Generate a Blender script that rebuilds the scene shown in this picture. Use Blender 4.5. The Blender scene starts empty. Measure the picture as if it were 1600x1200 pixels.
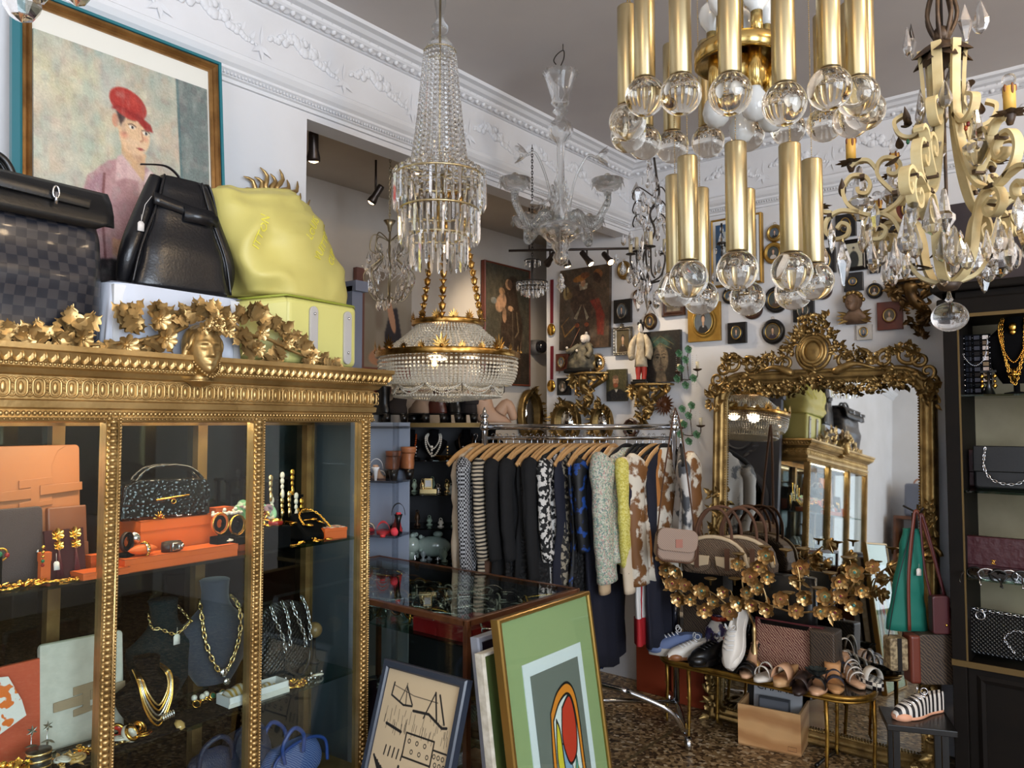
import bpy,math,random
import numpy as np
from mathutils import Vector,Matrix,Euler,noise
V = Vector
PI = math.pi
rnd = random.Random(7)
SC = bpy.context.scene
COL = SC.collection
F_PX,YAW,PITCH = 1200.0,math.radians(39.4),math.radians(2.862)
EYE = V((0,0,1.6))
cam_d = bpy.data.cameras.new('camera')
cam = bpy.data.objects.new('camera',cam_d)
COL.objects.link(cam)
cam.location = EYE
cam.rotation_euler = Euler((PI/2 + PITCH,0,YAW),'XYZ')
cam_d.sensor_width = 36.0
cam_d.lens = 36.0*F_PX/1600.0
cam_d.clip_start = 0.05
SC.camera = cam
FW = V((-math.sin(YAW)*math.cos(PITCH),math.cos(YAW)*math.cos(PITCH),math.sin(PITCH)))
RT = V((math.cos(YAW),math.sin(YAW),0))
UP = RT.cross(FW)
def ray(u,v):
 return FW + RT*((u - 800)/F_PX) + UP*((600 - v)/F_PX)
def at(u,v,Z):
 return EYE + ray(u,v)*Z
def on_y(u,v,y):
 d = ray(u,v);return EYE + d*(y/d.y)
def on_x(u,v,x):
 d = ray(u,v);return EYE + d*(x/d.x)
def on_z(u,v,z):
 d = ray(u,v);return EYE + d*((z - EYE.z)/d.z)
def depth(p):
 return (p - EYE).dot(FW)
SC.view_settings.view_transform = 'Standard'
SC.view_settings.look = 'None'
SC.view_settings.gamma = 1.0
SC.view_settings.use_curve_mapping = False
SC.view_settings.exposure = 0.56
try:
 SC.cycles.use_denoising = True
 SC.cycles.denoiser = 'OPENIMAGEDENOISE'
 SC.cycles.max_bounces = 10
 SC.cycles.diffuse_bounces = 4
 SC.cycles.glossy_bounces = 5
 SC.cycles.transmission_bounces = 10
 SC.cycles.transparent_max_bounces = 24
 SC.cycles.caustics_refractive = False
 SC.cycles.caustics_reflective = False
 SC.cycles.sample_clamp_indirect = 6.0
except Exception:
 pass
world = bpy.data.worlds.new('daylight_sky')
SC.world = world
world.use_nodes = True
wn = world.node_tree
bg = wn.nodes['Background']
bg.inputs[0].default_value = (0.78,0.87,1.0,1)
bg.inputs[1].default_value = 2.2
def area_light(name,loc,rot,sx,sy,power,color):
 l = bpy.data.lights.new(name,'AREA')
 l.shape = 'RECTANGLE';l.size = sx;l.size_y = sy
 l.energy = power;l.color = color
 o = bpy.data.objects.new(name,l);COL.objects.link(o)
 o.location = loc;o.rotation_euler = rot
 return o
area_light('daylight_front_window',(1.0,-2.75,1.75),(PI/2,0,PI),3.4,2.5,70,(0.96,0.97,1.0))
area_light('daylight_right_window',(2.95,-0.3,1.9),(PI/2,0,PI/2),3.0,2.2,150,(0.80,0.89,1.0))
def spot(name,loc,target,power,color,size=1.2,blend=0.6,radius=0.02):
 l = bpy.data.lights.new(name,'SPOT')
 l.energy = power;l.color = color;l.spot_size = size;l.spot_blend = blend;l.shadow_soft_size = radius
 o = bpy.data.objects.new(name,l);COL.objects.link(o)
 o.location = loc
 o.rotation_euler = (V(target) - V(loc)).to_track_quat('-Z','Y').to_euler()
 return o
def lin(c):
 return tuple((x/255/12.92) if x <= 10.3 else ((x/255 + 0.055)/1.055) ** 2.4 for x in c)
def tag(o,label=None,cat=None,group=None,kind=None):
 if label: o['label'] = label
 if cat: o['category'] = cat
 if group: o['group'] = group
 if kind: o['kind'] = kind
 return o
class MB:
 """collects vertices and faces for one mesh"""
 def __init__(s):
  s.v = [];s.f = [];s.s = [];s.m = []
 def add(s,geo,M=None,sm=1,mi=0):
  vs,fs = geo
  b = len(s.v)
  if M is None:
   s.v.extend([tuple(p) for p in vs])
  else:
   s.v.extend([tuple(M @ V(p)) for p in vs])
  for f in fs:
   s.f.append(tuple(i + b for i in f));s.s.append(bool(sm));s.m.append(mi)
  return s
def mesh_of(name,mb,mats):
 me = bpy.data.meshes.new(name)
 me.from_pydata(mb.v,[],mb.f)
 me.polygons.foreach_set('use_smooth',mb.s)
 me.polygons.foreach_set('material_index',mb.m)
 for m in (mats if isinstance(mats,(list,tuple)) else [mats]):
  me.materials.append(m)
 me.update()
 return me
def obj(name,mb,mats,parent=None,bevel=0,sub=0,loc=None,rot=None,solid=0,seg=2):
 me = mb if isinstance(mb,bpy.types.Mesh) else mesh_of(name,mb,mats)
 o = bpy.data.objects.new(name,me)
 COL.objects.link(o)
 if parent is not None: o.parent = parent
 if loc is not None: o.location = loc
 if rot is not None: o.rotation_euler = rot
 if solid:
  m = o.modifiers.new('solid','SOLIDIFY');m.thickness = solid;m.offset = 0
 if bevel:
  m = o.modifiers.new('bevel','BEVEL');m.width = bevel;m.segments = seg;m.limit_method = 'ANGLE';m.angle_limit = 0.6
 if sub:
  m = o.modifiers.new('sub','SUBSURF');m.levels = sub;m.render_levels = sub
 return o
def thing(name,label,cat,loc=(0,0,0),rz=0.0,group=None,rot=None,scale=None):
 o = bpy.data.objects.new(name,None)
 o.empty_display_size = 0.05
 COL.objects.link(o)
 o.location = loc
 o.rotation_euler = rot if rot is not None else (0,0,rz)
 if scale: o.scale = (scale,)*3
 return tag(o,label,cat,group)
def one(name,mb,mats,label,cat,group=None,**k):
 return tag(obj(name,mb,mats,**k),label,cat,group)
def copy_thing(root,loc=None,rz=None,label=None,group=None,scale=None):
 c = root.copy();COL.objects.link(c)
 for ch in list(root.children):
  d = ch.copy();COL.objects.link(d);d.parent = c
  for g in list(ch.children):
   e = g.copy();COL.objects.link(e);e.parent = d
 if loc is not None: c.location = loc
 if rz is not None: c.rotation_euler = (0,0,rz) if not isinstance(rz,tuple) else rz
 if scale is not None: c.scale = (scale,)*3 if not isinstance(scale,tuple) else scale
 if label: c['label'] = label
 if group: c['group'] = group
 return c
def T(x=0,y=0,z=0): return Matrix.Translation((x,y,z))
def RX(a): return Matrix.Rotation(a,4,'X')
def RY(a): return Matrix.Rotation(a,4,'Y')
def RZ(a): return Matrix.Rotation(a,4,'Z')
def S(x,y=None,z=None):
 if y is None: y = z = x
 return Matrix.Diagonal((x,y,z,1))
def look(d,up=V((0,0,1))):
 """rotation taking +Z to d"""
 return V(d).to_track_quat('Z','Y').to_matrix().to_4x4()
def box(sx,sy,sz,c=(0,0,0)):
 x,y,z = sx/2,sy/2,sz/2;a,b,d = c
 v = [(a + i*x,b + j*y,d + k*z) for k in (-1,1) for j in (-1,1) for i in (-1,1)]
 return v,[(0,2,3,1),(4,5,7,6),(0,1,5,4),(2,6,7,3),(0,4,6,2),(1,3,7,5)]
def bx(x0,x1,y0,y1,z0,z1):
 return box(x1 - x0,y1 - y0,z1 - z0,((x0 + x1)/2,(y0 + y1)/2,(z0 + z1)/2))
def lathe(prof,seg=24,wave=None,a0=0,a1=2*PI):
 """prof: list of (r, z); wave(angle, i) -> radius multiplier"""
 full = abs(a1 - a0 - 2*PI) < 1e-6
 n = seg if full else seg + 1
 v = []
 for i,(r,z) in enumerate(prof):
  for k in range(n):
   a = a0 + (a1 - a0)*k/seg
   q = r*(wave(a,i) if wave else 1)
   v.append((q*math.cos(a),q*math.sin(a),z))
 f = []
 for i in range(len(prof) - 1):
  for k in range(seg):
   k2 = (k + 1) % n
   f.append((i*n + k,i*n + k2,(i + 1)*n + k2,(i + 1)*n + k))
 if full:
  if prof[0][0] > 1e-6: f.append(tuple(range(n))[::-1])
  if prof[-1][0] > 1e-6: f.append(tuple((len(prof) - 1)*n + k for k in range(n)))
 return v,f
def cyl(r,h,seg=16,z=0,r2=None):
 return lathe([(r,z),(r if r2 is None else r2,z + h)],seg)
def sph(r,seg=12,ring=8,c=(0,0,0),sc=(1,1,1)):
 v = [(c[0],c[1],c[2] - r*sc[2])]
 for i in range(1,ring):
  t = -PI/2 + PI*i/ring
  for k in range(seg):
   a = 2*PI*k/seg
   v.append((c[0] + r*sc[0]*math.cos(t)*math.cos(a),c[1] + r*sc[1]*math.cos(t)*math.sin(a),c[2] + r*sc[2]*math.sin(t)))
 v.append((c[0],c[1],c[2] + r*sc[2]))
 f = [(0,1 + (k + 1) % seg,1 + k) for k in range(seg)]
 for i in range(ring - 2):
  for k in range(seg):
   a = 1 + i*seg + k;b = 1 + i*seg + (k + 1) % seg
   f.append((a,b,b + seg,a + seg))
 t = len(v) - 1;o = 1 + (ring - 2)*seg
 f += [(o + k,o + (k + 1) % seg,t) for k in range(seg)]
 return v,f
def tube(pts,r,seg=8,closed=False,flat=None,twist=0,up0=None):
 """r: number or list; flat=(a,b) squashes the section: a along the frame normal, b along the binormal"""
 P = [V(p) for p in pts];n = len(P)
 R = r if isinstance(r,(list,tuple)) else [r]*n
 v = [];f = []
 up = V(up0) if up0 is not None else None
 for i in range(n):
  if closed: t = P[(i + 1) % n] - P[i - 1]
  else: t = P[min(i + 1,n - 1)] - P[max(i - 1,0)]
  if t.length < 1e-9: t = V((0,0,1))
  t.normalize()
  if up is None:
   up = V((0,0,1)) if abs(t.z) < 0.9 else V((1,0,0))
  a = up - t*up.dot(t)
  if a.length < 1e-6: a = t.orthogonal()
  a.normalize();b = t.cross(a)
  if up0 is None: up = a
  fa,fb = flat or (1,1)
  for k in range(seg):
   q = 2*PI*k/seg + twist*i + (PI/4 if seg == 4 else 0)
   v.append(tuple(P[i] + a*(R[i]*fa*math.cos(q)) + b*(R[i]*fb*math.sin(q))))
 m = n if closed else n - 1
 for i in range(m):
  for k in range(seg):
   j = (i + 1) % n
   f.append((i*seg + k,i*seg + (k + 1) % seg,j*seg + (k + 1) % seg,j*seg + k))
 if not closed:
  f.append(tuple(range(seg))[::-1]);f.append(tuple((n - 1)*seg + k for k in range(seg)))
 return v,f
def torus(R,r,seg=24,ring=8,sc=(1,1)):
 return tube([(R*sc[0]*math.cos(2*PI*k/seg),R*sc[1]*math.sin(2*PI*k/seg),0) for k in range(seg)],r,ring,closed=True)
def prism(poly,h,z0=0):
 """poly in xy, extruded from z0 by h"""
 n = len(poly)
 v = [(x,y,z0) for x,y in poly] + [(x,y,z0 + h) for x,y in poly]
 f = [tuple(range(n))[::-1],tuple(range(n,2*n))]
 f += [(i,(i + 1) % n,n + (i + 1) % n,n + i) for i in range(n)]
 return v,f
def plate(poly,h,y0=0):
 """poly in xz, extruded along y from y0 by h"""
 v,f = prism(poly,h,y0)
 return [(x,z,y) for x,y,z in v],[t[::-1] for t in f]
def grid(fn,nu,nv):
 v = [tuple(fn(i/nu,j/nv)) for j in range(nv + 1) for i in range(nu + 1)]
 f = [(j*(nu + 1) + i,j*(nu + 1) + i + 1,(j + 1)*(nu + 1) + i + 1,(j + 1)*(nu + 1) + i) for j in range(nv) for i in range(nu)]
 return v,f
def rrect(w,h,r,n=4):
 """rounded rectangle outline centred at 0"""
 p = []
 for cx,cy,a in ((w/2 - r,h/2 - r,0),(-w/2 + r,h/2 - r,PI/2),(-w/2 + r,-h/2 + r,PI),(w/2 - r,-h/2 + r,1.5*PI)):
  for k in range(n + 1):
   q = a + PI/2*k/n
   p.append((cx + r*math.cos(q),cy + r*math.sin(q)))
 return p
def ell(w,h,n=24):
 return [(w/2*math.cos(2*PI*k/n),h/2*math.sin(2*PI*k/n)) for k in range(n)]
def sweep_closed(outline,prof):
 """outline (xz points, ccw) offset by prof (offset outward, y): picture-frame style ring"""
 n = len(outline);v = [];f = []
 cen = V((sum(p[0] for p in outline)/n,sum(p[1] for p in outline)/n))
 nor = []
 for i in range(n):
  a = V(outline[i - 1]);b = V(outline[i]);c = V(outline[(i + 1) % n])
  d1 = (b - a).normalized();d2 = (c - b).normalized()
  n1 = V((d1.y,-d1.x));n2 = V((d2.y,-d2.x))
  m = (n1 + n2);m.normalize();m = m/max(0.3,m.dot(n1))
  nor.append(m)
 for (o,y) in prof:
  for i in range(n):
   p = V(outline[i]) + nor[i]*o
   v.append((p.x,y,p.y))
 for j in range(len(prof) - 1):
  for i in range(n):
   k = (i + 1) % n
   f.append((j*n + i,j*n + k,(j + 1)*n + k,(j + 1)*n + i))
 return v,f
def leaf(L=1.0,W=0.5,lobes=3,curl=0.5,cup=0.25,n=9,sharp=0.35):
 """acanthus-like leaf along +Y, lying near z=0, tip curling up"""
 v = [];f = []
 for i in range(n + 1):
  t = i/n
  w = W/2*(math.sin(PI*min(1,t*0.93 + 0.07)) ** 0.7)*(1 - sharp + sharp*abs(math.sin(PI*lobes*(t*.96 + .04))))*(1.05 - 0.35*t)
  if i == n: w = W*0.01
  y = L*t;z = curl*L*t*t
  for j,s in enumerate((-1,-0.5,0,0.5,1)):
   v.append((w*s,y*(1 - 0.12*abs(s)*(i < n)),z + cup*w*(abs(s)*1.4) + (0.04*L*(1 - t) if j == 2 else 0)))
 for i in range(n):
  for j in range(4):
   a = i*5 + j
   f.append((a,a + 1,a + 6,a + 5))
 return v,f
def flower(r,petals=6,cup=0.35,n=3):
 v = [];f = [];W = r*math.tan(PI/petals)*.66
 for k in range(petals):
  b = len(v);M = RZ(2*PI*k/petals)
  for t,w in ((.05,.3),(.3,.75),(.6,1),(.85,.85),(1,.3)):
   z = cup*r*t*t
   v += [tuple(M @ V((W*w*s,r*t,z + .22*r*abs(s)*w))) for s in (-1,0,1)]
  f += [(b + 3*i + j,b + 3*i + j + 1,b + 3*i + j + 4,b + 3*i + j + 3) for i in range(4) for j in range(2)]
 g = sph(r*0.25,6,4,(0,0,r*0.08));b = len(v)
 v += g[0];f += [tuple(i + b for i in q) for q in g[1]]
 return v,f
def scroll(turns=1.6,r0=0.05,r1=0.008,n=26,dirn=1,a0=0):
 """spiral points in xz"""
 return [((r0 + (r1 - r0)*(k/n) ** 0.8)*math.cos(a0 + dirn*2*PI*turns*k/n),0,
             (r0 + (r1 - r0)*(k/n) ** 0.8)*math.sin(a0 + dirn*2*PI*turns*k/n)) for k in range(n + 1)]
def bez(p,n=12):
 """catmull-rom through points"""
 P = [V(q) for q in p];out = []
 for i in range(len(P) - 1):
  p0 = P[max(i - 1,0)];p1 = P[i];p2 = P[i + 1];p3 = P[min(i + 2,len(P) - 1)]
  for k in range(n):
   t = k/n
   out.append(0.5*((2*p1) + (p2 - p0)*t + (2*p0 - 5*p1 + 4*p2 - p3)*t*t + (3*p1 - p0 - 3*p2 + p3)*t ** 3))
 out.append(P[-1])
 return out
def text_mesh(s,size,depth_=0.002,align='CENTER',spacing=1.0):
 c = bpy.data.curves.new('lettering','FONT');c.body = s;c.size = size;c.extrude = depth_
 c.align_x = align;c.align_y = 'CENTER';c.space_character = spacing;c.resolution_u = 2
 o = bpy.data.objects.new('lettering',c);COL.objects.link(o)
 dg = bpy.context.evaluated_depsgraph_get()
 me = bpy.data.meshes.new_from_object(o.evaluated_get(dg))
 vs = [tuple(q.co) for q in me.vertices];fs = [tuple(p.vertices) for p in me.polygons]
 bpy.data.objects.remove(o);bpy.data.curves.remove(c);bpy.data.meshes.remove(me)
 return vs,fs
def upright(geo):
 """xy shape -> stands in xz facing -y"""
 return [(x,-z,y) for x,y,z in geo[0]],geo[1]
MATS = {}
def mat(name,color,rough=0.5,metal=0.0,spec=0.5,noise_=None,bump=None,color2=None,coat=0,sheen=0,emis=None,estr=0,voro=None):
 """noise_=(scale, detail) mixes color and color2; bump=(scale, strength, distance)"""
 if name in MATS: return MATS[name]
 m = bpy.data.materials.new(name);m.use_nodes = True
 nt = m.node_tree;N = nt.nodes;L = nt.links
 b = N['Principled BSDF']
 b.inputs['Base Color'].default_value = (*lin(color),1)
 b.inputs['Roughness'].default_value = rough
 b.inputs['Metallic'].default_value = metal
 b.inputs['Specular IOR Level'].default_value = spec
 if coat: b.inputs['Coat Weight'].default_value = coat;b.inputs['Coat Roughness'].default_value = 0.08
 if sheen: b.inputs['Sheen Weight'].default_value = sheen
 if emis: b.inputs['Emission Color'].default_value = (*lin(emis),1);b.inputs['Emission Strength'].default_value = estr
 if noise_ or bump:
  tc = N.new('ShaderNodeTexCoord')
 if noise_:
  nz = N.new('ShaderNodeTexNoise');nz.inputs['Scale'].default_value = noise_[0];nz.inputs['Detail'].default_value = noise_[1]
  L.new(tc.outputs['Object'],nz.inputs['Vector'])
  rp = N.new('ShaderNodeValToRGB')
  lo,hi = (noise_[2],noise_[3]) if len(noise_) > 3 else (0.35,0.65)
  rp.color_ramp.elements[0].position = lo;rp.color_ramp.elements[1].position = hi
  rp.color_ramp.elements[0].color = (*lin(color),1);rp.color_ramp.elements[1].color = (*lin(color2),1)
  L.new(nz.outputs['Fac'],rp.inputs['Fac']);L.new(rp.outputs['Color'],b.inputs['Base Color'])
 if bump:
  n2 = N.new('ShaderNodeTexVoronoi' if voro else 'ShaderNodeTexNoise');n2.inputs['Scale'].default_value = bump[0]
  L.new(tc.outputs['Object'],n2.inputs['Vector'])
  bp = N.new('ShaderNodeBump');bp.inputs['Strength'].default_value = bump[1];bp.inputs['Distance'].default_value = bump[2]
  L.new(n2.outputs['Distance' if voro else 'Fac'],bp.inputs['Height']);L.new(bp.outputs['Normal'],b.inputs['Normal'])
 MATS[name] = m
 return m
def crystal(name,tint=(255,255,255),clear=0.12,ior=1.52):
 if name in MATS: return MATS[name]
 m = bpy.data.materials.new(name);m.use_nodes = True
 nt = m.node_tree;N = nt.nodes;L = nt.links
 for n in list(N):
  if n.type != 'OUTPUT_MATERIAL': N.remove(n)
 out = [n for n in N if n.type == 'OUTPUT_MATERIAL'][0]
 g = N.new('ShaderNodeBsdfGlass');g.inputs['Color'].default_value = (*lin(tint),1);g.inputs['Roughness'].default_value = 0.0;g.inputs['IOR'].default_value = ior
 t = N.new('ShaderNodeBsdfTransparent');mx = N.new('ShaderNodeMixShader');mx.inputs[0].default_value = clear
 L.new(g.outputs[0],mx.inputs[1]);L.new(t.outputs[0],mx.inputs[2]);L.new(mx.outputs[0],out.inputs[0])
 MATS[name] = m
 return m
def pane(name,tint=(245,250,248),refl=1.0):
 """thin clear sheet: mirror-like by Fresnel, otherwise see-through"""
 if name in MATS: return MATS[name]
 m = bpy.data.materials.new(name);m.use_nodes = True
 nt = m.node_tree;N = nt.nodes;L = nt.links
 for n in list(N):
  if n.type != 'OUTPUT_MATERIAL': N.remove(n)
 out = [n for n in N if n.type == 'OUTPUT_MATERIAL'][0]
 g = N.new('ShaderNodeBsdfGlossy');g.inputs['Roughness'].default_value = 0.0
 t = N.new('ShaderNodeBsdfTransparent');t.inputs['Color'].default_value = (*lin(tint),1)
 ge = N.new('ShaderNodeNewGeometry');dp = N.new('ShaderNodeVectorMath');dp.operation = 'DOT_PRODUCT'
 L.new(ge.outputs['Incoming'],dp.inputs[0]);L.new(ge.outputs['Normal'],dp.inputs[1]);mx = N.new('ShaderNodeMixShader')
 prev = dp.outputs['Value']   # Schlick: r0 + (1 - r0)(1 - |cos|)^5, the same from both sides
 for op,v in (('ABSOLUTE',0),('MULTIPLY_ADD',-1),('POWER',5),('MULTIPLY_ADD',.96)):
  q = N.new('ShaderNodeMath');q.operation = op;L.new(prev,q.inputs[0]);q.inputs[1].default_value = v
  q.inputs[2].default_value = 1 if v == -1 else .04*refl;prev = q.outputs[0]
 L.new(prev,mx.inputs[0])
 L.new(t.outputs[0],mx.inputs[1]);L.new(g.outputs[0],mx.inputs[2]);L.new(mx.outputs[0],out.inputs[0])
 MATS[name] = m
 return m
def checker(name,c1,c2,scale,rough=0.4,coat=0.0):
 if name in MATS: return MATS[name]
 m = mat(name,c1,rough,coat=coat);nt = m.node_tree
 tc = nt.nodes.new('ShaderNodeTexCoord');mp = nt.nodes.new('ShaderNodeMapping');ck = nt.nodes.new('ShaderNodeTexChecker')
 mp.inputs['Location'].default_value = (0.0013,0.0017,0.0011)
 mp.inputs['Scale'].default_value = scale if isinstance(scale,tuple) else (scale,)*3
 ck.inputs['Scale'].default_value = 1;ck.inputs['Color1'].default_value = (*lin(c1),1);ck.inputs['Color2'].default_value = (*lin(c2),1)
 nt.links.new(tc.outputs['Object'],mp.inputs['Vector']);nt.links.new(mp.outputs[0],ck.inputs['Vector'])
 nt.links.new(ck.outputs['Color'],nt.nodes['Principled BSDF'].inputs['Base Color'])
 return m
def wavy(name,c1,c2,scale,dist=0,direction='Z',rough=0.5,typ='BANDS',lo=0.4,hi=0.6,detail=1.0):
 if name in MATS: return MATS[name]
 m = mat(name,c1,rough);nt = m.node_tree
 tc = nt.nodes.new('ShaderNodeTexCoord');w = nt.nodes.new('ShaderNodeTexWave');rp = nt.nodes.new('ShaderNodeValToRGB')
 w.wave_type = typ;w.bands_direction = direction;w.inputs['Scale'].default_value = scale;w.inputs['Distortion'].default_value = dist;w.inputs['Detail'].default_value = detail
 rp.color_ramp.elements[0].position = lo;rp.color_ramp.elements[1].position = hi
 rp.color_ramp.elements[0].color = (*lin(c1),1);rp.color_ramp.elements[1].color = (*lin(c2),1)
 nt.links.new(tc.outputs['Object'],w.inputs['Vector']);nt.links.new(w.outputs['Fac'],rp.inputs['Fac'])
 nt.links.new(rp.outputs['Color'],nt.nodes['Principled BSDF'].inputs['Base Color'])
 return m
def tweed(name,cols,scale,rough=0.85):
 """woven cloth: voronoi cells coloured from a ramp"""
 if name in MATS: return MATS[name]
 m = mat(name,cols[0],rough);nt = m.node_tree
 tc = nt.nodes.new('ShaderNodeTexCoord');vo = nt.nodes.new('ShaderNodeTexVoronoi');sp = nt.nodes.new('ShaderNodeSeparateColor');rp = nt.nodes.new('ShaderNodeValToRGB')
 vo.inputs['Scale'].default_value = scale
 rp.color_ramp.interpolation = 'CONSTANT'
 while len(rp.color_ramp.elements) < len(cols): rp.color_ramp.elements.new(0.5)
 for i,c in enumerate(cols):
  rp.color_ramp.elements[i].position = i/len(cols);rp.color_ramp.elements[i].color = (*lin(c),1)
 nt.links.new(tc.outputs['Object'],vo.inputs['Vector']);nt.links.new(vo.outputs['Color'],sp.inputs['Color'])
 nt.links.new(sp.outputs[0],rp.inputs['Fac']);nt.links.new(rp.outputs['Color'],nt.nodes['Principled BSDF'].inputs['Base Color'])
 return m
GOLD = mat('antique_gilding',(206,174,118),0.38,0.85,noise_=(9,5,0.3,0.75),color2=(148,118,70),bump=(60,0.25,0.004))
GOLD_D = mat('dark_old_gilding',(170,140,86),0.40,0.8,noise_=(14,5,0.3,0.7),color2=(98,76,42),bump=(70,0.3,0.004))
BRASS = mat('polished_brass',(212,184,116),0.22,1.0,noise_=(5,4,0.35,0.8),color2=(190,158,96))
BRONZE = mat('brown_bronze',(84,62,42),0.42,0.7,noise_=(20,3),color2=(46,34,26))
JEWEL = mat('shiny_gold',(230,178,84),0.18,1.0)
SILVER = mat('silver_metal',(200,200,204),0.18,1.0)
CHROME = mat('chrome',(196,198,202),0.12,1.0)
BLACK = mat('black_lacquer',(16,15,15),0.3)
BLACKM = mat('black_velvet',(9,9,11),0.9,spec=0.1)
WHITE = mat('white_paint',(226,226,226),0.7)
WALL = mat('wall_paint',(222,222,224),0.85,noise_=(3,4),color2=(214,213,214),bump=(25,0.06,0.01))
CEIL = mat('ceiling_paint',(204,197,192),0.9,noise_=(2,3),color2=(196,189,186))
PLASTER = mat('moulding_plaster',(222,223,226),0.75)
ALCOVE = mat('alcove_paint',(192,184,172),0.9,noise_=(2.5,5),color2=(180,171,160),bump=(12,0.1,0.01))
GLASSP = pane('thin_glass')
XTAL = crystal('cut_crystal')
PEARL = mat('pearl',(226,218,204),0.25,coat=0.4)
WOODD = mat('dark_wood',(52,30,20),0.35,noise_=(8,6),color2=(34,19,13))
WOODM = mat('brown_wood',(104,62,34),0.35,noise_=(10,6),color2=(74,42,24))
LEATHER = mat('black_leather',(14,14,15),0.32,bump=(180,0.15,0.002))
class Cv:
 """paint a picture into a (ny, nx, 3) array, u to the right and v downwards, both 0..1"""
 def __init__(s,nx,ny,c):
  s.nx,s.ny = nx,ny
  s.a = np.zeros((ny,nx,3));s.a[:] = c
  s.U,s.Vv = np.meshgrid(np.linspace(0,1,nx),np.linspace(0,1,ny))
  s.rs = np.random.RandomState(nx*31 + ny)
 def mix(s,m,c):
  s.a = s.a*(1 - m[...,None]) + np.array(c,float)*m[...,None];return s
 def ell(s,cx,cy,rx,ry,c,rot=0,soft=0.15,al=1.0):
  dx = s.U - cx;dy = (s.Vv - cy)
  ca,sa = math.cos(rot),math.sin(rot);k = s.ny/s.nx
  X = (dx*ca + dy*k*sa)/rx;Y = (-dx*sa + dy*k*ca)/(ry*k)
  d = np.sqrt(X*X + Y*Y)
  return s.mix(np.clip((1 - d)/soft,0,1)*al,c)
 def poly(s,pts,c,al=1.0,blur=0):
  m = np.zeros((s.ny,s.nx),bool);n = len(pts)
  for i in range(n):
   x0,y0 = pts[i];x1,y1 = pts[(i + 1) % n]
   if y0 == y1: continue
   c_ = ((y0 > s.Vv) != (y1 > s.Vv)) & (s.U < (x1 - x0)*(s.Vv - y0)/(y1 - y0) + x0)
   m ^= c_
  m = m.astype(float)
  for _ in range(blur):
   m = (m + np.roll(m,1,0) + np.roll(m,-1,0) + np.roll(m,1,1) + np.roll(m,-1,1))/5
  return s.mix(m*al,c)
 def line(s,pts,w,c,al=1.0):
  d = np.full((s.ny,s.nx),9.0);k = s.ny/s.nx
  for i in range(len(pts) - 1):
   x0,y0 = pts[i];x1,y1 = pts[i + 1]
   vx,vy = x1 - x0,(y1 - y0)*k;L2 = vx*vx + vy*vy + 1e-9
   t = np.clip(((s.U - x0)*vx + (s.Vv - y0)*k*vy)/L2,0,1)
   d = np.minimum(d,np.hypot(s.U - x0 - t*vx,(s.Vv - y0)*k - t*vy))
  return s.mix(np.clip((w - d)*s.nx*0.9 + 0.5,0,1)*al,c)
 def cloud(s,cols,n=6,al=0.5):
  """soft blotches"""
  for c in cols:
   g = s.rs.rand(n + 3,n + 3)
   x = s.U*n;y = s.Vv*n;xi = x.astype(int);yi = y.astype(int);fx = x - xi;fy = y - yi
   fx = fx*fx*(3 - 2*fx);fy = fy*fy*(3 - 2*fy)
   q = (g[yi,xi]*(1 - fx) + g[yi,xi + 1]*fx)*(1 - fy) + (g[yi + 1,xi]*(1 - fx) + g[yi + 1,xi + 1]*fx)*fy
   s.mix(np.clip((q - 0.55)*3,0,1)*al,c)
  return s
 def patina(s,al=.22):
  return s.cloud([tuple(s.a.mean((0,1))*.45),tuple(np.minimum(s.a.mean((0,1))*1.7,235))]*2,30,al).cloud([tuple(s.a.mean((0,1))*.6)],12,al)
 def grain(s,amp=6):
  s.a = np.clip(s.a + s.rs.randn(s.ny,s.nx,1)*amp,0,255);return s
PAINT = bpy.data.materials.new('oil_paint');PAINT.use_nodes = True
_a = PAINT.node_tree.nodes.new('ShaderNodeVertexColor');_a.layer_name = 'paint'
PAINT.node_tree.links.new(_a.outputs[0],PAINT.node_tree.nodes['Principled BSDF'].inputs['Base Color'])
PAINT.node_tree.nodes['Principled BSDF'].inputs['Roughness'].default_value = 0.45
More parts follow.
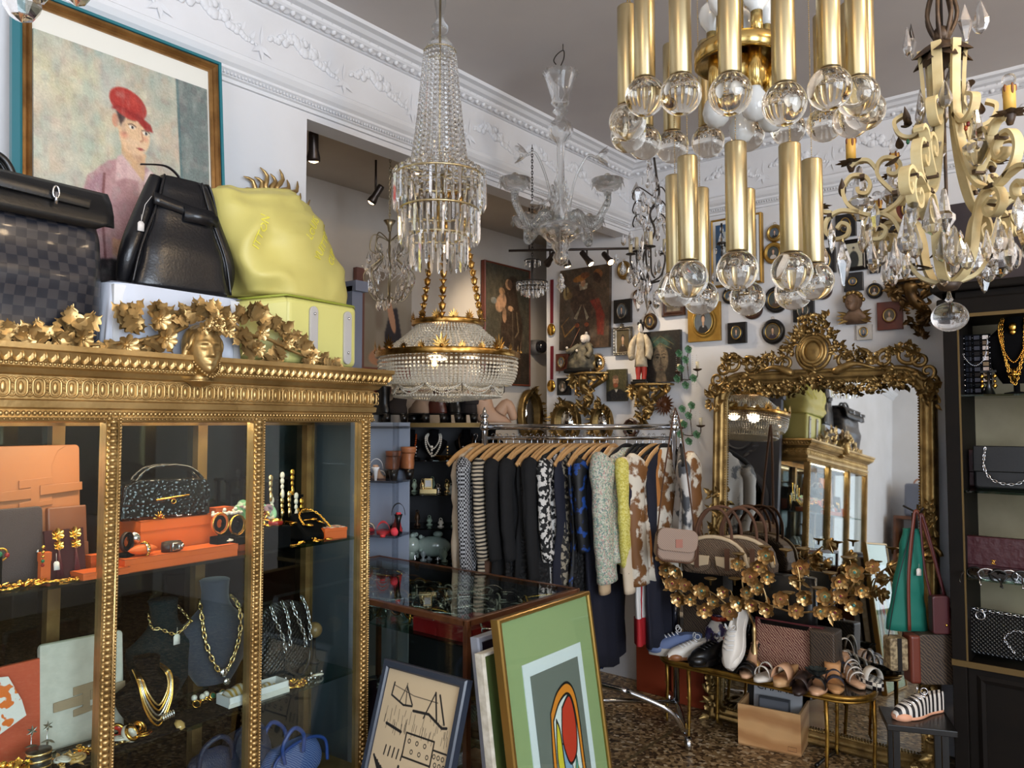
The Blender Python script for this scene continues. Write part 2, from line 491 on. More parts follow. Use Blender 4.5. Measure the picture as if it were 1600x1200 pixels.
def canvas(name,w,h,cv,parent,y=0.0,thick=0.012,mat_=None,cx=0,cz=0,oval=False):
 """picture panel in xz centred at (cx, cz), front at y; cv: Cv"""
 nx,ny = cv.nx,cv.ny
 U,W = np.meshgrid(np.linspace(-0.5,0.5,nx),np.linspace(0.5,-0.5,ny))
 if oval:
  r = np.maximum(np.abs(U),np.abs(W))*2;q = np.hypot(U,W) + 1e-9
  U,W = U/q*r*0.5,W/q*r*0.5
 vs = np.stack([cx + U*w,np.full_like(U,y),cz + W*h],-1).reshape(-1,3)
 idx = np.arange(nx*ny).reshape(ny,nx)
 q = np.stack([idx[:-1,:-1],idx[1:,:-1],idx[1:,1:],idx[:-1,1:]],-1).reshape(-1,4)
 rim = list(idx[0,:]) + list(idx[1:,-1]) + list(idx[-1,-2::-1]) + list(idx[-2:0:-1,0])
 nv = len(vs);back = vs[rim].copy();back[:,1] += thick
 vs = np.vstack([vs,back]);faces = [tuple(int(i) for i in t) for t in q];n = len(rim)
 for i in range(n):
  j = (i + 1) % n
  faces.append((int(rim[i]),int(rim[j]),nv + j,nv + i))
 faces.append(tuple(nv + i for i in range(n)))
 me = bpy.data.meshes.new(name);me.from_pydata([tuple(p) for p in vs],[],faces)
 me.materials.append(mat_ or PAINT)
 ca = me.color_attributes.new('paint','FLOAT_COLOR','POINT')
 c = cv.a/255.0;c = np.where(c <= 0.04045,c/12.92,((c + 0.055)/1.055) ** 2.4)
 c = np.concatenate([c.reshape(-1,3),c.reshape(-1,3)[rim]*0.8],0)
 c = np.hstack([c,np.ones((len(c),1))]).astype(np.float32)
 ca.data.foreach_set('color',c.ravel())
 o = bpy.data.objects.new(name,me);COL.objects.link(o)
 if parent is not None: o.parent = parent
 return o
# ================================================================== the room
LX,BY,AX,PX,CZ = -2.52,4.25,-3.5,-3.18,3.23      # left wall, back wall, alcove wall, pier edge, ceiling
AZ,LZ,OY = 2.95,2.80,1.79                            # alcove ceiling, lintel underside, start of the opening
FY,RX_ = -2.6,2.8                                      # street-side wall, right wall
def struct(name,geos,m,**k):
 mb = MB()
 for g in geos: mb.add(g,sm=0)
 return tag(obj(name,mb,m,**k),kind='structure')
TERR = bpy.data.materials.new('terrazzo');TERR.use_nodes = True
_n = TERR.node_tree.nodes;_l = TERR.node_tree.links;_b = _n['Principled BSDF'];_b.inputs['Roughness'].default_value = 0.4
_t = _n.new('ShaderNodeTexCoord');_v = _n.new('ShaderNodeTexVoronoi');_v.inputs['Scale'].default_value = 62
_s = _n.new('ShaderNodeSeparateColor');_r = _n.new('ShaderNodeValToRGB');_r.color_ramp.interpolation = 'CONSTANT'
_e = _r.color_ramp.elements
for _ in range(4): _e.new(0.5)
for _i,(_p,_c) in enumerate(((0,(58,44,30)),(.22,(142,116,80)),(.45,(98,76,52)),(.62,(172,146,108)),(.82,(120,96,66)),(.92,(200,182,150)))):
 _e[_i].position = _p;_e[_i].color = (*lin(_c),1)
_l.new(_t.outputs['Object'],_v.inputs['Vector']);_l.new(_v.outputs['Color'],_s.inputs[0]);_l.new(_s.outputs[0],_r.inputs[0])
_z = _n.new('ShaderNodeTexNoise');_z.inputs['Scale'].default_value = 1.6;_z.inputs['Detail'].default_value = 3
_mx = _n.new('ShaderNodeMix');_mx.data_type = 'RGBA';_mx.inputs[7].default_value = (*lin((70,52,36)),1)
_mr = _n.new('ShaderNodeMapRange');_mr.inputs[1].default_value = 0.35;_mr.inputs[2].default_value = 0.7;_mr.inputs[4].default_value = 0.35
_l.new(_t.outputs['Object'],_z.inputs['Vector']);_l.new(_z.outputs['Fac'],_mr.inputs[0]);_l.new(_mr.outputs[0],_mx.inputs[0])
_l.new(_r.outputs[0],_mx.inputs[6]);_l.new(_mx.outputs[2],_b.inputs['Base Color'])
struct('floor',[bx(-3.6,2.9,-2.7,4.9,-0.1,0)],TERR)
struct('trim_1',[bx(-1.95,-1.935,3.0,4.2,0,0.0015),bx(-3.3,-1.0,3.02,3.035,0,0.0015)],mat('brass_floor_strip',(120,104,74),0.4,0.5))
struct('ceiling',[bx(LX,RX_ + .1,-2.7,BY + .1,CZ,CZ + .1)],CEIL)
struct('wall_left',[bx(LX - .1,LX,-2.7,OY,0,CZ),bx(LX - .1,LX,OY,BY,LZ,CZ + .1),bx(AX,LX - .1,OY - .1,OY,0,AZ)],WALL)
struct('wall_back',[bx(PX,RX_ + .1,BY,BY + .1,0,CZ),bx(PX,PX + .1,BY + .1,4.9,0,AZ)],WALL)
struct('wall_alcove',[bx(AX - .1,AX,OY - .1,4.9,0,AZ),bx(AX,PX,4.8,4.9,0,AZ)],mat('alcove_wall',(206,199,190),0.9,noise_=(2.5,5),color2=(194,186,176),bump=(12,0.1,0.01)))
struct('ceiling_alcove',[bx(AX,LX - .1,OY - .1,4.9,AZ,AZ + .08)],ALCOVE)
struct('wall_right',[bx(RX_,RX_ + .1,-2.7,-1.8,0,CZ),bx(RX_,RX_ + .1,1.2,BY,0,CZ),bx(RX_,RX_ + .1,-1.8,1.2,0,.8),bx(RX_,RX_ + .1,-1.8,1.2,3.0,CZ)],WALL)
struct('wall_front',[bx(LX,-0.7,FY - .1,FY,0,CZ),bx(2.7,RX_,FY - .1,FY,0,CZ),bx(-.7,2.7,FY - .1,FY,0,.5),bx(-.7,2.7,FY - .1,FY,3.0,CZ)],WALL)
struct('window_1',[bx(-.7,2.7,FY - .07,FY - .03,.5,.56),bx(-.7,2.7,FY - .07,FY - .03,2.94,3.0),bx(-.7,-.64,FY - .07,FY - .03,.5,3),bx(2.64,2.7,FY - .07,FY - .03,.5,3),bx(.97,1.03,FY - .07,FY - .03,.5,3)],BLACK)
struct('window_2',[bx(RX_ + .03,RX_ + .07,-1.8,1.2,.8,.86),bx(RX_ + .03,RX_ + .07,-1.8,1.2,2.94,3.0),bx(RX_ + .03,RX_ + .07,-1.8,-1.74,.8,3),bx(RX_ + .03,RX_ + .07,1.14,1.2,.8,3),bx(RX_ + .03,RX_ + .07,-.33,-.27,.8,3)],BLACK)
def cornice(name,prof,m=PLASTER):
 mb = MB();n = len(prof);v = [];f = []
 path = [(-2.7,0),(0,0),(0,1)]
 for i in range(3):
  for (o,z) in prof:
   if i == 0: v.append((LX + o,-2.6,z))
   elif i == 1: v.append((LX + o,BY - o,z))
   else: v.append((RX_,BY - o,z))
 for i in range(2):
  for j in range(n - 1):
   a = i*n + j
   f.append((a,a + 1,a + 1 + n,a + n))
 mb.add((v,f),sm=0)
 return tag(obj(name,mb,m),kind='structure')
cornice('trim_2',[(0,3.165),(.012,3.165),(.018,3.172),(.05,3.178),(.058,3.185),(.062,3.196),(.085,3.2),(.10,3.212),(.125,3.216),(.13,3.23)])
cornice('trim_3',[(0,2.825),(.012,2.825),(.014,2.838),(.024,2.842),(.026,2.856),(.036,2.862),(.036,2.872),(.05,2.882),(.062,2.9),(.066,2.915),(.05,2.925),(.03,2.93),(0,2.932)])
for k,(x,y) in enumerate(((0.7,1.6),(1.5,3.2),(-.3,-1.2))):   # unseen fill lamps, added to warm the right and lower parts of the room
 t = thing('ceiling_lamp',['warm ceiling lamp to the right of the brass tubes','warm ceiling lamp before the black cabinet','warm ceiling lamp near the street window'][k],'lamp',(x,y,CZ));obj('shade',MB().add(lathe([(.02,0),(.10,-.03),(.17,-.10),(.165,-.10),(.09,-.035)],24)),BRASS,t);obj('bulb',MB().add(sph(.04,14,10,(0,0,-.07))),mat('warm_bulb',(255,226,180),.3,emis=(255,206,150),estr=8),t)
 l = bpy.data.lights.new('warm_lamp_light','POINT');l.energy = (30,26,22)[k];l.color = (1,.74,.46);l.shadow_soft_size = .12;o = bpy.data.objects.new('warm_lamp_light',l);COL.objects.link(o);o.parent = t;o.location = (0,0,-.16)
mb = MB();mb2 = MB()
egg = leaf(0.05,0.05,2,0.1,0.3,4)
y = -0.3
while y < BY - .08:
 mb.add(egg,T(LX + .025,y,3.166) @ RZ(-PI/2) @ RX(0.55) @ S(1,1,.6));mb.add(sph(.012,6,4),T(LX + .04,y + .024,3.174));y += .048
x = LX + .07
while x < 1.3:
 mb.add(egg,T(x,BY - .025,3.166) @ RZ(PI) @ RX(0.55) @ S(1,1,.6));mb.add(sph(.012,6,4),T(x + .024,BY - .04,3.174));x += .048
y = .3
while y < BY - .05:
 mb2.add(box(.008,.007,.01),T(LX + .03,y,2.85));y += .0145
x = LX + .05
while x < 1.3:
 mb2.add(box(.007,.008,.01),T(x,BY - .03,2.85));x += .0145
tag(obj('trim_4',mb,PLASTER),kind='structure');tag(obj('trim_5',mb2,PLASTER),kind='structure')
def festoon(mb,s,flip,M0):
 """one garland of span s along +x in xz, standing out to -y"""
 r = random.Random(3)
 for k in range(3):   # ribbon bow
  mb.add(leaf(.055,.022,1,.2,.1,5),M0 @ T(0,-.004,-.02) @ RX(PI/2) @ RZ(-0.9 + .9*k + PI) @ S(1,1,.5))
 mb.add(leaf(.07,.016,1,.1,.1,5),M0 @ T(0,-.004,-.01) @ RX(PI/2) @ S(1,1,.5))
 n = 26
 for k in range(n):
  t = k/(n - 1);w = math.sin(PI*t) ** .8
  x = s*(0.08 + .84*t);z = .045*math.sin(PI*t) + .02*math.cos(PI*t)
  for q in range(2):
   rr = (.007 + .012*w)*r.uniform(.7,1.15)
   mb.add(sph(rr,7,5,sc=(1,.5,1)),M0 @ T(x + r.uniform(-.012,.012),-.003,z + r.uniform(-.02,.02)*w))
  if k % 3 == 0:
   mb.add(leaf(.035,.02,2,.2,.2,5),M0 @ T(x,-.004,z + .01) @ RX(PI/2) @ RZ(r.uniform(-1.4,1.4)) @ S(1,1,.5))
mb = MB()
for k in range(-4,7):
 festoon(mb,.385,1,T(LX,1.58 + .385*k,3.03) @ RZ(PI/2))
for k in range(0,10):
 festoon(mb,.385,1,T(LX + .12 + .385*k,BY,3.03))
tag(obj('trim_6',mb,PLASTER),kind='structure')
# ================================================================== shared makers
def gauss(x,s): return math.exp(-(x/s) ** 2)
def face_geo(w=0.1,h=0.14,d=0.06,nu=26,nv=34):
 """front of a head: xz oval, features towards -y"""
 def fn(a,b):
  x = (a - .5)*2;z = (b - .5)*2
  R = math.sqrt(max(0,1 - x*x)) if abs(x) < 1 else 0
  jaw = 1 - 0.34*max(0,-z - .1) ** 1.3
  zz = z
  X = x*math.sqrt(max(0.0,1 - (z*.985) ** 2)) ** .8*jaw
  y = math.sqrt(max(0,1 - x*x))*math.sqrt(max(0,1 - (z*.985) ** 4)) ** .6
  f = 0
  nz = max(0,min(1,(0.18 - z)/0.42)) if z < 0.18 else 0
  if -0.30 < z <= 0.22: f += 0.34*gauss(x,0.13 + .07*nz)*(0.25 + .75*nz)*(1 if z > -.24 else max(0,(z + .30)/.06))
  f += 0.10*gauss(z - 0.26,.09)*gauss(abs(x) - .36,.28)                      # brow
  f -= 0.16*gauss(z - 0.12,.09)*gauss(abs(x) - .36,.17)                      # socket
  f += 0.10*gauss(z - 0.11,.045)*gauss(abs(x) - .36,.12)                     # lid
  f += 0.10*gauss(z + 0.43,.035)*gauss(x,.24) + 0.11*gauss(z + 0.53,.045)*gauss(x,.2)   # lips
  f -= 0.06*gauss(z + 0.475,.02)*gauss(x,.26)
  f += 0.10*gauss(z + 0.80,.12)*gauss(x,.25)                                 # chin
  f += 0.05*gauss(z + .1,.25)*gauss(abs(x) - .55,.2)                         # cheeks
  return (X*w/2,-(y + f*y)*d,zz*h/2)
 return grid(fn,nu,nv)
def cable(a,b,sag,n=14):
 a = V(a);b = V(b)
 return [a.lerp(b,k/n) + V((0,0,-sag*4*(k/n)*(1 - k/n))) for k in range(n + 1)]
def beads(mb,pts,r,seg=6,ring=4,step=None,jit=0):
 """a bead at even spacing along a polyline"""
 P = [V(p) for p in pts];step = step or 2.02*r;acc = 0;last = P[0]
 mb.add(sph(r,seg,ring,tuple(P[0])))
 for p in P[1:]:
  seg_v = p - last;L = seg_v.length
  if L < 1e-9: continue
  t = step - acc
  while t <= L:
   q = last + seg_v*(t/L)
   mb.add(sph(r,seg,ring,tuple(q)));t += step
  acc = (acc + L) % step;last = p
def chain(mb,pts,r,wire=None,flat=.55,step=None):
 """oval links alternately turned"""
 P = [V(p) for p in pts];wire = wire or r*.3;step = step or r*1.7;k = 0;acc = 0;last = P[0]
 for p in P[1:]:
  d = p - last;L = d.length
  if L < 1e-9: continue
  t = step - acc
  while t <= L:
   q = last + d*(t/L)
   M = Matrix.Translation(q) @ look(d) @ RZ(PI/2*(k % 2)) @ RY(PI/2) @ RZ(0)
   mb.add(torus(r,wire,8,4,sc=(1.1,flat)),M);k += 1;t += step
  acc = (acc + L) % step;last = p
PINK_T = mat('pale_tag',(232,226,220),0.7)
def price_tag(parent,p,w=.014,h=.022,name='price_tag'):
 mb = MB();mb.add(plate([(-w/2,-h),(w/2,-h),(w/2,-h*.2),(w*.25,0),(-w*.25,0),(-w/2,-h*.2)],.0012))
 mb.add(tube([(0,0,-.002),(.001,0,.02)],.0005,4))
 return obj(name,mb,PINK_T,parent,loc=p)
# ================================================================== gilded vitrine on the left
VO,VA = V((-2.13,1.767,0)),math.radians(93.9)
VXd = V((math.cos(VA),math.sin(VA),0));VYd = V((-math.sin(VA),math.cos(VA),0))
def vp(u,v,yl):
 d = ray(u,v);t = ((VO - EYE).dot(VYd) + yl)/d.dot(VYd);return EYE + d*t
def vloc(p): return V(((p - VO).dot(VXd),(p - VO).dot(VYd),p.z))
def vx(u,yl,v=660): return vloc(vp(u,v,yl)).x
def vw(x,y,z): return VO + VXd*x + VYd*y + V((0,0,z))
XL,VD = -1.345,0.31
vit = thing('display_vitrine','tall gilded glass vitrine with carved cornice, woman mask and leaf garland on top','vitrine',VO,VA)
S1,S2,S0 = 1.20,0.74,0.36
mb = MB()
posts = [-.002,-0.443,-0.886,-1.33]
for px_ in posts:
 mb.add(bx(px_ - .02,px_ + .02,-.012,.02,.40,1.63),sm=0)
 for s in (-1,1):
  mb.add(tube([(px_ + s*.012,-.013,.42),(px_ + s*.012,-.013,1.62)],.006,6))
obj('front_frame',mb,GOLD,vit)
mb = MB()     # carved bead and leaf ornament on the posts
for px_ in posts:
 z = .43
 while z < 1.61:
  mb.add(sph(.0095,7,5,sc=(1.1,.8,.75)),T(px_ - .004,-.019,z));
  mb.add(sph(.0042,5,3),T(px_ + .014,-.019,z));mb.add(sph(.0042,5,3),T(px_ + .014,-.019,z + .0085))
  mb.add(sph(.008,6,4,sc=(.7,.7,.9)),T(px_ - .015,-.017,z + .008));z += .0165
obj('post_carving',mb,GOLD,vit)
mb = MB()
for px_ in (0.0,-.445,-.89,-1.335): mb.add(bx(px_ - .017,px_ + .017,VD - .03,VD,.40,1.63),sm=0)
mb.add(bx(XL,.015,VD - .03,VD,1.59,1.63),sm=0)
obj('back_frame',mb,mat('gilt_wood',(150,118,72),0.35,0.5,noise_=(12,4),color2=(112,82,46)),vit)
mb = MB();mb.add(bx(XL + .01,.005,VD,VD + .008,.38,1.65),sm=0)
obj('back_mirror',mb,mat('dark_aged_mirror',(52,56,56),0.06,1.0,noise_=(5,5,.3,.8),color2=(40,44,46)),vit)
mb = MB();mb.add(bx(XL,.02,-.005,VD + .01,.30,.40),sm=0);mb.add(bx(XL + .01,.01,.01,VD,.40,.41),sm=0)
obj('base',mb,GOLD,vit,bevel=.006)
for sx in (XL + .05,-.03):
 for sy in (.03,VD - .03):
  obj('leg',MB().add(lathe([(.018,0),(.03,.02),(.016,.05),(.024,.16),(.034,.27),(.03,.31)],12),T(sx,sy,0)),GOLD,vit)
for zz in (S1,S2):
 obj('glass_shelf',MB().add(bx(XL + .02,-.012,.016,VD - .032,zz - .008,zz),sm=0),pane('shelf_glass',(190,214,206),1.3),vit)
for i in range(3):
 obj('glass_pane',MB().add(bx(posts[i + 1] + .02,posts[i] - .02,.004,.006,.41,1.60),sm=0),GLASSP,vit)
obj('glass_pane',MB().add(bx(.004,.006,.03,VD - .03,.41,1.60),sm=0),GLASSP,vit)
def vring(prof,m,name):
 mb = MB();v = [];n = len(prof)
 for (cx,cy,sx,sy) in ((XL,VD + .01,-1,0),(XL,0,-1,-1),(.02,0,1,-1),(.02,VD + .01,1,0)):
  for (o,z) in prof: v.append((cx + sx*o,cy + sy*o,z))
 f = [(i*n + j,(i + 1)*n + j,(i + 1)*n + j + 1,i*n + j + 1) for i in range(3) for j in range(n - 1)]
 mb.add((v,f),sm=0)
 mb.add(bx(XL,.02,0,VD + .01,prof[0][1] + .045,prof[-1][1] - .0005),sm=0);mb.add(bx(XL,.02,0,.012,prof[0][1],prof[0][1] + .045),sm=0)
 return obj(name,mb,m,vit)
vring([(0,1.60),(.012,1.602),(.016,1.612),(.01,1.632),(.02,1.636),(.022,1.652),(.014,1.656),(.014,1.712),(.026,1.716),(.034,1.728),(.046,1.733),(.046,1.742),(.05,1.744),(.06,1.768),(.066,1.772),(.066,1.785),(0,1.786)],GOLD,'cornice')
def along(step,fn,o):
 """place along the front then the right end at outward offset o"""
 x = XL - o + step*.6
 while x < .02 + o: fn(T(x,-o,0));x += step
 y = -o + step*.7
 while y < VD: fn(T(.02 + o,y,0) @ RZ(PI/2));y += step
mb = MB()
ov = rrect(.026,.044,.0125,4)
ringg = upright(tube([(x,z,0) for x,z in ov],.0032,6,closed=True))
def guil(M):
 mb.add(ringg,M @ T(0,-.002,1.684))
 mb.add(sph(.0085,8,5,sc=(.8,.5,1.7)),M @ T(0,0,1.684))
 for z in (1.668,1.684,1.70): mb.add(upright(torus(.0058,.0022,10,5)),M @ T(.019,-.001,z))
along(.038,guil,.014)
def be(M): mb.add(sph(.0048,6,4),M @ T(0,0,1.7385))
along(.0105,be,.046)
def be2(M): mb.add(sph(.0052,6,4,sc=(1,1,1.2)),M @ T(0,0,1.622));mb.add(sph(.003,5,3),M @ T(.006,-.004,1.608))
along(.012,be2,.016)
ac = leaf(.028,.026,1,.35,.5,4,.2)
def aca(M): mb.add(ac,M @ T(0,.002,1.742) @ RX(PI/2 - .35));mb.add(sph(.006,6,4,sc=(.6,.7,1.6)),M @ T(.0125,-.004,1.756))
along(.025,aca,.056)
obj('cornice_carving',mb,GOLD,vit)
obj('strip_lamp',MB().add(bx(-1.2,-.1,.05,.09,1.618,1.636),sm=0),mat('lamp_tube',(255,235,200),.4,emis=(255,214,160),estr=5),vit)
al = area_light('vitrine_strip_light',(0,0,0),(0,0,0),.9,.05,2.2,(1.0,.84,.62));al.parent = vit;al.location = (-.65,.07,1.612)
r = random.Random(11)
gl = MB();LF = [leaf(.050,.052,3,.15,.1,18,.6),leaf(.042,.046,2,.3,.12,14,.55),leaf(.058,.05,3,-.1,.08,18,.6)];FLg = flower(.024,7,.25)
def sprig(x,z,a,n=5,s=1.0):
 for k in range(n):
  q = a + r.uniform(-1.3,1.3)
  gl.add(r.choice(LF),T(x + r.uniform(-.012,.012),-.02 + r.uniform(-.012,.012),z + r.uniform(-.012,.012)) @ RX(PI/2 + r.uniform(-.5,.35)) @ RZ(q) @ S(s))
def blossom(x,z,s=1.0): gl.add(FLg,T(x,-.045,z) @ RX(PI/2 + .2) @ S(s))
zt = 1.79
for side,stemp in ((-1,[(292,508),(262,522),(232,530),(200,535),(165,538),(120,540),(70,548),(10,556)]),(1,[(352,492),(368,510),(392,524),(420,530),(450,545),(480,558),(520,572)])):
 P = [vloc(vp(u,v,-.02)) for u,v in stemp]
 gl.add(tube(bez(P,4),[.008 - .004*i/(4*(len(P) - 1)) for i in range(4*(len(P) - 1) + 1)],6))
sp_list = [(262,492,1.6,1.05),(270,512,.4,1),(245,500,-.6,1.15),(250,532,2.6,1),(232,545,2.8,.9),(205,512,-.2,1.1),(196,500,.3,1.05),(180,540,2.2,1),(168,552,2.6,.9),(128,520,.2,1.15),(112,512,-.7,1.1),(128,548,2.4,1),(105,552,2,.9),(88,540,-.9,.85),(60,536,.2,.9),(48,545,1.5,.9),(30,548,-1,.8),(5,550,1,.8),
           (398,498,-.4,1.15),(412,506,-1,1.05),(385,520,2.6,1),(392,538,2.9,.95),(378,500,.6,.9),(436,518,-.2,1.05),(448,532,-1.2,.95),(418,560,2.9,.95),(440,545,2.5,.9),(470,545,-.3,.95),(482,556,-1.1,.9),(505,562,-1.3,.8),(520,570,-1.5,.75),(480,572,2.8,.8)]
for u,v,a,s in sp_list:
 p = vloc(vp(u,v,-.02));sprig(p.x,max(p.z,1.795),a,8,s)
for u,v,s in ((242,500,1.2),(190,542,1.25),(252,530,1.2),(122,530,1),(400,520,1.1),(396,545,.9),(440,535,.9),(478,560,.9)):
 p = vloc(vp(u,v,-.02));blossom(p.x,max(p.z,1.80),s)
obj('leaf_garland',gl,GOLD,vit)
hp = vloc(vp(319,548,-.05));HX,HZ = hp.x,hp.z
mk = MB();mk.add(face_geo(.088,.128,.045,30,40),T(HX,-.045,HZ) @ RZ(-.12) @ S(1.12))
mk.add(sph(.05,18,12,sc=(1,.7,1.28)),T(HX,-.022,HZ + .012))
mk.add(lathe([(.016,-.02),(.022,-.07),(.03,-.085)],12),T(HX,-.03,HZ))
obj('woman_mask',mk,GOLD,vit)
hr = MB()
for k in range(-7,8):   # waved hair
 a = k/7
 hr.add(tube(bez([(HX + a*.012,-.095 + abs(a)*.02,HZ + .062),(HX + a*.034,-.088 + abs(a)*.03,HZ + .052 - abs(a)*.006),(HX + a*.05,-.06 + .0*abs(a),HZ + .03 - abs(a)*.02),(HX + a*.05,-.045,HZ - .0)],4),[.006 + .002*math.sin(i*1.3) for i in range(13)],6))
for s in (-1,1):
 hr.add(tube(bez([(HX + s*.046,-.05,HZ + .02),(HX + s*.054,-.04,HZ - .02),(HX + s*.060,-.035,HZ - .065)],4),[.008,.01,.011,.009,.01,.011,.010,.008,.004],7))
beads(hr,bez([(HX - .045,-.055,HZ - .022),(HX - .03,-.078,HZ - .055),(HX,-.09,HZ - .076),(HX + .03,-.078,HZ - .055),(HX + .045,-.055,HZ - .022)],8),.0042,6,4)
hr.add(lathe([(.05,-.085),(.038,-.088),(.02,-.1),(0,-.102)],14),T(HX,-.03,HZ) @ S(1,.8,1))
obj('mask_hair',hr,GOLD,vit)
wr = MB()
for k in range(70):
 a = r.uniform(-1.45,1.45);q = r.uniform(0,1)
 x = HX + math.sin(a)*(.045 + .018*q);z = HZ + .062 + math.cos(a)*(.02 + .035*q)
 wr.add(r.choice(LF),T(x,-.07 + r.uniform(-.02,.03) + .03*abs(a)/1.4,z) @ RX(PI/2 + r.uniform(-.6,.3)) @ RZ(-a + r.uniform(-.6,.6)) @ S(.85))
for k in range(9):
 wr.add(FLg,T(HX + r.uniform(-.04,.05),-.105,HZ + .062 + r.uniform(-.012,.03)) @ RX(PI/2 + r.uniform(-.3,.3)) @ S(.85))
obj('mask_wreath',wr,GOLD,vit)
def vthing(name,label,cat,x,y,z,rz=0,group=None):
 return thing(name,label,cat,vw(x,y,z),VA + rz,group)
ORANGE = mat('orange_card',(226,104,40),0.55,noise_=(3,2),color2=(214,94,34))
DLINE = mat('dark_line',(60,30,20),.5)
def gift_box(label,w,d,h,loc,rz,lid=.38,m=None,group=None,line=True,name='gift_box'):
 m = m or ORANGE
 t = thing(name,label,'box',loc,rz,group)
 obj('body',MB().add(bx(-w/2 + .0015,w/2 - .0015,-d/2 + .0015,d/2 - .0015,0,h - .0015),sm=0),m,t)
 obj('lid',MB().add(bx(-w/2,w/2,-d/2,d/2,h*(1 - lid),h),sm=0),m,t,bevel=.001)
 if line:
  l = MB()
  for a,b_ in ((-1,0),(1,0)): l.add(bx(a*w/2 - .001,a*w/2 + .001,-d/2,d/2,h,h + .0006),sm=0)
  for a in (-1,1): l.add(bx(-w/2,w/2,a*d/2 - .001,a*d/2 + .001,h,h + .0006),sm=0)
  obj('edge_line',l,DLINE,t)
 return t
def brooch(seed,s=.018):
 r = random.Random(seed);mb = MB();k = seed % 6
 if k == 0: mb.add(flower(s,7,.3));
 elif k == 1:
  for i in range(5): mb.add(torus(s*.42,s*.13,10,5,sc=(1,.7)),T(s*(i - 2)*.7,r.uniform(-.2,.2)*s,s*.15) @ RX(r.uniform(-.4,.4)))
 elif k == 2:
  mb.add(sph(s*.6,9,6,sc=(1,1,.5)),T(0,0,s*.3));mb.add(torus(s*.8,s*.16,14,5),T(0,0,s*.2))
 elif k == 3:
  for i in range(4): mb.add(leaf(s*1.3,s*.7,2,.3,.3,4),T(0,0,s*.15) @ RZ(i*1.4 + r.random()))
  mb.add(sph(s*.3,6,4),T(0,0,s*.3))
 elif k == 4:
  for i in range(7): mb.add(sph(s*.32,6,4),T(r.uniform(-1,1)*s,r.uniform(-.8,.8)*s,s*.25))
 else:
  mb.add(torus(s,s*.2,16,6,sc=(1,.8)),T(0,0,s*.2));mb.add(torus(s*.5,s*.2,10,5),T(0,0,s*.3))
 return mb
BR_ME = {}
GEMS = [JEWEL,JEWEL,JEWEL,mat('pale_gold',(236,208,150),.22,1.0),SILVER,PEARL]
def put_brooch(seed,p,label,group,cat='brooch',s=1.0,m=None,tilt=0,name='brooch'):
 m = m or GEMS[seed % 6]
 key = (seed % 12,m.name)
 if key not in BR_ME: BR_ME[key] = mesh_of('brooch',brooch(seed % 12),m)
 o = bpy.data.objects.new(name,BR_ME[key]);COL.objects.link(o)
 o.location = p;o.scale = (s,)*3;o.rotation_euler = (tilt,0,seed*1.7)
 return tag(o,label,cat,group)
def heap(n,x0,x1,y0,y1,z,label,group,s=1.0,dz=.004,m=None,cat='brooch',seed=1,name='brooch'):
 r = random.Random(seed)
 for k in range(n):
  put_brooch(r.randrange(99),vw(r.uniform(x0,x1),r.uniform(y0,y1),z + r.uniform(0,dz)),label,group,cat,s*r.uniform(.8,1.2),m,r.uniform(-.3,.5),name)
def on_shelf(u,v,z):
 p = on_z(u,v,z);return vloc(p)
TAN = mat('tan_leather',(172,112,74),.42,noise_=(4,4),color2=(172,104,62),bump=(90,.1,.001))
TAN2 = mat('tan_leather_band',(168,104,64),.42)
BRN = mat('brown_leather',(134,80,52),.45,noise_=(4,4),color2=(120,68,44))
DBRN = mat('dark_brown_grained_leather',(66,50,50),.5,bump=(420,.5,.002),voro=True)
def h_clutch(label,w,h,loc,rz,m,mband,tilt=-.08,bz=.42):
 """envelope clutch with a letter-like interlocking band closure"""
 t = thing('envelope_clutch',label,'clutch bag',loc,rz,rot=(tilt,0,rz))
 obj('body',MB().add(plate(rrect(w,h,.012),.022,0),T(0,0,h/2),sm=0),m,t,bevel=.005)
 fl = [(-w/2 + .003,0),(w*.16,0),(w*.2,h*.03),(w*.2,h*.92),(w*.3,h*.985),(w/2 - .002,h),(-w/2 + .002,h)]
 obj('flap',MB().add(plate([(-w/2,h*.02),(w*.2,h*.02),(w*.2,h*.84),(w*.26,h*.95),(w*.36,h*.995),(-w/2,h*.995)],.004,-.004),sm=0),m,t,bevel=.0015)
 b = MB();z = h*bz
 b.add(plate([(-w*.36,z - .018),(-w*.02,z - .015),(-w*.02,z + .012),(-w*.36,z + .006)],.004,-.0115),sm=0)
 b.add(plate([(w*.07,z - .008),(w*.5,z),(w*.5,z + .022),(w*.07,z + .018)],.004,-.0115),sm=0)
 b.add(plate([(-w*.13,z + .012),(-w*.13,z + .034),(w*.2,z + .04),(w*.2,z + .02),(w*.07,z + .018),(w*.07,z - .024),(w*.2,z - .02),(w*.2,z - .034),(-w*.13,z - .042),(-w*.13,z - .024),(-w*.02,z - .02),(-w*.02,z + .014)],.004,-.0085),sm=0)
 obj('band_closure',b,mband,t,bevel=.001)
 return t
p = on_shelf(60,902,S1)
h_clutch('tall tan leather envelope clutch with interlocking band closure behind the glass',.25,.34,vw(vx(57,.2),.2,S1),VA,TAN,TAN2,bz=.63)
t = vthing('notebook_cover','dark brown grained leather cover leaning in front of the tan clutch','cover',vx(26,.13),.13,S1,0);t.rotation_euler[0] = -.1
obj('cover',MB().add(plate(rrect(.15,.185,.012),.012),T(0,0,.093),sm=0),DBRN,t,bevel=.003)
obj('press_stud',MB().add(sph(.006,10,6),T(.06,-.004,.07)),SILVER,t)
t = vthing('wallet','brown leather wallet standing right of the tan clutch','wallet',vx(115,.17),.17,S1,0);t.rotation_euler[0] = -.12
obj('body',MB().add(bx(-.05,.05,0,.018,0,.175),sm=0),BRN,t,bevel=.004)
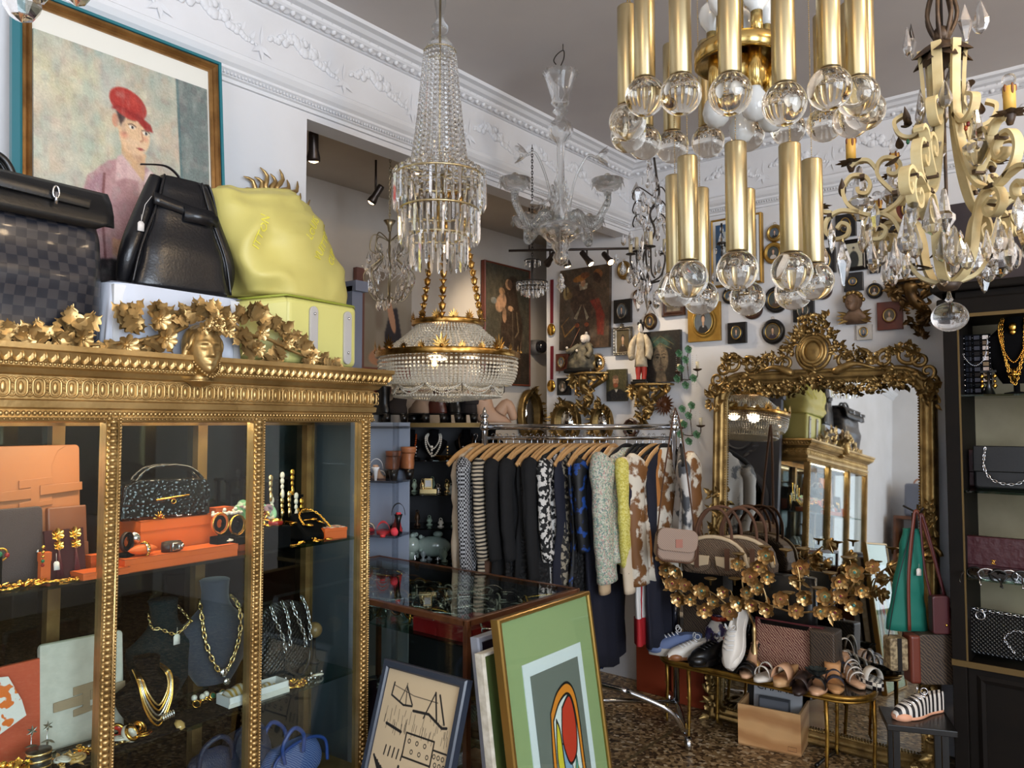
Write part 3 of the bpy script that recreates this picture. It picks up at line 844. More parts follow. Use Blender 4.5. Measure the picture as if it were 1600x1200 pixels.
obj('lower_flap',MB().add(bx(-.043,.05,-.004,0,0,.075),sm=0),BRN,t,bevel=.001)
t = vthing('earring_board','dark red velvet board carrying two gold star earrings with wine tassels','earring display',vx(112,.09),.09,S1,0);t.scale = (1,1,1);eo_ = .038;t.rotation_euler[0] = -.2
obj('board',MB().add(bx(-.048,.048,0,.01,0,.125),sm=0),mat('wine_velvet',(62,16,22),.9),t)
for k,sx in enumerate((-.02,.022)):
 e = obj('earring',MB().add(upright(flower(.016,6,.2)),T(sx,-.006,.113)).add(upright(flower(.013,6,.2)),T(sx,-.008,.085)),JEWEL,t)
 tm = MB()
 for q in range(12): tm.add(tube([(sx + .001*math.cos(q),-.008 + .003*math.sin(q*2),.075),(sx + .008*math.cos(q*.52),-.008 + .004*math.sin(q*.52),.006)],.0016,4))
 obj('tassel',tm,mat('wine_thread',(84,18,30),.6),e)
price_tag(t,(-.03,-.015,.045))
gift_box('narrow upright orange box with a beaded drop earring on its front',.026,.02,.075,vw(vx(76,.08),.08,S1),VA,.3,line=False)
t = vthing('drop_earring','gold drop earring with green and red beads before the narrow orange box','earring',vx(74,.06),.062,S1 + .02,0)
mb = MB()
for i,z in enumerate((.07,.058,.047)): mb.add(sph(.005 - i*.0006,8,5),T(0,0,z))
obj('stem',mb,JEWEL,t);obj('green_bead',MB().add(sph(.0045,8,5),T(0,0,.036)),mat('green_enamel',(20,110,70),.2),t);obj('red_bead',MB().add(sph(.0045,8,5),T(0,0,.026)),mat('red_enamel',(150,24,24),.2),t)
t = vthing('coloured_ring','gold ring with green and red stones before the dark brown cover','ring',vx(8,.06),.06,S1 + .085,0)
obj('band',MB().add(upright(torus(.014,.003,20,6))),JEWEL,t)
obj('green_stone',MB().add(sph(.007,8,6),T(-.005,-.006,.002)),mat('green_enamel',(20,110,70),.2),t)
obj('red_stone',MB().add(sph(.006,8,6),T(.012,-.004,-.002)),mat('red_enamel',(150,24,24),.2),t)
obj('holder',MB().add(cyl(.004,.085,8,-.085)),BLACKM,t)
heap(15,vx(-20,.05),vx(85,.05),.03,.07,S1,'gold jewel heaped on the upper shelf below the dark brown cover','gold jewels at the left of the upper shelf',1.0,.006,JEWEL,seed=3)
heap(7,vx(88,.05),vx(125,.05),.035,.05,S1,'thin gold jewel lying below the wine tassel earrings','gold jewels below the tassels',.6,.003,JEWEL,seed=4)
gift_box('flat orange box with dark edge lines at the front of the upper shelf',.12,.07,.017,vw(vx(163,.05),.05,S1),VA,.5)
gift_box('large orange box under the black crocodile handbag',.26,.13,.118,vw(vx(272,.19),.195,S1),VA,.25)
gift_box('long low orange box along the front edge of the upper shelf',.345,.08,.035,vw(vx(283,.06),.065,S1),VA,.45)
gift_box('small flat orange box on the large box right of the crocodile bag',.07,.05,.014,vw(vx(335,.2),.16,S1 + .119),VA + .1,.5)
gift_box('small orange box tucked between the large orange box and the black ring stand',.05,.04,.045,vw(vx(157,.12),.12,S1),VA,.4)
CROC = mat('black_crocodile_leather',(13,13,15),.2,coat=.3,bump=(95,1.0,.003),voro=True)
t = vthing('crocodile_handbag','glossy black crocodile handbag with gold bar clasp on the large orange box','handbag',vx(258,.17),.17,S1 + .119,-.12);t.scale = (1.08,)*3
mb = MB()
def crocb(a,b):
 w = .245 - .012*b;h = .088 + .012*math.sin(PI*a)
 return ((a - .5)*w,-.035 + .016*b,b*h)
bodyp = [(-.122,0),(.122,0),(.12,.09),(.10,.104),(-.08,.108),(-.115,.095)]
obj('body',MB().add(plate(bodyp,.055,-.028),sm=0),CROC,t,bevel=.008)
obj('flap',MB().add(plate([(-.12,.04),(.118,.048),(.117,.088),(.10,.1035),(-.08,.1075),(-.112,.094)],.006,-.035),sm=0),CROC,t,bevel=.003)
for k in (0,1):
 obj('handle',MB().add(tube(bez([(-.085,-.02 + .035*k,.10),(-.05,-.022 + .035*k,.135),(.02,-.022 + .035*k,.142),(.07,-.02 + .035*k,.13),(.10,-.02 + .035*k,.102)],6),.005,8)),CROC,t)
obj('clasp',MB().add(tube([(-.035,-.037,.052),(.055,-.037,.06)],.003,8)).add(upright(torus(.006,.0015,12,5)),T(.012,-.038,.045)),JEWEL,t)
t = vthing('wrist_watch','silver wrist watch on a dark strap round a stand before the large orange box','watch',vx(203,.07),.07,S1 + .036,.5)
obj('stand',MB().add(bx(-.018,.018,-.012,.018,0,.01),sm=0).add(torus(.019,.006,20,6,sc=(1,1)),T(0,.002,.04) @ RX(PI/2)),BLACKM,t)
obj('strap',MB().add([(tube([(.026*math.cos(q/20*2*PI),0,.04 + .026*math.sin(q/20*2*PI)) for q in range(20)],.007,4,closed=True,flat=(.2,1)))][0]),mat('dark_strap',(48,26,20),.5),t)
c = obj('case',MB().add(cyl(.017,.008,24),T(.022,-.004,.045) @ RY(PI/2) @ RX(-.3)),SILVER,t)
obj('dial',MB().add(cyl(.0135,.001,24,.0082),T(.022,-.004,.045) @ RY(PI/2) @ RX(-.3)),mat('white_dial',(215,215,210),.3),c)
t = vthing('watch_pillow','orange watch pillow with a gold and steel bracelet round it','pillow',vx(228,.055),.055,S1 + .036,0)
pl = MB();pl.add(grid(lambda a,b: ((a - .5)*.085,-.018*math.cos(2*PI*b)*(1 - (abs(a - .5)*2) ** 2.5),.016 + .014*math.sin(2*PI*b)*(1 - (abs(a - .5)*2) ** 2.5)),14,14))
obj('cushion',pl,ORANGE,t)
br = obj('bracelet',MB().add(tube([(.006,-.021*math.cos(2*PI*k/20),.016 + .017*math.sin(2*PI*k/20)) for k in range(20)],.007,4,closed=True,flat=(1,.2),up0=(1,0,0))),SILVER,t)
lk = MB()
for k in range(18): lk.add(box(.006,.003,.003),T(.006,-.0235*math.cos(2*PI*k/18),.016 + .019*math.sin(2*PI*k/18)) @ RX(-2*PI*k/18))
obj('gold_links',lk,JEWEL,br)
t = vthing('buckle_cuff','dark leather cuff with a square silver buckle on the long orange box','bracelet',vx(272,.06),.06,S1 + .036,.2)
obj('strap',MB().add(lathe([(.026,0),(.027,.012),(.026,.026),(.023,.026),(.023,0),(.026,0)],24),S(1.15,.8,1)),mat('dark_strap',(48,26,20),.5),t)
bk = MB();bk.add(upright(tube([(-.011,-.009,0),(.011,-.009,0),(.011,.009,0),(-.011,.009,0)],.003,6,closed=True)),T(-.004,-.023,.014));bk.add(bx(-.022,.02,-.023,-.021,.003,.024),sm=0);bk.add(cyl(.006,.004,12),T(.014,-.026,.014) @ RX(PI/2))
obj('silver_buckle',bk,SILVER,t)
t = vthing('gold_brooch','spiky gold brooch on the lid below the crocodile bag','brooch',vx(255,.13),.135,S1 + .119,0)
mb = MB()
for k in range(7): mb.add(tube([(0,0,.004),(.022*math.cos(k*.55 - .2),.006*math.sin(k),.004 + .02*math.sin(k*.55 - .2))],[.003,.001],5))
mb.add(sph(.007,8,5),T(0,0,.008));obj('rays',mb,JEWEL,t);obj('amber_stone',MB().add(sph(.0045,8,5),T(0,-.006,.01)),mat('amber',(150,60,16),.15),t)
for k,u in enumerate((283,300)):
 t = vthing('crystal_earring',('left' if k == 0 else 'right') + ' one of two sparkling crystal earrings on the orange lid','earring',vx(u,.14),.14,S1 + .12,.3)
 mb = MB()
 for q in range(12): mb.add(sph(.0032,5,3),T((q % 4 - 1.5)*.007,(q // 4 - 1)*.004,.003 + (q // 4)*.003))
 obj('crystals',mb,mat('rhinestone',(220,220,225),.08,1.0),t)
for k,(u,v,y_) in enumerate(((346,825,.07),(373,825,.1))):
 t = vthing('bangle_stand',('gold trimmed orange bangle' if k == 0 else 'wide black and gold bangle') + ' round a black stand right of the large orange box','bangle',vx(u,y_),y_,S1 + (.0355 if k == 0 else .02),.1)
 obj('stand',MB().add(bx(-.02,.02,-.018,.018,0,.022),sm=0).add(cyl(.004,.018,8,.02)).add(upright(torus(.017,.006,24,6,sc=(1,1.1))),T(0,0,.06)),BLACKM,t)
 obj('bangle',MB().add(upright(torus(.026,.004,28,8,sc=(1,1.1))),T(0,0,.06)),JEWEL if k else ORANGE,t)
 obj('trim',MB().add(upright(torus(.0285,.0015,28,6,sc=(1,1.1))),T(0,-.006,.06)),JEWEL,t)
gift_box('small orange box behind the black bangle stand',.05,.05,.025,vw(vx(384,.10),.11,S1),VA,.4)
put_brooch(2,vw(vx(364,.05),.06,S1 + .04),'pearl hanging between the two bangles',None,'pearl',.8,PEARL,name='pearl_stud')
SCARF = tweed('green_floral_scarf',[(140,190,150),(196,214,190),(110,160,120),(200,190,170),(150,120,130)],40)
t = vthing('folded_scarf','pale green patterned scarf rolled behind the bangles','scarf',vx(385,.2),.2,S1 + .085,0)
mb = MB()
for k,(x,z,q) in enumerate(((-.05,.02,.5),(-.01,.03,1.2),(.03,.018,-.4),(.065,.012,.3))):
 mb.add(sph(.03,16,10,sc=(1.1,.8,.75)),T(x,-.02 + .01*(k % 2),z) @ RY(q));mb.add(torus(.022,.008,20,8),T(x + .01,-.03,z) @ RX(1.2) @ RY(q*.5))
obj('folds',mb,SCARF,t)
obj('cardboard_rest',MB().add(bx(-.07,.08,-.02,.03,-.085,.0),sm=0),BLACKM,t)
for k,u in enumerate((345,362,377)):
 put_brooch(4,vw(vx(u,.12),.12,S1 + .12),'pearl and crystal cluster earring before the green scarf','pearl cluster earrings by the scarf','earring',1.1,PEARL,.8,name='cluster_earring')
t = vthing('earring_stand','black earring stand hung with gold drop earrings behind the second gilded post','earring stand',vx(436,.2),.2,S1,0);t.scale = (1.2,1,1.5)
mb = MB();mb.add(bx(-.09,.09,-.02,.02,0,.012),sm=0)
for k,(x,h) in enumerate(((-.07,.13),(-.035,.125),(.005,.13),(.04,.135),(.075,.09),(-.01,.09))):
 mb.add(bx(x - .004,x + .004,-.004 - .01*(k % 2),.004,0,h),sm=0);mb.add(bx(x - .014,x + .014,-.004,.004,h,h + .006),sm=0)
obj('rack',mb,BLACKM,t)
r = random.Random(5)
for k,(x,z) in enumerate(((-.07,.128),(-.035,.14),(.005,.145),(.04,.15),(.03,.1),(.055,.095),(.075,.08),(.005,.1),(-.03,.09),(.06,.06))):
 mb = MB();
 for q in range(3): mb.add(sph(.0085 - .001*q,7,5,sc=(1,.6,1)),T(x,-.015,z - q*.013))
 mb.add(sph(.009,7,5,sc=(.7,.6,1.3)),T(x,-.017,z - .042))
 obj('drop_earring',mb,[JEWEL,GEMS[3],PEARL][k % 3],t)
t = one('velvet_box',MB().add(bx(-.05,.05,-.04,.04,0,.068),sm=0),BLACKM,'black velvet block at the right of the second gilded post','display block',bevel=.003);t.location = vw(vx(428,.06),.07,S1);t.rotation_euler[2] = VA
heap(5,vx(405,.06),vx(452,.06),.04,.1,S1 + .0685,'gold jewel standing on the black velvet block','gold jewels on the black velvet block',.9,.004,JEWEL,seed=8)
t = vthing('enamel_cuff','gold and red enamel cuff on the black velvet block','bracelet',vx(430,.06),.05,S1 + .0685,0)
obj('cuff',MB().add(lathe([(.02,0),(.022,.01),(.02,.022),(.018,.022),(.02,.01),(.018,0),(.02,0)],20)),JEWEL,t)
obj('red_band',MB().add(lathe([(.0225,.005),(.0232,.011),(.0225,.017)],20)),mat('red_enamel',(150,24,24),.2),t)
t = vthing('scroll_mount','gilded leafy scroll standing at the right of the black velvet block','ornament',vx(412,.1),.1,S1 + .069,0)
mb = MB()
for k in range(12): mb.add(leaf(.022,.014,2,.4,.3,5),T(-.01 + .0022*k,0,.004*k) @ RX(PI/2) @ RZ(k*.9))
obj('leaves',mb,JEWEL,t)
t = vthing('necklace_cushion','gold rope necklace draped over a sloping black cushion beside the velvet block','necklace',vx(484,.12),.12,S1,0)
obj('cushion',MB().add(([(-.055,-.06,0),(.055,-.06,0),(.055,.05,0),(-.055,.05,0),(-.055,-.06,.02),(.055,-.06,.02),(.055,.03,.09),(-.055,.03,.09)],[(0,3,2,1),(4,5,6,7),(0,1,5,4),(1,2,6,5),(3,0,4,7),(2,3,7,6)]),sm=0),BLACKM,t,bevel=.008)
mb = MB();chain(mb,bez([(-.045,-.035,.05),(-.04,0,.082),(0,.02,.098),(.035,0,.085),(.05,-.04,.05),(.052,-.06,.03)],6),.0055,.002);obj('rope_chain',mb,JEWEL,t)
heap(9,vx(460,.06),vx(512,.06),.07,.12,S1 + .045,'gold and ruby jewel pinned on the sloping black cushion','jewels pinned on the black cushion',.75,.02,JEWEL,seed=9)
heap(9,vx(460,.03),vx(515,.03),.025,.05,S1,'small gold jewel along the shelf edge below the black cushion','small gold jewels along the upper shelf edge',.65,.004,JEWEL,seed=10)
t = gift_box('orange box with a floral scarf on its top at the right end of the shelf',.085,.07,.036,vw(-.075,.075,S1),VA - .25,.3,line=False)
obj('floral_top',MB().add(bx(-.036,.036,-.03,.03,.0362,.038),sm=0),tweed('floral_silk',[(210,60,60),(236,226,206),(236,226,206),(60,90,70),(210,130,120)],90,.4),t)
t = vthing('orange_folder','large matt orange folder leaning at the left of the lower shelf','folder',vx(22,.2),.17,S2,0);t.rotation_euler[0] = -.1
obj('body',MB().add(plate(rrect(.19,.245,.006),.02),T(0,0,.12),sm=0),mat('coral_leather',(200,84,52),.6),t,bevel=.003)
sc_ = MB();sc_.add(plate([(-.09,.06),(.04,.12),(.03,.16),(.0,.225),(-.09,.24)],.004,-.012),sm=0)
t2 = vthing('silk_scarf','white silk scarf with orange print in front of the orange folder','scarf',vx(22,.17),.145,S2,0);t2.rotation_euler[0] = -.1
obj('cloth',sc_,mat('orange_print_silk',(232,226,222),.4,noise_=(30,2,.54,.56),color2=(226,112,40)),t2)
WGR = mat('off_white_canvas',(206,200,188),.7,noise_=(40,2),color2=(196,190,178));TAUPE = mat('taupe_leather',(158,134,106),.5)
h_clutch('tall off white clutch with taupe trim standing across the first gilded post',.21,.275,vw(vx(150,.14),.16,S2),VA - .12,WGR,TAUPE,-.1)
bpy.data.objects
for k,u in enumerate((64,88)):
 t = vthing('star_earring',('left' if k == 0 else 'right') + ' silver star earring standing before the orange folder','earring',vx(u,.1),.1,S2,0)
 mb = MB()
 for q in range(6): mb.add(leaf(.014,.006,1,0,.3,3,0),T(0,-.003,.095) @ RX(PI/2) @ RZ(q*PI/3))
 for q in range(6): mb.add(leaf(.02,.007,1,0,.3,3,0),T(.003,-.003,.06 - .03*(q % 2)) @ RX(PI/2) @ RZ(PI + (q - 2.5)*.6))
 obj('stars',mb,mat('pewter',(150,150,140),.3,.9),t);obj('wire',MB().add(tube([(0,0,0),(0,0,.1)],.0012,5)),SILVER,t)
BUSTG = mat('grey_blue_velvet',(58,64,76),.95,spec=.1,sheen=.3);BUSTD = mat('dark_teal_velvet',(22,34,38),.95,spec=.1)
def bust(label,loc,rz,m,h=.22,w=.16,hollow=False,name='necklace_bust',cat='necklace bust'):
 """necklace display: sloping shoulders and a neck"""
 t = thing(name,label,cat,loc,rz)
 def fn(a,b):
  q = 2*PI*a
  if b < .55: k = b/.55;hw = w/2*(.42 + .58*math.sin(k*PI/2) ** .9);dp = .03 + .03*k;z = h*(.12 + .5*k)
  elif b < .75: k = (b - .55)/.2;hw = w/2*(1 - .62*k ** .7);dp = .06 - .022*k;z = h*(.62 + .16*k)
  else: k = (b - .75)/.25;hw = w/2*(.38 - .04*math.sin(k*PI));dp = .038;z = h*(.78 + .22*k)
  return (hw*math.cos(q),dp*math.sin(q)*(1 if math.sin(q) < 0 else .35) - .01 + .02*max(0,b - .5),z)
 mb = MB();mb.add(grid(fn,28,18));mb.add(sph(w*.19,16,6,sc=(1,.9,.18)),T(0,-.0,h))
 obj('torso',mb,m,t)
 obj('foot',MB().add(cyl(.012,h*.2,10)).add(lathe([(.05,0),(.048,.008),(.012,.014)],20)),BLACKM,t)
 return t
def collar(parent,h,w,name,m,kind='chain',drop=.5,r=.006,seg=1,y=-.07,z0=None):
 """necklace lying on a bust"""
 z0 = z0 if z0 is not None else h*.86
 P = bez([(-w*.2,.0,z0),(-w*.25,y*.72,z0 - h*.12*1),(-w*.2,y,z0 - h*drop*.62),(0,y - .004,z0 - h*drop),(w*.2,y,z0 - h*drop*.62),(w*.25,y*.72,z0 - h*.12),(w*.2,0,z0)],7)
 mb = MB()
 if kind == 'chain': chain(mb,P,r,r*.32)
 elif kind == 'beads': beads(mb,P,r,8,6)
 else: mb.add(tube(P,r,8))
 return obj(name,mb,m,parent)
b1 = bust('grey blue velvet bust with a long gold link necklace on the lower shelf',vw(vx(340,.2),.2,S2),VA - .2,BUSTG,.36,.25)
n1 = collar(b1,.36,.24,'gold_necklace',GEMS[3],'chain',.62,.011,y=-.075)
obj('pendant',MB().add(sph(.014,12,8,sc=(1,.5,1)),T(0,-.085,.09)).add(sph(.012,12,8,sc=(1,.5,1)),T(.01,-.085,.06)),mat('rhinestone',(220,220,225),.08,1.0),n1)
b2 = bust('dark teal bust with a short gold chain behind the grey blue bust',vw(vx(262,.23),.235,S2),VA,BUSTD,.32,.24)
collar(b2,.32,.24,'chain_necklace',GEMS[3],'chain',.2,.007,z0=.32*.92)
price_tag(b2,(.0,-.08,.23),.02,.03)
b3 = bust('small black velvet bust with a five strand gold necklace',vw(vx(243,.09),.11,S2),VA,BLACKM,.20,.19)
for k in range(5):
 collar(b3,.20,.19 - .014*k,'gold_strand',[JEWEL,GEMS[3],SILVER][k % 3],'tube',.74 - .07*k,.003,z0=.175,y=-.066)
mb = MB()
for k in range(6): mb.add(torus(.009,.0022,12,5),T(.008 + .006*k,-.074,.045 + .001*k) @ RY(PI/2))
obj('crystal_rings',mb,mat('rhinestone',(220,220,225),.08,1.0),b3)
t = one('black_mat',MB().add(bx(-.23,.17,-.055,.06,0,.006),sm=0),BLACKM,'thin black velvet mat under the gold and red earrings on the lower shelf','display mat');t.location = vw(vx(300,.08),.08,S2);t.rotation_euler[2] = VA
RED = mat('coral_red',(206,48,34),.2);GREENS = mat('emerald_stone',(10,92,66),.1,coat=.5)
def stud(u,v,m,label,s=.011,z=None):
 p = on_shelf(u,v,S2 + .007);t = vthing('stud_earring',label,'earring',p.x,max(.035,min(p.y,.15)),S2 + .007,0)
 obj('setting',MB().add(lathe([(s,0),(s*1.1,s*.25),(s*.85,s*.4)],18),T(0,0,s*.9) @ RX(1.1)),JEWEL,t)
 obj('stone',MB().add(sph(s*.85,14,8,sc=(1,1,.45)),T(0,-s*.3,s*1.0) @ RX(1.1)),m,t)
stud(344,1097,RED,'left coral red stud earring with a gold rim');stud(357,1092,RED,'right coral red stud earring with a gold rim')
stud(325,1090,GREENS,'left dark green stone earring');stud(337,1084,GREENS,'right dark green stone earring')
for k,(u,v) in enumerate(((293,1098),(306,1090),(316,1100))):
 p = on_shelf(u,v,S2 + .007)
 t = vthing('pearl_earring',['left pearl and gold earring before the small bust','pearl and gold earring standing behind the amber drop','rightmost gold leaf earring on the black mat'][k],'earring',p.x,max(.03,min(p.y,.15)),S2 + .007,k)
 obj('pearl',MB().add(sph(.009,12,8),T(0,0,.022)),PEARL,t)
 mb = MB();mb.add(lathe([(.004,0),(.008,.01),(.009,.016)],10));mb.add(leaf(.025,.014,2,.3,.3,5),RZ(k + 2));mb.add(torus(.012,.002,14,5),T(0,-.012,.006) @ RX(.8));obj('gold_mount',mb,JEWEL,t)
t = vthing('amber_brooch','angular amber coloured glass brooch at the front of the black mat','brooch',vx(290,.04),.04,S2 + .007,0)
obj('stone',MB().add(lathe([(0,0),(.014,.003),(.015,.006),(.007,.012),(0,.012)],7),RX(.6) @ S(1,1.3,1)),mat('amber_glass',(196,158,96),.1,coat=.6),t)
t = one('jewel_tray',MB().add(prism(rrect(.30,.075,.035,6),.008)),BLACKM,'long rounded black tray heaped with jewels at the front of the lower shelf','tray');t.location = vw(vx(172,.055),.058,S2);t.rotation_euler[2] = VA - .02
AMB = mat('amber_glass',(196,158,96),.1,coat=.6)
heap(26,vx(108,.05),vx(246,.05),.035,.08,S2 + .009,'gold or crystal jewel heaped on the long black tray','jewels heaped on the long black tray',.95,.012,None,seed=12)
heap(5,vx(100,.05),vx(135,.05),.03,.06,S2 + .009,'amber glass jewel at the left end of the black tray','amber glass jewels on the black tray',1.1,.006,AMB,seed=13)
for k,(u,v) in enumerate(((196,1128),(222,1125),(205,1134))):
 t = vthing('shell_bangle',['coral and gold shell shaped bangle at the back of the black tray','largest gold ribbed shell bangle on the black tray','small cream shell bangle on the black tray'][k],'bangle',vx(u,.08),.09 - .02*k,S2 + .009,.3*k)
 obj('shell',MB().add(torus(.016,.009,22,8),RX(.9) @ T(0,0,.0)),[RED,JEWEL,PEARL][k],t,loc=(0,0,.018))
 obj('ribs',MB().add(torus(.019,.0055,22,8),RX(.9)),JEWEL,t,loc=(0,-.006,.02))
t = vthing('charm_bracelet','heavy gold ball and leaf bracelet at the left end of the lower shelf','bracelet',vx(20,.06),.055,S2,0)
mb = MB();r = random.Random(4)
for k in range(14):
 q = 2*PI*k/14;mb.add(sph(.011,10,7),T(.04*math.cos(q),-.0 + .022*math.sin(q),.022 + .02*math.sin(q*1.0)))
obj('gold_balls',mb,JEWEL,t)
mb = MB()
for k in range(26): mb.add(r.choice(LF),T(.045 + r.uniform(-.02,.02),r.uniform(-.02,.01),.02 + r.uniform(-.01,.03)) @ RX(r.uniform(0,2)) @ RZ(r.uniform(0,6)) @ S(.4))
obj('gold_leaves',mb,JEWEL,t)
t = vthing('striped_cuff','black cuff with broad silver stripes beside the gold ball bracelet','bracelet',vx(76,.05),.05,S2,.1)
obj('cuff',MB().add(cyl(.028,.062,26)),BLACK,t)
mb = MB()
for z in (.006,.022,.038,.054): mb.add(lathe([(.0284,z),(.0295,z + .003),(.0284,z + .006)],26))
obj('silver_stripes',mb,GEMS[3],t)
t = vthing('white_box','open white box holding a striped silk scarf across the second gilded post','box',vx(406,.06),.07,S2,-.05)
mb = MB()
for g in (bx(-.105,.105,-.035,-.032,0,.036),bx(-.105,.105,.032,.035,0,.036),bx(-.105,-.102,-.035,.035,0,.036),bx(.102,.105,-.035,.035,0,.036),bx(-.105,.105,-.035,.035,0,.004)): mb.add(g,sm=0)
obj('tray',mb,WHITE,t)
obj('lettering',MB().add(bx(-.107,.107,-.037,-.035,.0,.017),sm=0),mat('cream_card',(216,212,204),.6),t)
t = vthing('striped_scarf','grey and yellow striped silk scarf folded inside the white box','scarf',vx(406,.06),.07,S2,-.05)
obj('folds',MB().add(grid(lambda a,b: ((a - .5)*.19,(b - .5)*.058,.012 + .028*math.sin(PI*a)*math.sin(PI*b) + .035*gauss(a - .2,.18)*(b) + .006*math.sin(26*a)),30,10)),wavy('striped_silk',(206,200,190),(176,144,70),22,2,'X'),t,solid=.002)
QUILT = bpy.data.materials.new('quilted_black_leather');QUILT.use_nodes = True
_N = QUILT.node_tree.nodes;_L = QUILT.node_tree.links;_B = _N['Principled BSDF'];_B.inputs['Base Color'].default_value = (*lin((16,16,17)),1);_B.inputs['Roughness'].default_value = .3
_tc = _N.new('ShaderNodeTexCoord');hs = []
for ang in (PI/4,-PI/4):
 mp = _N.new('ShaderNodeMapping');mp.inputs['Rotation'].default_value = (0,ang,0);w_ = _N.new('ShaderNodeTexWave');w_.inputs['Scale'].default_value = 26;w_.bands_direction = 'X';w_.wave_profile = 'SIN'
 _L.new(_tc.outputs['Object'],mp.inputs[0]);_L.new(mp.outputs[0],w_.inputs[0])
 pw = _N.new('ShaderNodeMath');pw.operation = 'POWER';pw.inputs[1].default_value = .35;_L.new(w_.outputs['Fac'],pw.inputs[0]);hs.append(pw)
mn = _N.new('ShaderNodeMath');mn.operation = 'MINIMUM';_L.new(hs[0].outputs[0],mn.inputs[0]);_L.new(hs[1].outputs[0],mn.inputs[1])
bp = _N.new('ShaderNodeBump');bp.inputs['Strength'].default_value = .9;bp.inputs['Distance'].default_value = .003;_L.new(mn.outputs[0],bp.inputs['Height']);_L.new(bp.outputs[0],_B.inputs['Normal'])
def soft_bag(mb,w,h,d,M=None,top=.85,sag=.01,nu=18,nv=12):
 """closed cushion-like bag body, base on z=0"""
 def fn(a,b):
  q = 2*PI*a;k = math.sin(PI*min(max(b,.0),1)) ** .25 if 0 < b < 1 else 0
  ww = w/2*(1 - (1 - top)*b) ;c_,s_ = math.cos(q),math.sin(q)
  sx = math.copysign(abs(c_) ** .55,c_);sy = math.copysign(abs(s_) ** .7,s_)
  return (ww*sx*(.3 + .7*k),d/2*sy*k*(1 - .45*b),h*b + sag*math.sin(3*q)*(b > .8)*0)
 mb.add(grid(fn,nu*2,nv),M)
t = vthing('quilted_bag','black quilted leather handbag with silver chain handles behind the white box','handbag',vx(446,.17),.18,S2,0)
mb = MB();soft_bag(mb,.25,.25,.1,top=.92);obj('body',mb,QUILT,t)
for k,(xa,xb) in enumerate(((-.05,-.02),(.035,.07))):
 mb = MB();P = bez([(xa - .02,-.03,.26),(xa - .015,-.055,.21),(xa + .012,-.065,.14),(xa + .02,-.065,.10)],8);chain(mb,P,.010,.003);P = bez([(xa + .03,-.02,.265),(xa + .035,-.055,.21),(xa + .04,-.065,.12)],8);chain(mb,P,.010,.003)
 obj('chain',mb,SILVER,t)
obj('strap',MB().add(tube(bez([(-.02,-.065,.07),(-.01,-.07,.03),(.03,-.075,.012),(.065,-.07,.04),(.075,-.065,.08)],6),.005,6,flat=(1,.5))),LEATHER,t)
heap(8,vx(462,.05),vx(508,.05),.04,.1,S2,'gold or enamel jewel at the right end of the lower shelf','jewels at the right end of the lower shelf',1.0,.012,None,seed=21)
heap(5,vx(448,.05),vx(478,.05),.03,.06,S2,'twisted gold bracelet beside the white box','gold bracelets beside the white box',1.1,.004,JEWEL,seed=22)
t = vthing('wooden_ball_finial','mottled wooden ball on a dark stem at the right end of the lower shelf','ball finial',-.04,.2,S2,0)
obj('ball',MB().add(sph(.028,20,14),T(0,0,.115)),mat('burl_wood',(148,122,80),.35,noise_=(30,4),color2=(110,84,52)),t)
obj('stem',MB().add(lathe([(.022,0),(.02,.006),(.006,.014),(.005,.09)],12)),BLACK,t)
BLUE = mat('blue_leather',(38,66,134),.38);NAVY = mat('navy_woven_leather',(30,38,66),.5,bump=(260,.6,.002),voro=True)
CHEV = wavy('blue_chevron_canvas',(48,74,140),(112,128,168),60,3,'DIAGONAL',.5,lo=.55,hi=.6)
t = vthing('blue_handbag','bright blue chevron handbag with rolled handles on the vitrine floor','handbag',vx(468,.1),.12,.41,.1)
mb = MB();soft_bag(mb,.27,.13,.12,top=.8);obj('body',mb,CHEV,t)
obj('trim',MB().add(tube(bez([(-.125,-.045,.03),(-.11,-.042,.10),(-.04,-.04,.13),(.05,-.04,.13),(.115,-.042,.1),(.125,-.045,.03)],6),.006,6)),BLUE,t)
for k in (0,1): obj('handle',MB().add(tube(bez([(-.075,-.05 + .07*k,.09),(-.09,-.055 + .09*k,.15),(-.05,-.06 + .1*k,.195),(.0,-.055 + .09*k,.16),(.005,-.05 + .07*k,.1)],7),.007,8)),BLUE,t)
for k,(u,lab) in enumerate(((345,'dark navy woven handbag with a looped strap at the centre of the vitrine floor'),(400,'navy woven handbag standing behind the bright blue one'))):
 t = vthing('navy_handbag',lab,'handbag',vx(u,.14),.15 + .02*k,.41,-.1)
 mb = MB();soft_bag(mb,.22,.19 + .02*k,.1,top=.7);obj('body',mb,NAVY,t)
 obj('handle',MB().add(tube(bez([(-.06,-.03,.15),(-.05,-.04,.21),(.0,-.045,.235),(.04,-.04,.2),(.05,-.03,.15)],6),.008,8)),NAVY,t)
t = one('grey_card_box',MB().add(bx(-.06,.06,-.05,.05,0,.15),sm=0),mat('grey_card',(84,76,76),.7),'plain grey card box on the vitrine floor left of the navy bags','box',bevel=.002);t.location = vw(vx(262,.12),.14,.41);t.rotation_euler[2] = VA
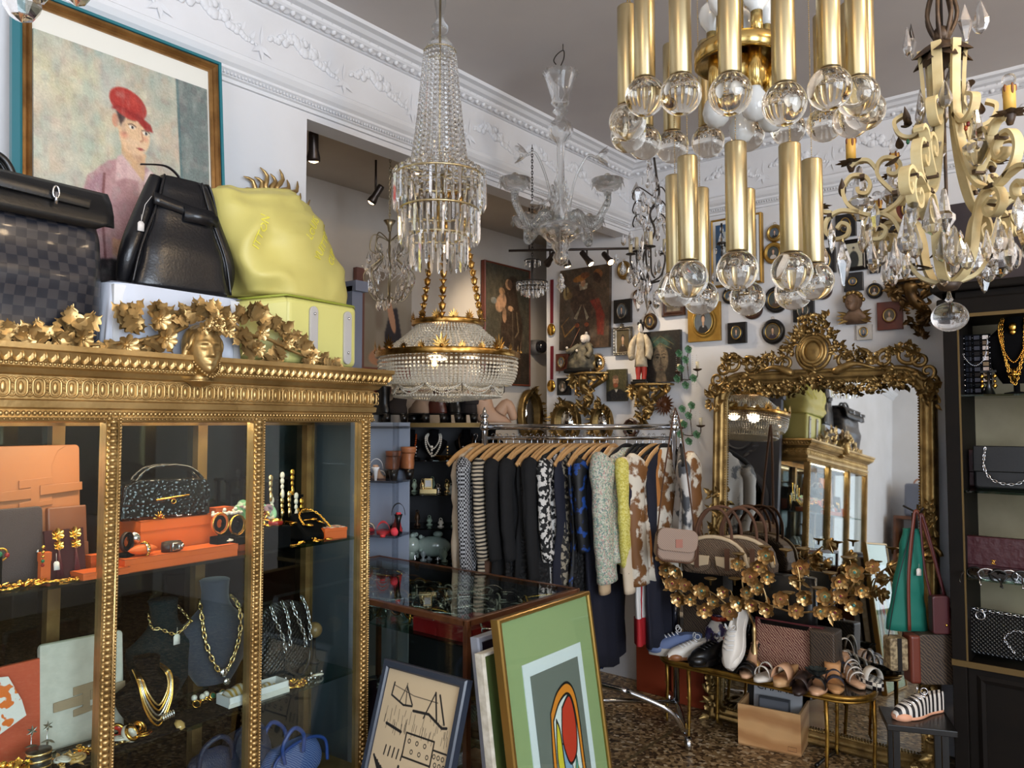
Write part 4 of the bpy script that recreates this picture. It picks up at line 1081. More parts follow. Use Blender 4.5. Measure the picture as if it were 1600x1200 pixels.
# ================================================================== bags on top of the vitrine
TOPZ = 1.787
DAM = checker('dark_checked_canvas',(30,32,40),(56,53,55),(42,0,42),.35,.2)
def loft(secs,nu=36,cap=True,disp=None,ex=.6):
 """secs: (z, cx, cy, halfx, halfy); superellipse sections; disp(x,y,z,q)->(dx,dy,dz)"""
 v = [];n = len(secs)
 for (z,cx,cy,a,b) in secs:
  for k in range(nu):
   q = 2*PI*k/nu;c_,s_ = math.cos(q),math.sin(q)
   x = cx + a*math.copysign(abs(c_) ** ex,c_);y = cy + b*math.copysign(abs(s_) ** ex,s_)
   if disp:
    d = disp(x,y,z,q);x += d[0];y += d[1];zz = z + d[2]
   else: zz = z
   v.append((x,y,zz))
 f = [(i*nu + k,i*nu + (k + 1) % nu,(i + 1)*nu + (k + 1) % nu,(i + 1)*nu + k) for i in range(n - 1) for k in range(nu)]
 if cap: f += [tuple(range(nu))[::-1],tuple((n - 1)*nu + k for k in range(nu))]
 return v,f
def interp(tab,n):
 out = []
 for k in range(n + 1):
  t = k/n*(len(tab) - 1);i = min(int(t),len(tab) - 2);q = t - i;q2 = q*q*(3 - 2*q)
  z = tab[i][0]*(1 - q) + tab[i + 1][0]*q
  out.append((z,) + tuple(tab[i][j]*(1 - q2) + tab[i + 1][j]*q2 for j in range(1,5)))
 return out
def folds(s,amp,off=0):
 def d(x,y,z,q):
  n = noise.noise(V((x*s + off,y*s,z*s*.8)));m = noise.noise(V((x*s*2.3 + 5 + off,y*s*2,z*s*1.7)))
  k = amp*((1 - abs(n)*3) + .4*m)
  return (k*.4*math.cos(q),k*math.sin(q),0)
 return d
x1 = vx(162,.06)
W = .47;cx = x1 - W/2
t = thing('steamer_bag','large dark checked canvas bag with black leather flap, top left of the vitrine','travel bag',vw(cx,.15,TOPZ),VA)
mb = MB();mb.add(loft(interp([(.0,0,0,.215,.10),(.04,0,0,.232,.125),(.15,0,0,.232,.13),(.28,0,0,.228,.115),(.38,-.005,0,.222,.09),(.415,-.01,0,.20,.05)],30),44,True,folds(7,.012),.45))
obj('body',mb,DAM,t)
fl = MB();fl.add(grid(lambda a,b: ((a - .5)*.452,[-.128,-.124,-.112,-.09,.06][min(4,int(b*4))]*(1 - (b*4 - int(b*4))) + [-.124,-.112,-.09,.06,.06][min(4,int(b*4))]*(b*4 - int(b*4)) - .006,.325 + .095*min(1,b*1.35) - (.012 if b < .02 and .06 < a < .94 else 0)),20,12))
obj('flap',fl,LEATHER,t,solid=.006)
obj('strap',MB().add(tube([(-.23,-.138,.385),(.16,-.134,.375),(.165,-.134,.374)],.016,4,flat=(1.1,.3))),LEATHER,t,bevel=.002)
for k,x in enumerate((-.09,.075)):
 obj('metal_clasp',MB().add(upright(torus(.012,.0025,14,6,sc=(.6,1.3))),T(x,-.148,.382)).add(cyl(.004,.03,8,-.03),T(x,-.15,.382)),SILVER,t)
kf = MB();kf.add(upright(torus(.009,.0018,14,5)),T(-.09,-.152,.335));kf.add(box(.004,.002,.03),T(-.092,-.152,.312));kf.add(box(.006,.002,.02),T(-.085,-.153,.318) @ RY(.3))
obj('keys',kf,SILVER,t)
for k in (0,1):
 obj('handle',MB().add(tube(bez([(-.13,-.02 + .03*k,.405),(-.125,-.02 + .03*k,.45),(-.07,-.02 + .03*k,.485),(.0,-.02 + .03*k,.475),(.03,-.02 + .03*k,.43),(.032,-.02 + .03*k,.40)],8),.0095,10)),LEATHER,t)
obj('gold_rod',MB().add(tube([(-.22,-.072,.421),(.20,-.068,.414)],.003,6)),JEWEL,t)
xa,xb = vx(158,.08),vx(366,.08)
t = thing('draped_box','box under a white cloth carrying the black bucket bag','display box',vw((xa + xb)/2,.15,TOPZ),VA)
bw = xb - xa;LIN_ = mat('white_linen',(206,210,220),.85)
obj('box',MB().add(bx(-bw/2 + .01,bw/2 - .01,-.10,.10,0,.185),sm=0),WHITE,t)
def drape(a,b):
 q = 2*PI*a;c_,s_ = math.cos(q),math.sin(q);k = b
 hx,hy = bw/2,.105
 x = hx*math.copysign(abs(c_) ** .35,c_);y = hy*math.copysign(abs(s_) ** .35,s_)
 fl_ = (1 - k)*(.012 + .008*math.sin(9*q) + .006*math.sin(17*q + 1))
 return (x + fl_*c_,y + fl_*s_,.004 + .187*k)
cl = MB();cl.add(grid(drape,90,8));cl.add(grid(lambda a,b: ((a - .5)*bw*.99,(b - .5)*.205,.1915 + .002*math.sin(9*a + 4*b)),12,6))
obj('white_cloth',cl,LIN_,t)
t = thing('bucket_bag','black leather bucket bag with belt strap on the white draped box','handbag',vw(vx(282,.1),.14,TOPZ + .194),VA - .12)
EPI = mat('black_ribbed_leather',(20,20,23),.28,bump=(140,.25,.002))
def bkt(x,y,z,q):
 s_ = math.sin(q);c_ = math.cos(q)
 d = -.030*abs(c_) ** 6*min(1,z/.1)*(1 if z < .33 else .5)
 return (d*c_*.4,-.012*s_*gauss(x/.08,1)*0,0)
obj('body',MB().add(loft(interp([(0,0,0,.142,.075),(.012,0,0,.148,.08),(.10,.0,0,.135,.078),(.22,.0,0,.100,.062),(.30,.0,0,.076,.048),(.345,.0,0,.066,.036)],24),40,True,bkt,.5)),EPI,t)
gs = MB()
for s in (-1,1): gs.add(tube(bez([(s*.146,-.055,.01),(s*.125,-.058,.12),(s*.08,-.047,.25),(s*.056,-.036,.345)],6),.004,5));gs.add(tube(bez([(s*.152,.0,.02),(s*.145,-.02,.1),(s*.105,-.01,.22),(s*.068,-.006,.34)],6),[.018 + .012*math.sin(PI*i/18) for i in range(19)],8))
obj('gussets',gs,EPI,t)
bt = MB();bt.add(grid(lambda a,b: ((a - .5)*.19,-.062 - .004*(1 - abs(2*a - 1)),.262 - .035*a + .034*(b - .5)),12,2));bt.add(plate([(-.02,0),(.06,-.004),(.082,.018),(.06,.042),(-.02,.04)],.005,-.074),T(.01,0,.212))
obj('belt',bt,EPI,t,solid=.004)
obj('shoulder_strap',MB().add(tube(bez([(.05,-.01,.33),(.09,.0,.35),(.115,0,.28),(.13,-.01,.16),(.14,-.02,.06)],8),.012,6,flat=(.3,1))).add(tube(bez([(-.11,.0,.37),(-.04,0,.382),(.0,0,.36),(.01,0,.33)],6),.008,5,flat=(.3,1))),EPI,t)
price_tag(t,(-.125,-.05,.19),.018,.028);obj('tag_cord',MB().add(tube([(-.125,-.05,.19),(-.115,-.05,.24),(-.095,-.045,.27)],.0008,4)),PINK_T,t)
LIME = mat('lime_green_leather',(214,208,126),.42,bump=(220,.25,.001));LIME2 = mat('lime_green_fabric',(206,194,112),.5,bump=(260,.2,.001))
gx0,gx1 = vx(453,.02),vx(557,.02)
t = thing('rolling_duffel','lime green soft duffel with rolling base at the right end of the vitrine top','travel bag',vw(gx0,.02,TOPZ),VA)
gw = gx1 - gx0
obj('base',MB().add(bx(-.02,gw,0,.265,.004,.225),sm=0).add(([(-.02,0,.004),(-.14,.10,.004),(-.14,.265,.004),(-.02,.265,.004),(-.02,0,.225),(-.14,.10,.20),(-.14,.265,.20),(-.02,.265,.225)],[(0,1,2,3),(4,7,6,5),(0,4,5,1),(1,5,6,2),(2,6,7,3)]),sm=0),LIME,t,bevel=.022,seg=4)
obj('seam',MB().add(tube([(gw + .001,.02,.218),(gw - .02,-.001,.222),(.0,-.002,.226),(-.02,.0,.226),(-.135,.095,.205)],.004,6)),mat('lime_piping',(160,168,64),.5),t)
SKID = mat('grey_skid',(186,182,178),.4)
for k,x in enumerate((gw*.30,gw*.82)):
 s_ = obj('skid',MB().add(plate(rrect(.034,.185,.017,6),.010,-.010),T(x,0,.108),sm=0),SKID,t,bevel=.004)
 sk = MB();sk.add(sph(.005,8,5),T(x,-.012,.175));sk.add(sph(.005,8,5),T(x,-.012,.055));obj('screw',sk,SILVER,s_)
def duf(x,y,z,q):
 n1 = noise.noise(V((x*7 + 3,z*5,y*4)));k = .028*(1 - abs(n1)*3.2)
 n2 = noise.noise(V((x*15,z*11 + 3,y*8)));k += .008*n2
 w = 1.0 if x < .08 else .35
 s_ = math.sin(q);c_ = math.cos(q)
 return (k*w*c_*.8,k*w*s_,.012*math.sin(x*14)*max(0,(z - .3)/.2)*w)
secs = interp([(.228,.075,.13,.205,.125),(.27,.075,.13,.215,.13),(.34,.06,.135,.22,.13),(.42,.03,.14,.215,.12),(.50,.01,.15,.20,.105),(.56,-.005,.16,.18,.085),(.60,-.02,.17,.13,.05)],34)
secs = [(z,cx_,cy,a*1.0,b) for z,cx_,cy,a,b in secs]
_dg = loft(secs,64,True,duf,.55)
obj('soft_body',MB().add(_dg),LIME2,t)
from mathutils.bvhtree import BVHTree
_bv = BVHTree.FromPolygons([V(p) for p in _dg[0]],_dg[1])
def front_y(x,z):
 h = _bv.ray_cast(V((x,-1,z)),V((0,1,0)))
 return h[0].y if h[0] is not None else .1
def surf_text(s_,size,x0,z0,ang,name,m,parent,fy,off=.0025):
 g = text_mesh(s_,size,0,'LEFT');vs = []
 for (x,y,z) in g[0]:
  X = x0 + x*math.cos(ang) - y*math.sin(ang);Z = z0 + x*math.sin(ang) + y*math.cos(ang)
  vs.append((X,fy(X,Z) - off,Z))
 return obj(name,MB().add((vs,g[1]),sm=0),m,parent,solid=.001)
LET = mat('yellow_lettering',(236,226,84),.5)
surf_text('LOUIS',.04,.075,.43,.95,'lettering',LET,t,front_y)
surf_text('VUITTON',.04,.10,.36,.95,'lettering',LET,t,front_y)
surf_text('CUP',.04,.165,.355,.95,'lettering',LET,t,front_y)
surf_text('ITTON',.04,-.125,.36,1.25,'lettering',LET,t,front_y)
# ================================================================== left wall: portrait and sunburst
def wall_rot(): return PI/2
px_plane = LX + .10
pa = on_x(26,0,px_plane);pb = on_x(358,0,px_plane)
ya,yb = pa.y,pb.y;W = yb - ya;ztop = on_x(352,90,px_plane).z;H = .98
t = thing('portrait_painting','large painting of a boy in a red cap in a teal and gold frame','painting',(px_plane,(ya + yb)/2,ztop - H/2),0,rot=(math.radians(-5),0,PI/2))
TEAL = mat('teal_lacquer',(40,112,122),.3)
def rect(w,h): return [(-w/2,-h/2),(w/2,-h/2),(w/2,h/2),(-w/2,h/2)]
obj('outer_frame',MB().add(sweep_closed(rect(W - .04,H - .04),[(0,.02),(0,-.018),(.007,-.022),(.014,-.01),(.02,0),(.02,.02)]),sm=0),TEAL,t)
obj('gold_frame',MB().add(sweep_closed(rect(W - .10,H - .10),[(0,.02),(0,-.004),(.008,-.01),(.012,-.006),(.02,-.014),(.028,-.014),(.03,.02)]),sm=0),mat('warm_gilding',(172,130,78),.3,.8,noise_=(14,4),color2=(130,94,54)),t)
obj('backing_board',MB().add(bx(-W/2 + .045,W/2 - .045,.004,.012,-H/2 + .045,H/2 - .045),sm=0),mat('cream_board',(226,224,214),.8),t)
cv = Cv(190,250,(188,180,158))
cv.cloud([(206,196,170),(160,172,156),(200,170,150),(178,186,180),(214,204,160),(150,160,150)],7,.5).cloud([(214,180,150),(150,176,168),(220,214,190)],18,.35)
cv.poly([(.80,0),(1,0),(1,1),(.84,1)],(112,122,118));cv.line([(.80,0),(.84,1)],.008,(88,110,110))
cv.cloud([(130,138,130)],9,.25)
cv.poly([(.16,1),(.22,.62),(.27,.50),(.38,.425),(.46,.40),(.60,.41),(.70,.46),(.80,.56),(.86,.70),(.90,1)],(176,134,134),blur=1)
cv.poly([(.55,.46),(.62,.42),(.72,.48),(.82,.60),(.84,.80),(.58,.80)],(206,176,172),.8,3)
cv.poly([(.22,.60),(.30,.50),(.36,.47),(.34,.70),(.20,.80)],(150,116,128),.6,4)
cv.cloud([(200,164,160),(150,110,120)],16,.0)
cv.line([(.36,.48),(.345,.62),(.36,.80)],.007,(120,74,74));cv.line([(.585,.49),(.60,.70)],.004,(130,86,84))
cv.poly([(.46,.33),(.60,.36),(.585,.47),(.56,.48),(.46,.41)],(204,164,124),blur=1)
cv.poly([(.43,.40),(.46,.385),(.58,.475),(.48,.475),(.42,.50)],(208,172,168),blur=1);cv.poly([(.585,.475),(.62,.42),(.66,.45),(.64,.485)],(222,198,190),blur=1)
cv.ell(.535,.295,.095,.088,(222,184,144),.15,.12);cv.ell(.51,.26,.09,.06,(220,182,142),.1,.2)
cv.ell(.425,.255,.022,.032,(204,146,116),0,.3)
cv.poly([(.43,.215),(.50,.20),(.475,.245),(.455,.27)],(58,44,40),blur=1)
cv.ell(.475,.305,.035,.02,(216,140,112),0,.8,.8);cv.ell(.60,.30,.02,.015,(214,140,114),0,.8,.6)
for ex,ey in ((.52,.265),(.60,.275)):
 cv.ell(ex,ey,.021,.009,(236,224,206),0,.3);cv.ell(ex + .002,ey,.009,.008,(50,44,46),0,.3)
 cv.line([(ex - .022,ey - .008),(ex,ey - .013),(ex + .022,ey - .006)],.003,(90,62,50));cv.line([(ex - .028,ey - .028),(ex + .018,ey - .028)],.004,(140,104,78),.7)
cv.line([(.575,.275),(.585,.305),(.568,.315)],.004,(178,122,94),.9)
cv.ell(.568,.345,.022,.007,(176,84,76),0,.4);cv.line([(.546,.345),(.59,.346)],.002,(120,56,52))
cv.ell(.53,.38,.04,.01,(190,148,112),.2,.8,.6)
cv.ell(.50,.175,.115,.062,(172,54,46),.28,.1);cv.ell(.53,.155,.05,.03,(196,76,62),.3,.9,.7)
cv.poly([(.40,.21),(.44,.19),(.56,.205),(.63,.235),(.645,.262),(.60,.262),(.54,.225),(.46,.208)],(150,40,36),blur=1)
cv.poly([(.20,.82),(.42,.80),(.52,.86),(.50,1),(.20,1)],(30,26,28),blur=2);cv.ell(.52,.82,.06,.05,(214,170,140),0,.3);cv.poly([(.40,.72),(.56,.74),(.54,.80),(.40,.79)],(200,150,120),blur=2)
cv.cloud([(226,206,190),(120,84,88),(150,170,160)],34,.16).grain(6)
cw,ch = W - .112,H - .17
canvas('canvas',cw,ch,cv,t,-.004,.01,cx=-.003,cz=-.036)
t = thing('sunburst_mirror','gilded sunburst with wavy rays on the left wall behind the green duffel','mirror',on_x(430,335,LX + .02),PI/2)
mb = MB();c0 = MB();c0.add(upright(lathe([(.075,0),(.08,.02),(.06,.03),(.055,.02),(0,.02)],30)),T(0,.02,0))
for k in range(26):
 a = 2*PI*k/26;L = .075 if k % 2 else .10
 P = [((.075 + L*s)*math.cos(a) - .012*math.sin(7*s)*math.sin(a),-.004,(.075 + L*s)*math.sin(a) + .012*math.sin(7*s)*math.cos(a)) for s in [i/6 for i in range(7)]]
 mb.add(tube(P,[.010,.011,.011,.010,.008,.006,.002],6))
obj('rays',mb,GOLD,t);obj('rim',c0,GOLD,t)
# ================================================================== chandeliers
def share(name,mb,m): return mesh_of(name,mb,m)
def hang(me,parent,loc,rot=(0,0,0),sc=1,name=None):
 o = bpy.data.objects.new(name or me.name,me);COL.objects.link(o);o.parent = parent
 o.location = loc;o.rotation_euler = rot;o.scale = (sc,)*3 if not isinstance(sc,tuple) else sc
 return o
PRISM = share('prism',MB().add(lathe([(0,0),(.0058,-.006),(.0058,-.085),(.002,-.097),(0,-.098)],3),RZ(.3),sm=0),XTAL)
PRISM_S = share('prism',MB().add(lathe([(0,0),(.0042,-.004),(.0042,-.03),(0,-.036)],4),sm=0),XTAL)
PEAR = share('crystal_drop',MB().add(lathe([(0,0),(.003,-.004),(.007,-.016),(.0125,-.032),(.013,-.04),(.008,-.049),(0,-.054)],8),S(1,.55,1),sm=0),XTAL)
KITE = share('crystal_drop',MB().add(lathe([(0,0),(.016,-.034),(.004,-.07),(0,-.074)],5),S(1,.5,1),sm=0),XTAL)
ALM = share('crystal_drop',MB().add(lathe([(0,0),(.008,-.014),(.010,-.024),(.006,-.042),(0,-.05)],6),S(1,.5,1),sm=0),XTAL)
OCT = share('crystal_bead',MB().add(sph(.006,8,5,sc=(1,.6,1)),sm=0),XTAL)
BULBG = mat('lamp_glass_white',(236,236,232),.15,coat=.5)
CLEARB = crystal('bulb_glass',(255,255,255),.5,1.3)
HOOKM = mat('dark_iron',(50,44,40),.4,.7)
def to_ceiling(parent,r,z0,top=CZ,m=None,name='stem'):
 return obj(name,MB().add(cyl(r,top - z0,10,z0)),m or HOOKM,parent)
def link_chain(parent,z0,z1,r=.009,m=None,name='chain'):
 mb = MB();chain(mb,[(0,0,z0),(0,0,z1)],r,r*.25,.5,r*1.6)
 return obj(name,mb,m or HOOKM,parent)
bc = at(1163,600,1.5);
t = thing('brass_tube_chandelier','large chandelier of brass tubes ending in clear glass balls, nearest the camera','chandelier',(bc.x,bc.y,0),YAW - math.atan(363/F_PX))
RB = .0385
BALL = share('glass_ball',MB().add(sph(RB*.96,40,26)),crystal('ball_glass',(252,250,246),.0,1.49))
TUBE = share('brass_tube',MB().add(lathe([(0,.2),(.0185,.2),(.0195,.198),(.0195,.002),(.0185,0),(.012,0)],32)),mat('satin_brass',(190,175,138),.34,1.0,noise_=(6,3),color2=(174,156,116)))
COLLAR = share('dark_collar',MB().add(lathe([(.0165,.003),(.0175,.0),(.012,-.006),(0,-.007)],24)),BRONZE)
def unit(a,R,z):
 x,y = R*math.sin(a),-R*math.cos(a)
 tb = hang(TUBE,t,(x,y,z));
 c = hang(COLLAR,tb,(0,0,0));c2 = hang(BALL,tb,(0,0,-RB*.86))
 return x,y
cords = MB()
for k in range(16):
 a = math.radians(-4 + 22.5*k)
 w_ = bc + Matrix.Rotation(YAW - math.atan(363/F_PX),3,'Z') @ V((.225*math.sin(a),-.225*math.cos(a),0));zb = at(800,(147,163,138,150,172,185,193,200,210,220,228,222,210,190,150,147)[k],depth(V((w_.x,w_.y,2.15)))).z + RB*.86
 x,y = unit(a,.225,zb);cords.add(tube([(x,y,zb + .2),(x*.8,y*.8,2.9)],.0012,5))
for k in range(8):
 a = math.radians(-4 + 45*k);zb = 1.902 + .006*math.cos(a)
 x,y = unit(a,.13,zb);beads(cords,[(x,y,zb + .2),(x,y,2.86)],.0013,4,3,.004)
obj('bead_cord',cords,BRASS,t)
obj('lamp_disc',MB().add(lathe([(0,2.345),(.082,2.345),(.088,2.342),(.088,2.315),(.082,2.312),(.078,2.318),(.02,2.318)],40)).add(lathe([(.02,2.32),(.055,2.31),(.05,2.27),(.03,2.255),(0,2.25)],30)),BRASS,t)
obj('top_disc',MB().add(lathe([(0,2.88),(.19,2.88),(.19,2.84),(0,2.84)],40)),BRASS,t)
to_ceiling(t,.009,2.3,m=BRASS)
obj('ceiling_rose',MB().add(lathe([(.06,CZ),(.058,CZ - .03),(.01,CZ - .04)],24)),BRASS,t)
GLOBE = share('globe_bulb',MB().add(lathe([(0,.062),(.014,.059),(.0235,.048),(.027,.034),(.0235,.018),(.013,.004),(.011,-.004)],24)),BULBG)
SOCK = share('bulb_socket',MB().add(cyl(.0115,.05,18)),BRASS)
for k in range(5):
 a = math.radians(-35 + 72*k);x,y = .055*math.sin(a),-.055*math.cos(a)
 s_ = hang(SOCK,t,(x,y,2.345));hang(GLOBE,s_,(0,0,.05))
for k in range(4):
 a = math.radians(-48 + 75*k);x,y = .06*math.sin(a),-.06*math.cos(a)
 s_ = hang(SOCK,t,(x,y,2.315),(PI,0,0),(1.25,1.25,1.5));hang(GLOBE,s_,(0,0,.05),sc=(.8,.8,.7))
dc = at(1487,600,1.9)
t = thing('scroll_chandelier','cream painted scrolled iron chandelier with yellow candles and crystal drops','chandelier',(dc.x,dc.y,0),YAW - math.atan(687/F_PX))
CREAM = mat('aged_cream_paint',(214,196,148),.5,noise_=(18,4,.35,.75),color2=(188,164,112))
RUST = mat('brown_tole_leaf',(92,72,52),.5,.4,noise_=(30,3),color2=(60,46,36))
CANDLE = mat('yellow_wax_sleeve',(218,170,78),.5);DRIP = mat('brown_drip',(120,70,34),.5)
def rad(P,n=6): return [(p[0],0,p[1]) for p in P]
def strip(P,w=.010,th=.4,n=7): return tube(bez([(a,0,b) for a,b in P],n),w,4,flat=(th,1.0) if False else (1.0,1.0),up0=(0,1,0))
def flatstrip(P,wid=.011,th=.0045,n=7):
 """strip whose broad side faces tangentially out of the radial plane"""
 pts = bez([(a,0,b) for a,b in P],n);v = [];f = []
 for i,p in enumerate(pts):
  q = (pts[min(i + 1,len(pts) - 1)] - pts[max(i - 1,0)]).normalized();nn = V((-q.z,0,q.x))
  for s,u in ((-1,-1),(1,-1),(1,1),(-1,1)): v.append(tuple(p + nn*(th*s) + V((0,wid*u,0))))
 m = len(pts)
 for i in range(m - 1):
  for k in range(4): f.append((i*4 + k,i*4 + (k + 1) % 4,(i + 1)*4 + (k + 1) % 4,(i + 1)*4 + k))
 f += [(0,1,2,3),((m - 1)*4 + 3,(m - 1)*4 + 2,(m - 1)*4 + 1,(m - 1)*4)]
 return v,f
ARM = [[(.052,2.545),(.046,2.47),(.044,2.38),(.055,2.30),(.078,2.22),(.115,2.16),(.17,2.14),(.222,2.17),(.238,2.215),(.218,2.25),(.185,2.245),(.172,2.222),(.182,2.20),(.2,2.205),(.202,2.218)],
       [(.115,2.19),(.15,2.235),(.155,2.265),(.14,2.285),(.112,2.28),(.10,2.258),(.112,2.24),(.128,2.246),(.126,2.258)],
       [(.158,2.262),(.175,2.285),(.20,2.288),(.217,2.275)],
       [(.20,2.152),(.245,2.162),(.277,2.145),(.284,2.112),(.262,2.088),(.232,2.094),(.226,2.118),(.243,2.128),(.255,2.115)],
       [(.268,2.16),(.30,2.166),(.326,2.15),(.33,2.12),(.312,2.106),(.298,2.118),(.305,2.13)],
       [(.158,2.115),(.138,2.1),(.148,2.078),(.172,2.078),(.188,2.10),(.178,2.13),(.148,2.14),(.12,2.12),(.10,2.07),(.088,2.01),(.06,1.965),(.012,1.945)],
       [(.044,2.36),(.07,2.33),(.10,2.34),(.112,2.375),(.09,2.39)]]
am = MB()
for P in ARM: am.add(flatstrip(P),sm=0)
for (x,z) in ((.19,2.245),(.165,2.142),(.115,2.19),(.272,2.152)): am.add(box(.012,.026,.010,(x,0,z)),sm=0,mi=1)
ARMM = share('scroll_arm',am,[CREAM,RUST])
cupm = MB();cupm.add(lathe([(.006,-.02),(.010,-.008),(.012,0),(.011,.016)],12))
for k in range(8): cupm.add(leaf(.036,.026,1,.15,.4,4,0),RZ(k*PI/4) @ T(0,.004,0))
CUP = share('candle_cup',cupm,RUST)
cdm = MB();cdm.add(lathe([(.0125,.012),(.0125,.066),(.010,.067)],16))
for k in range(5): cdm.add(sph(.0045,6,5,sc=(.8,.8,2.0 + k % 3)),T(.0115*math.cos(k*1.3),.0115*math.sin(k*1.3),.062 - .003*(k % 3)),mi=1)
CND = share('candle_sleeve',cdm,[CANDLE,DRIP])
FLB = share('flame_bulb',MB().add(lathe([(.006,0),(.011,.01),(.0125,.02),(.008,.034),(.003,.046),(.0012,.054)],14)),CLEARB)
GLB = share('round_bulb',MB().add(sph(.0145,18,12),T(0,0,.014)),CLEARB)
for k in range(6):
 a = math.radians((180,256,306,2,60,125)[k])
 arm = hang(ARMM,t,(0,0,0),(0,0,a))
 for (r_,z_,q) in ((.217,2.283,0),(.305,2.175,1)):
  if k == 1 or q == 1 and k in (2,4): continue
  c = hang(CUP,t,(r_*math.cos(a),r_*math.sin(a),z_));hang(CND,c,(0,0,0));hang(FLB if (k + q) % 2 else GLB,c,(0,0,.068))
mb = MB();r = random.Random(8)
for k in range(12): mb.add(leaf(.088,.075,2,-.35,-.3,8,.3),T(0,0,2.565) @ RZ(k*PI/6) @ RX(-.25 - .2*(k % 2)))
for k in range(7): mb.add(tube(bez([(0.01*math.cos(k*.9),.01*math.sin(k*.9),2.56),(.035*math.cos(k*.9),.035*math.sin(k*.9),2.63),(.012*math.cos(k*.9),.012*math.sin(k*.9),2.72)],6),.005,6))
mb.add(sph(.022,12,8,(0,0,2.58)))
for k in range(26):   # stray leaves on the strips
 a = r.choice(range(6))*PI/3 + r.uniform(-.1,.1);q,z = r.choice(((.06,2.45),(.08,2.36),(.1,2.3),(.16,2.1),(.2,2.13),(.1,2.05),(.075,2.0),(.24,2.2)))
 mb.add(leaf(.045,.022,1,.5,.3,6,0),T(q*math.cos(a),q*math.sin(a),z) @ RZ(a + r.uniform(-.6,.6)) @ RX(r.uniform(-.8,.8)))
obj('tole_leaves',mb,RUST,t)
obj('central_rod',MB().add(cyl(.004,.66,8,1.94)).add(lathe([(0,1.925),(.02,1.93),(.03,1.945),(.012,1.955)],16)),RUST,t)
def obelisk(s=1.0): return lathe([(0,.075*s),(.006*s,.07*s),(.013*s,.035*s),(.018*s,.0),(.03*s,-.012*s),(.03*s,-.028*s),(.016*s,-.05*s),(.01*s,-.06*s),(0,-.062*s)],8)
OBL = share('glass_finial',MB().add(obelisk(),sm=0),XTAL)
for (r_,a_,z_,s_) in ((.05,-130,2.30,1.2),(.13,-60,2.26,1),(.20,175,2.20,1.1),(.26,-20,2.28,1.1),(.13,160,2.22,.9),(.03,-100,2.12,.8)):
 a = math.radians(a_);hang(OBL,t,(r_*math.cos(a),r_*math.sin(a),z_),sc=s_)
drops = []
for k in range(6):
 a = math.radians(184 + 60*k)
 drops += [(.20,a + .3,2.12,PEAR,1.4),(.14,a + .55,2.06,PEAR,1.5),(.27,a + .2,2.12,ALM,1.4),(.24,a + .1,2.082,KITE if k % 2 == 0 else PEAR,1.5),(.32,a,2.10,ALM,1.15),(.29,a - .12,2.08,ALM,1.2),(.17,a + .05,2.07,PEAR,1.3),(.10,a + .35,2.06,PEAR,1.2),(.13,a - .3,2.02,PEAR,1.0),(.06,a + .5,2.44,PEAR,1.1)]
drops += [(.02,0,2.50,PEAR,1.7),(.03,4,2.43,PEAR,1.5),(.07,3.4,2.62,KITE,1.1),(.09,3.7,2.60,PEAR,1.2),(.09,-.4,2.63,PEAR,1.3),(.06,.5,2.66,KITE,1.1),(.05,-1.5,2.09,KITE,1.2),(.105,-.8,2.24,KITE,1.25),(.03,-1.9,2.02,PEAR,1.3)]
for (r_,a,z_,me,s_) in drops:
 hang(me,t,(r_*math.cos(a),r_*math.sin(a),z_),(0,0,a*1.3),s_*1.22)
FRUIT = [mat('red_glass_bead',(120,30,30),.2),mat('green_glass_bead',(20,90,50),.2),mat('amber',(150,60,16),.15)]
for k,(x,z) in enumerate(((.05,2.32),(.057,2.315),(.045,2.31),(.07,2.17),(-.08,2.30))):
 obj('glass_fruit',MB().add(sph(.0055,8,6,sc=(.8,.8,1.3)),T(x,-.06,z)),FRUIT[k % 3],t)
obj('hanging_globe',MB().add(sph(.042,32,20,sc=(1,1,.88)),T(0,0,1.862)).add(lathe([(.006,1.899),(.010,1.905),(.006,1.912),(.004,1.925)],10)),crystal('globe_glass',(250,250,250),.2,1.35),t)
price_tag(t,(-.118,-.05,2.03),.02,.028)
to_ceiling(t,.004,2.6)
ac_ = at(685,600,2.58);zz = lambda v,Z: at(800,v,Z).z
t = thing('tower_chandelier','tall crystal chandelier with tapering bead tower above three rings of glass prisms','chandelier',(ac_.x,ac_.y,0),YAW)
z0,z1,z2,z3 = zz(68,2.58),zz(268,2.58),zz(330,2.58),zz(372,2.58)
for k in range(26):
 a = 2*PI*k/26;mb = MB();n = 26
 for i in range(n):
  q = i/(n - 1);R = .054 + .038*q + .012*q ** 6 + (.05*max(0,q - .9)/.1 if q > .9 else 0);z = z0 + (z1 - z0)*q
  s_ = .0062 + .005*q
  mb.add(sph(s_,6,4,sc=(1,.55,1)),T(R*math.cos(a),R*math.sin(a),z) @ RZ(a + PI/2),sm=0)
 obj('bead_strand',mb,XTAL,t)
fr = MB();fr.add(torus(.054,.002,30,5),T(0,0,z0))
for R,z in ((.152,z1 - .01),(.132,z2 + .01),(.092,z3 + .012)): fr.add(tube([(R*math.cos(2*PI*k/40),R*math.sin(2*PI*k/40),z) for k in range(40)],.004,6,closed=True));
for k in range(8): fr.add(tube([(0,0,z1 - .0),(.152*math.cos(k*PI/4),.152*math.sin(k*PI/4),z1 - .01)],.0025,5));fr.add(tube([(.12*math.cos(k*PI/4),.12*math.sin(k*PI/4),z1),(.082*math.cos(k*PI/4),.082*math.sin(k*PI/4),z3 + .012)],.002,5))
fr.add(cyl(.003,CZ - z3,8,z3));obj('brass_frame',fr,mat('pale_brass',(206,190,150),.3,1.0),t)
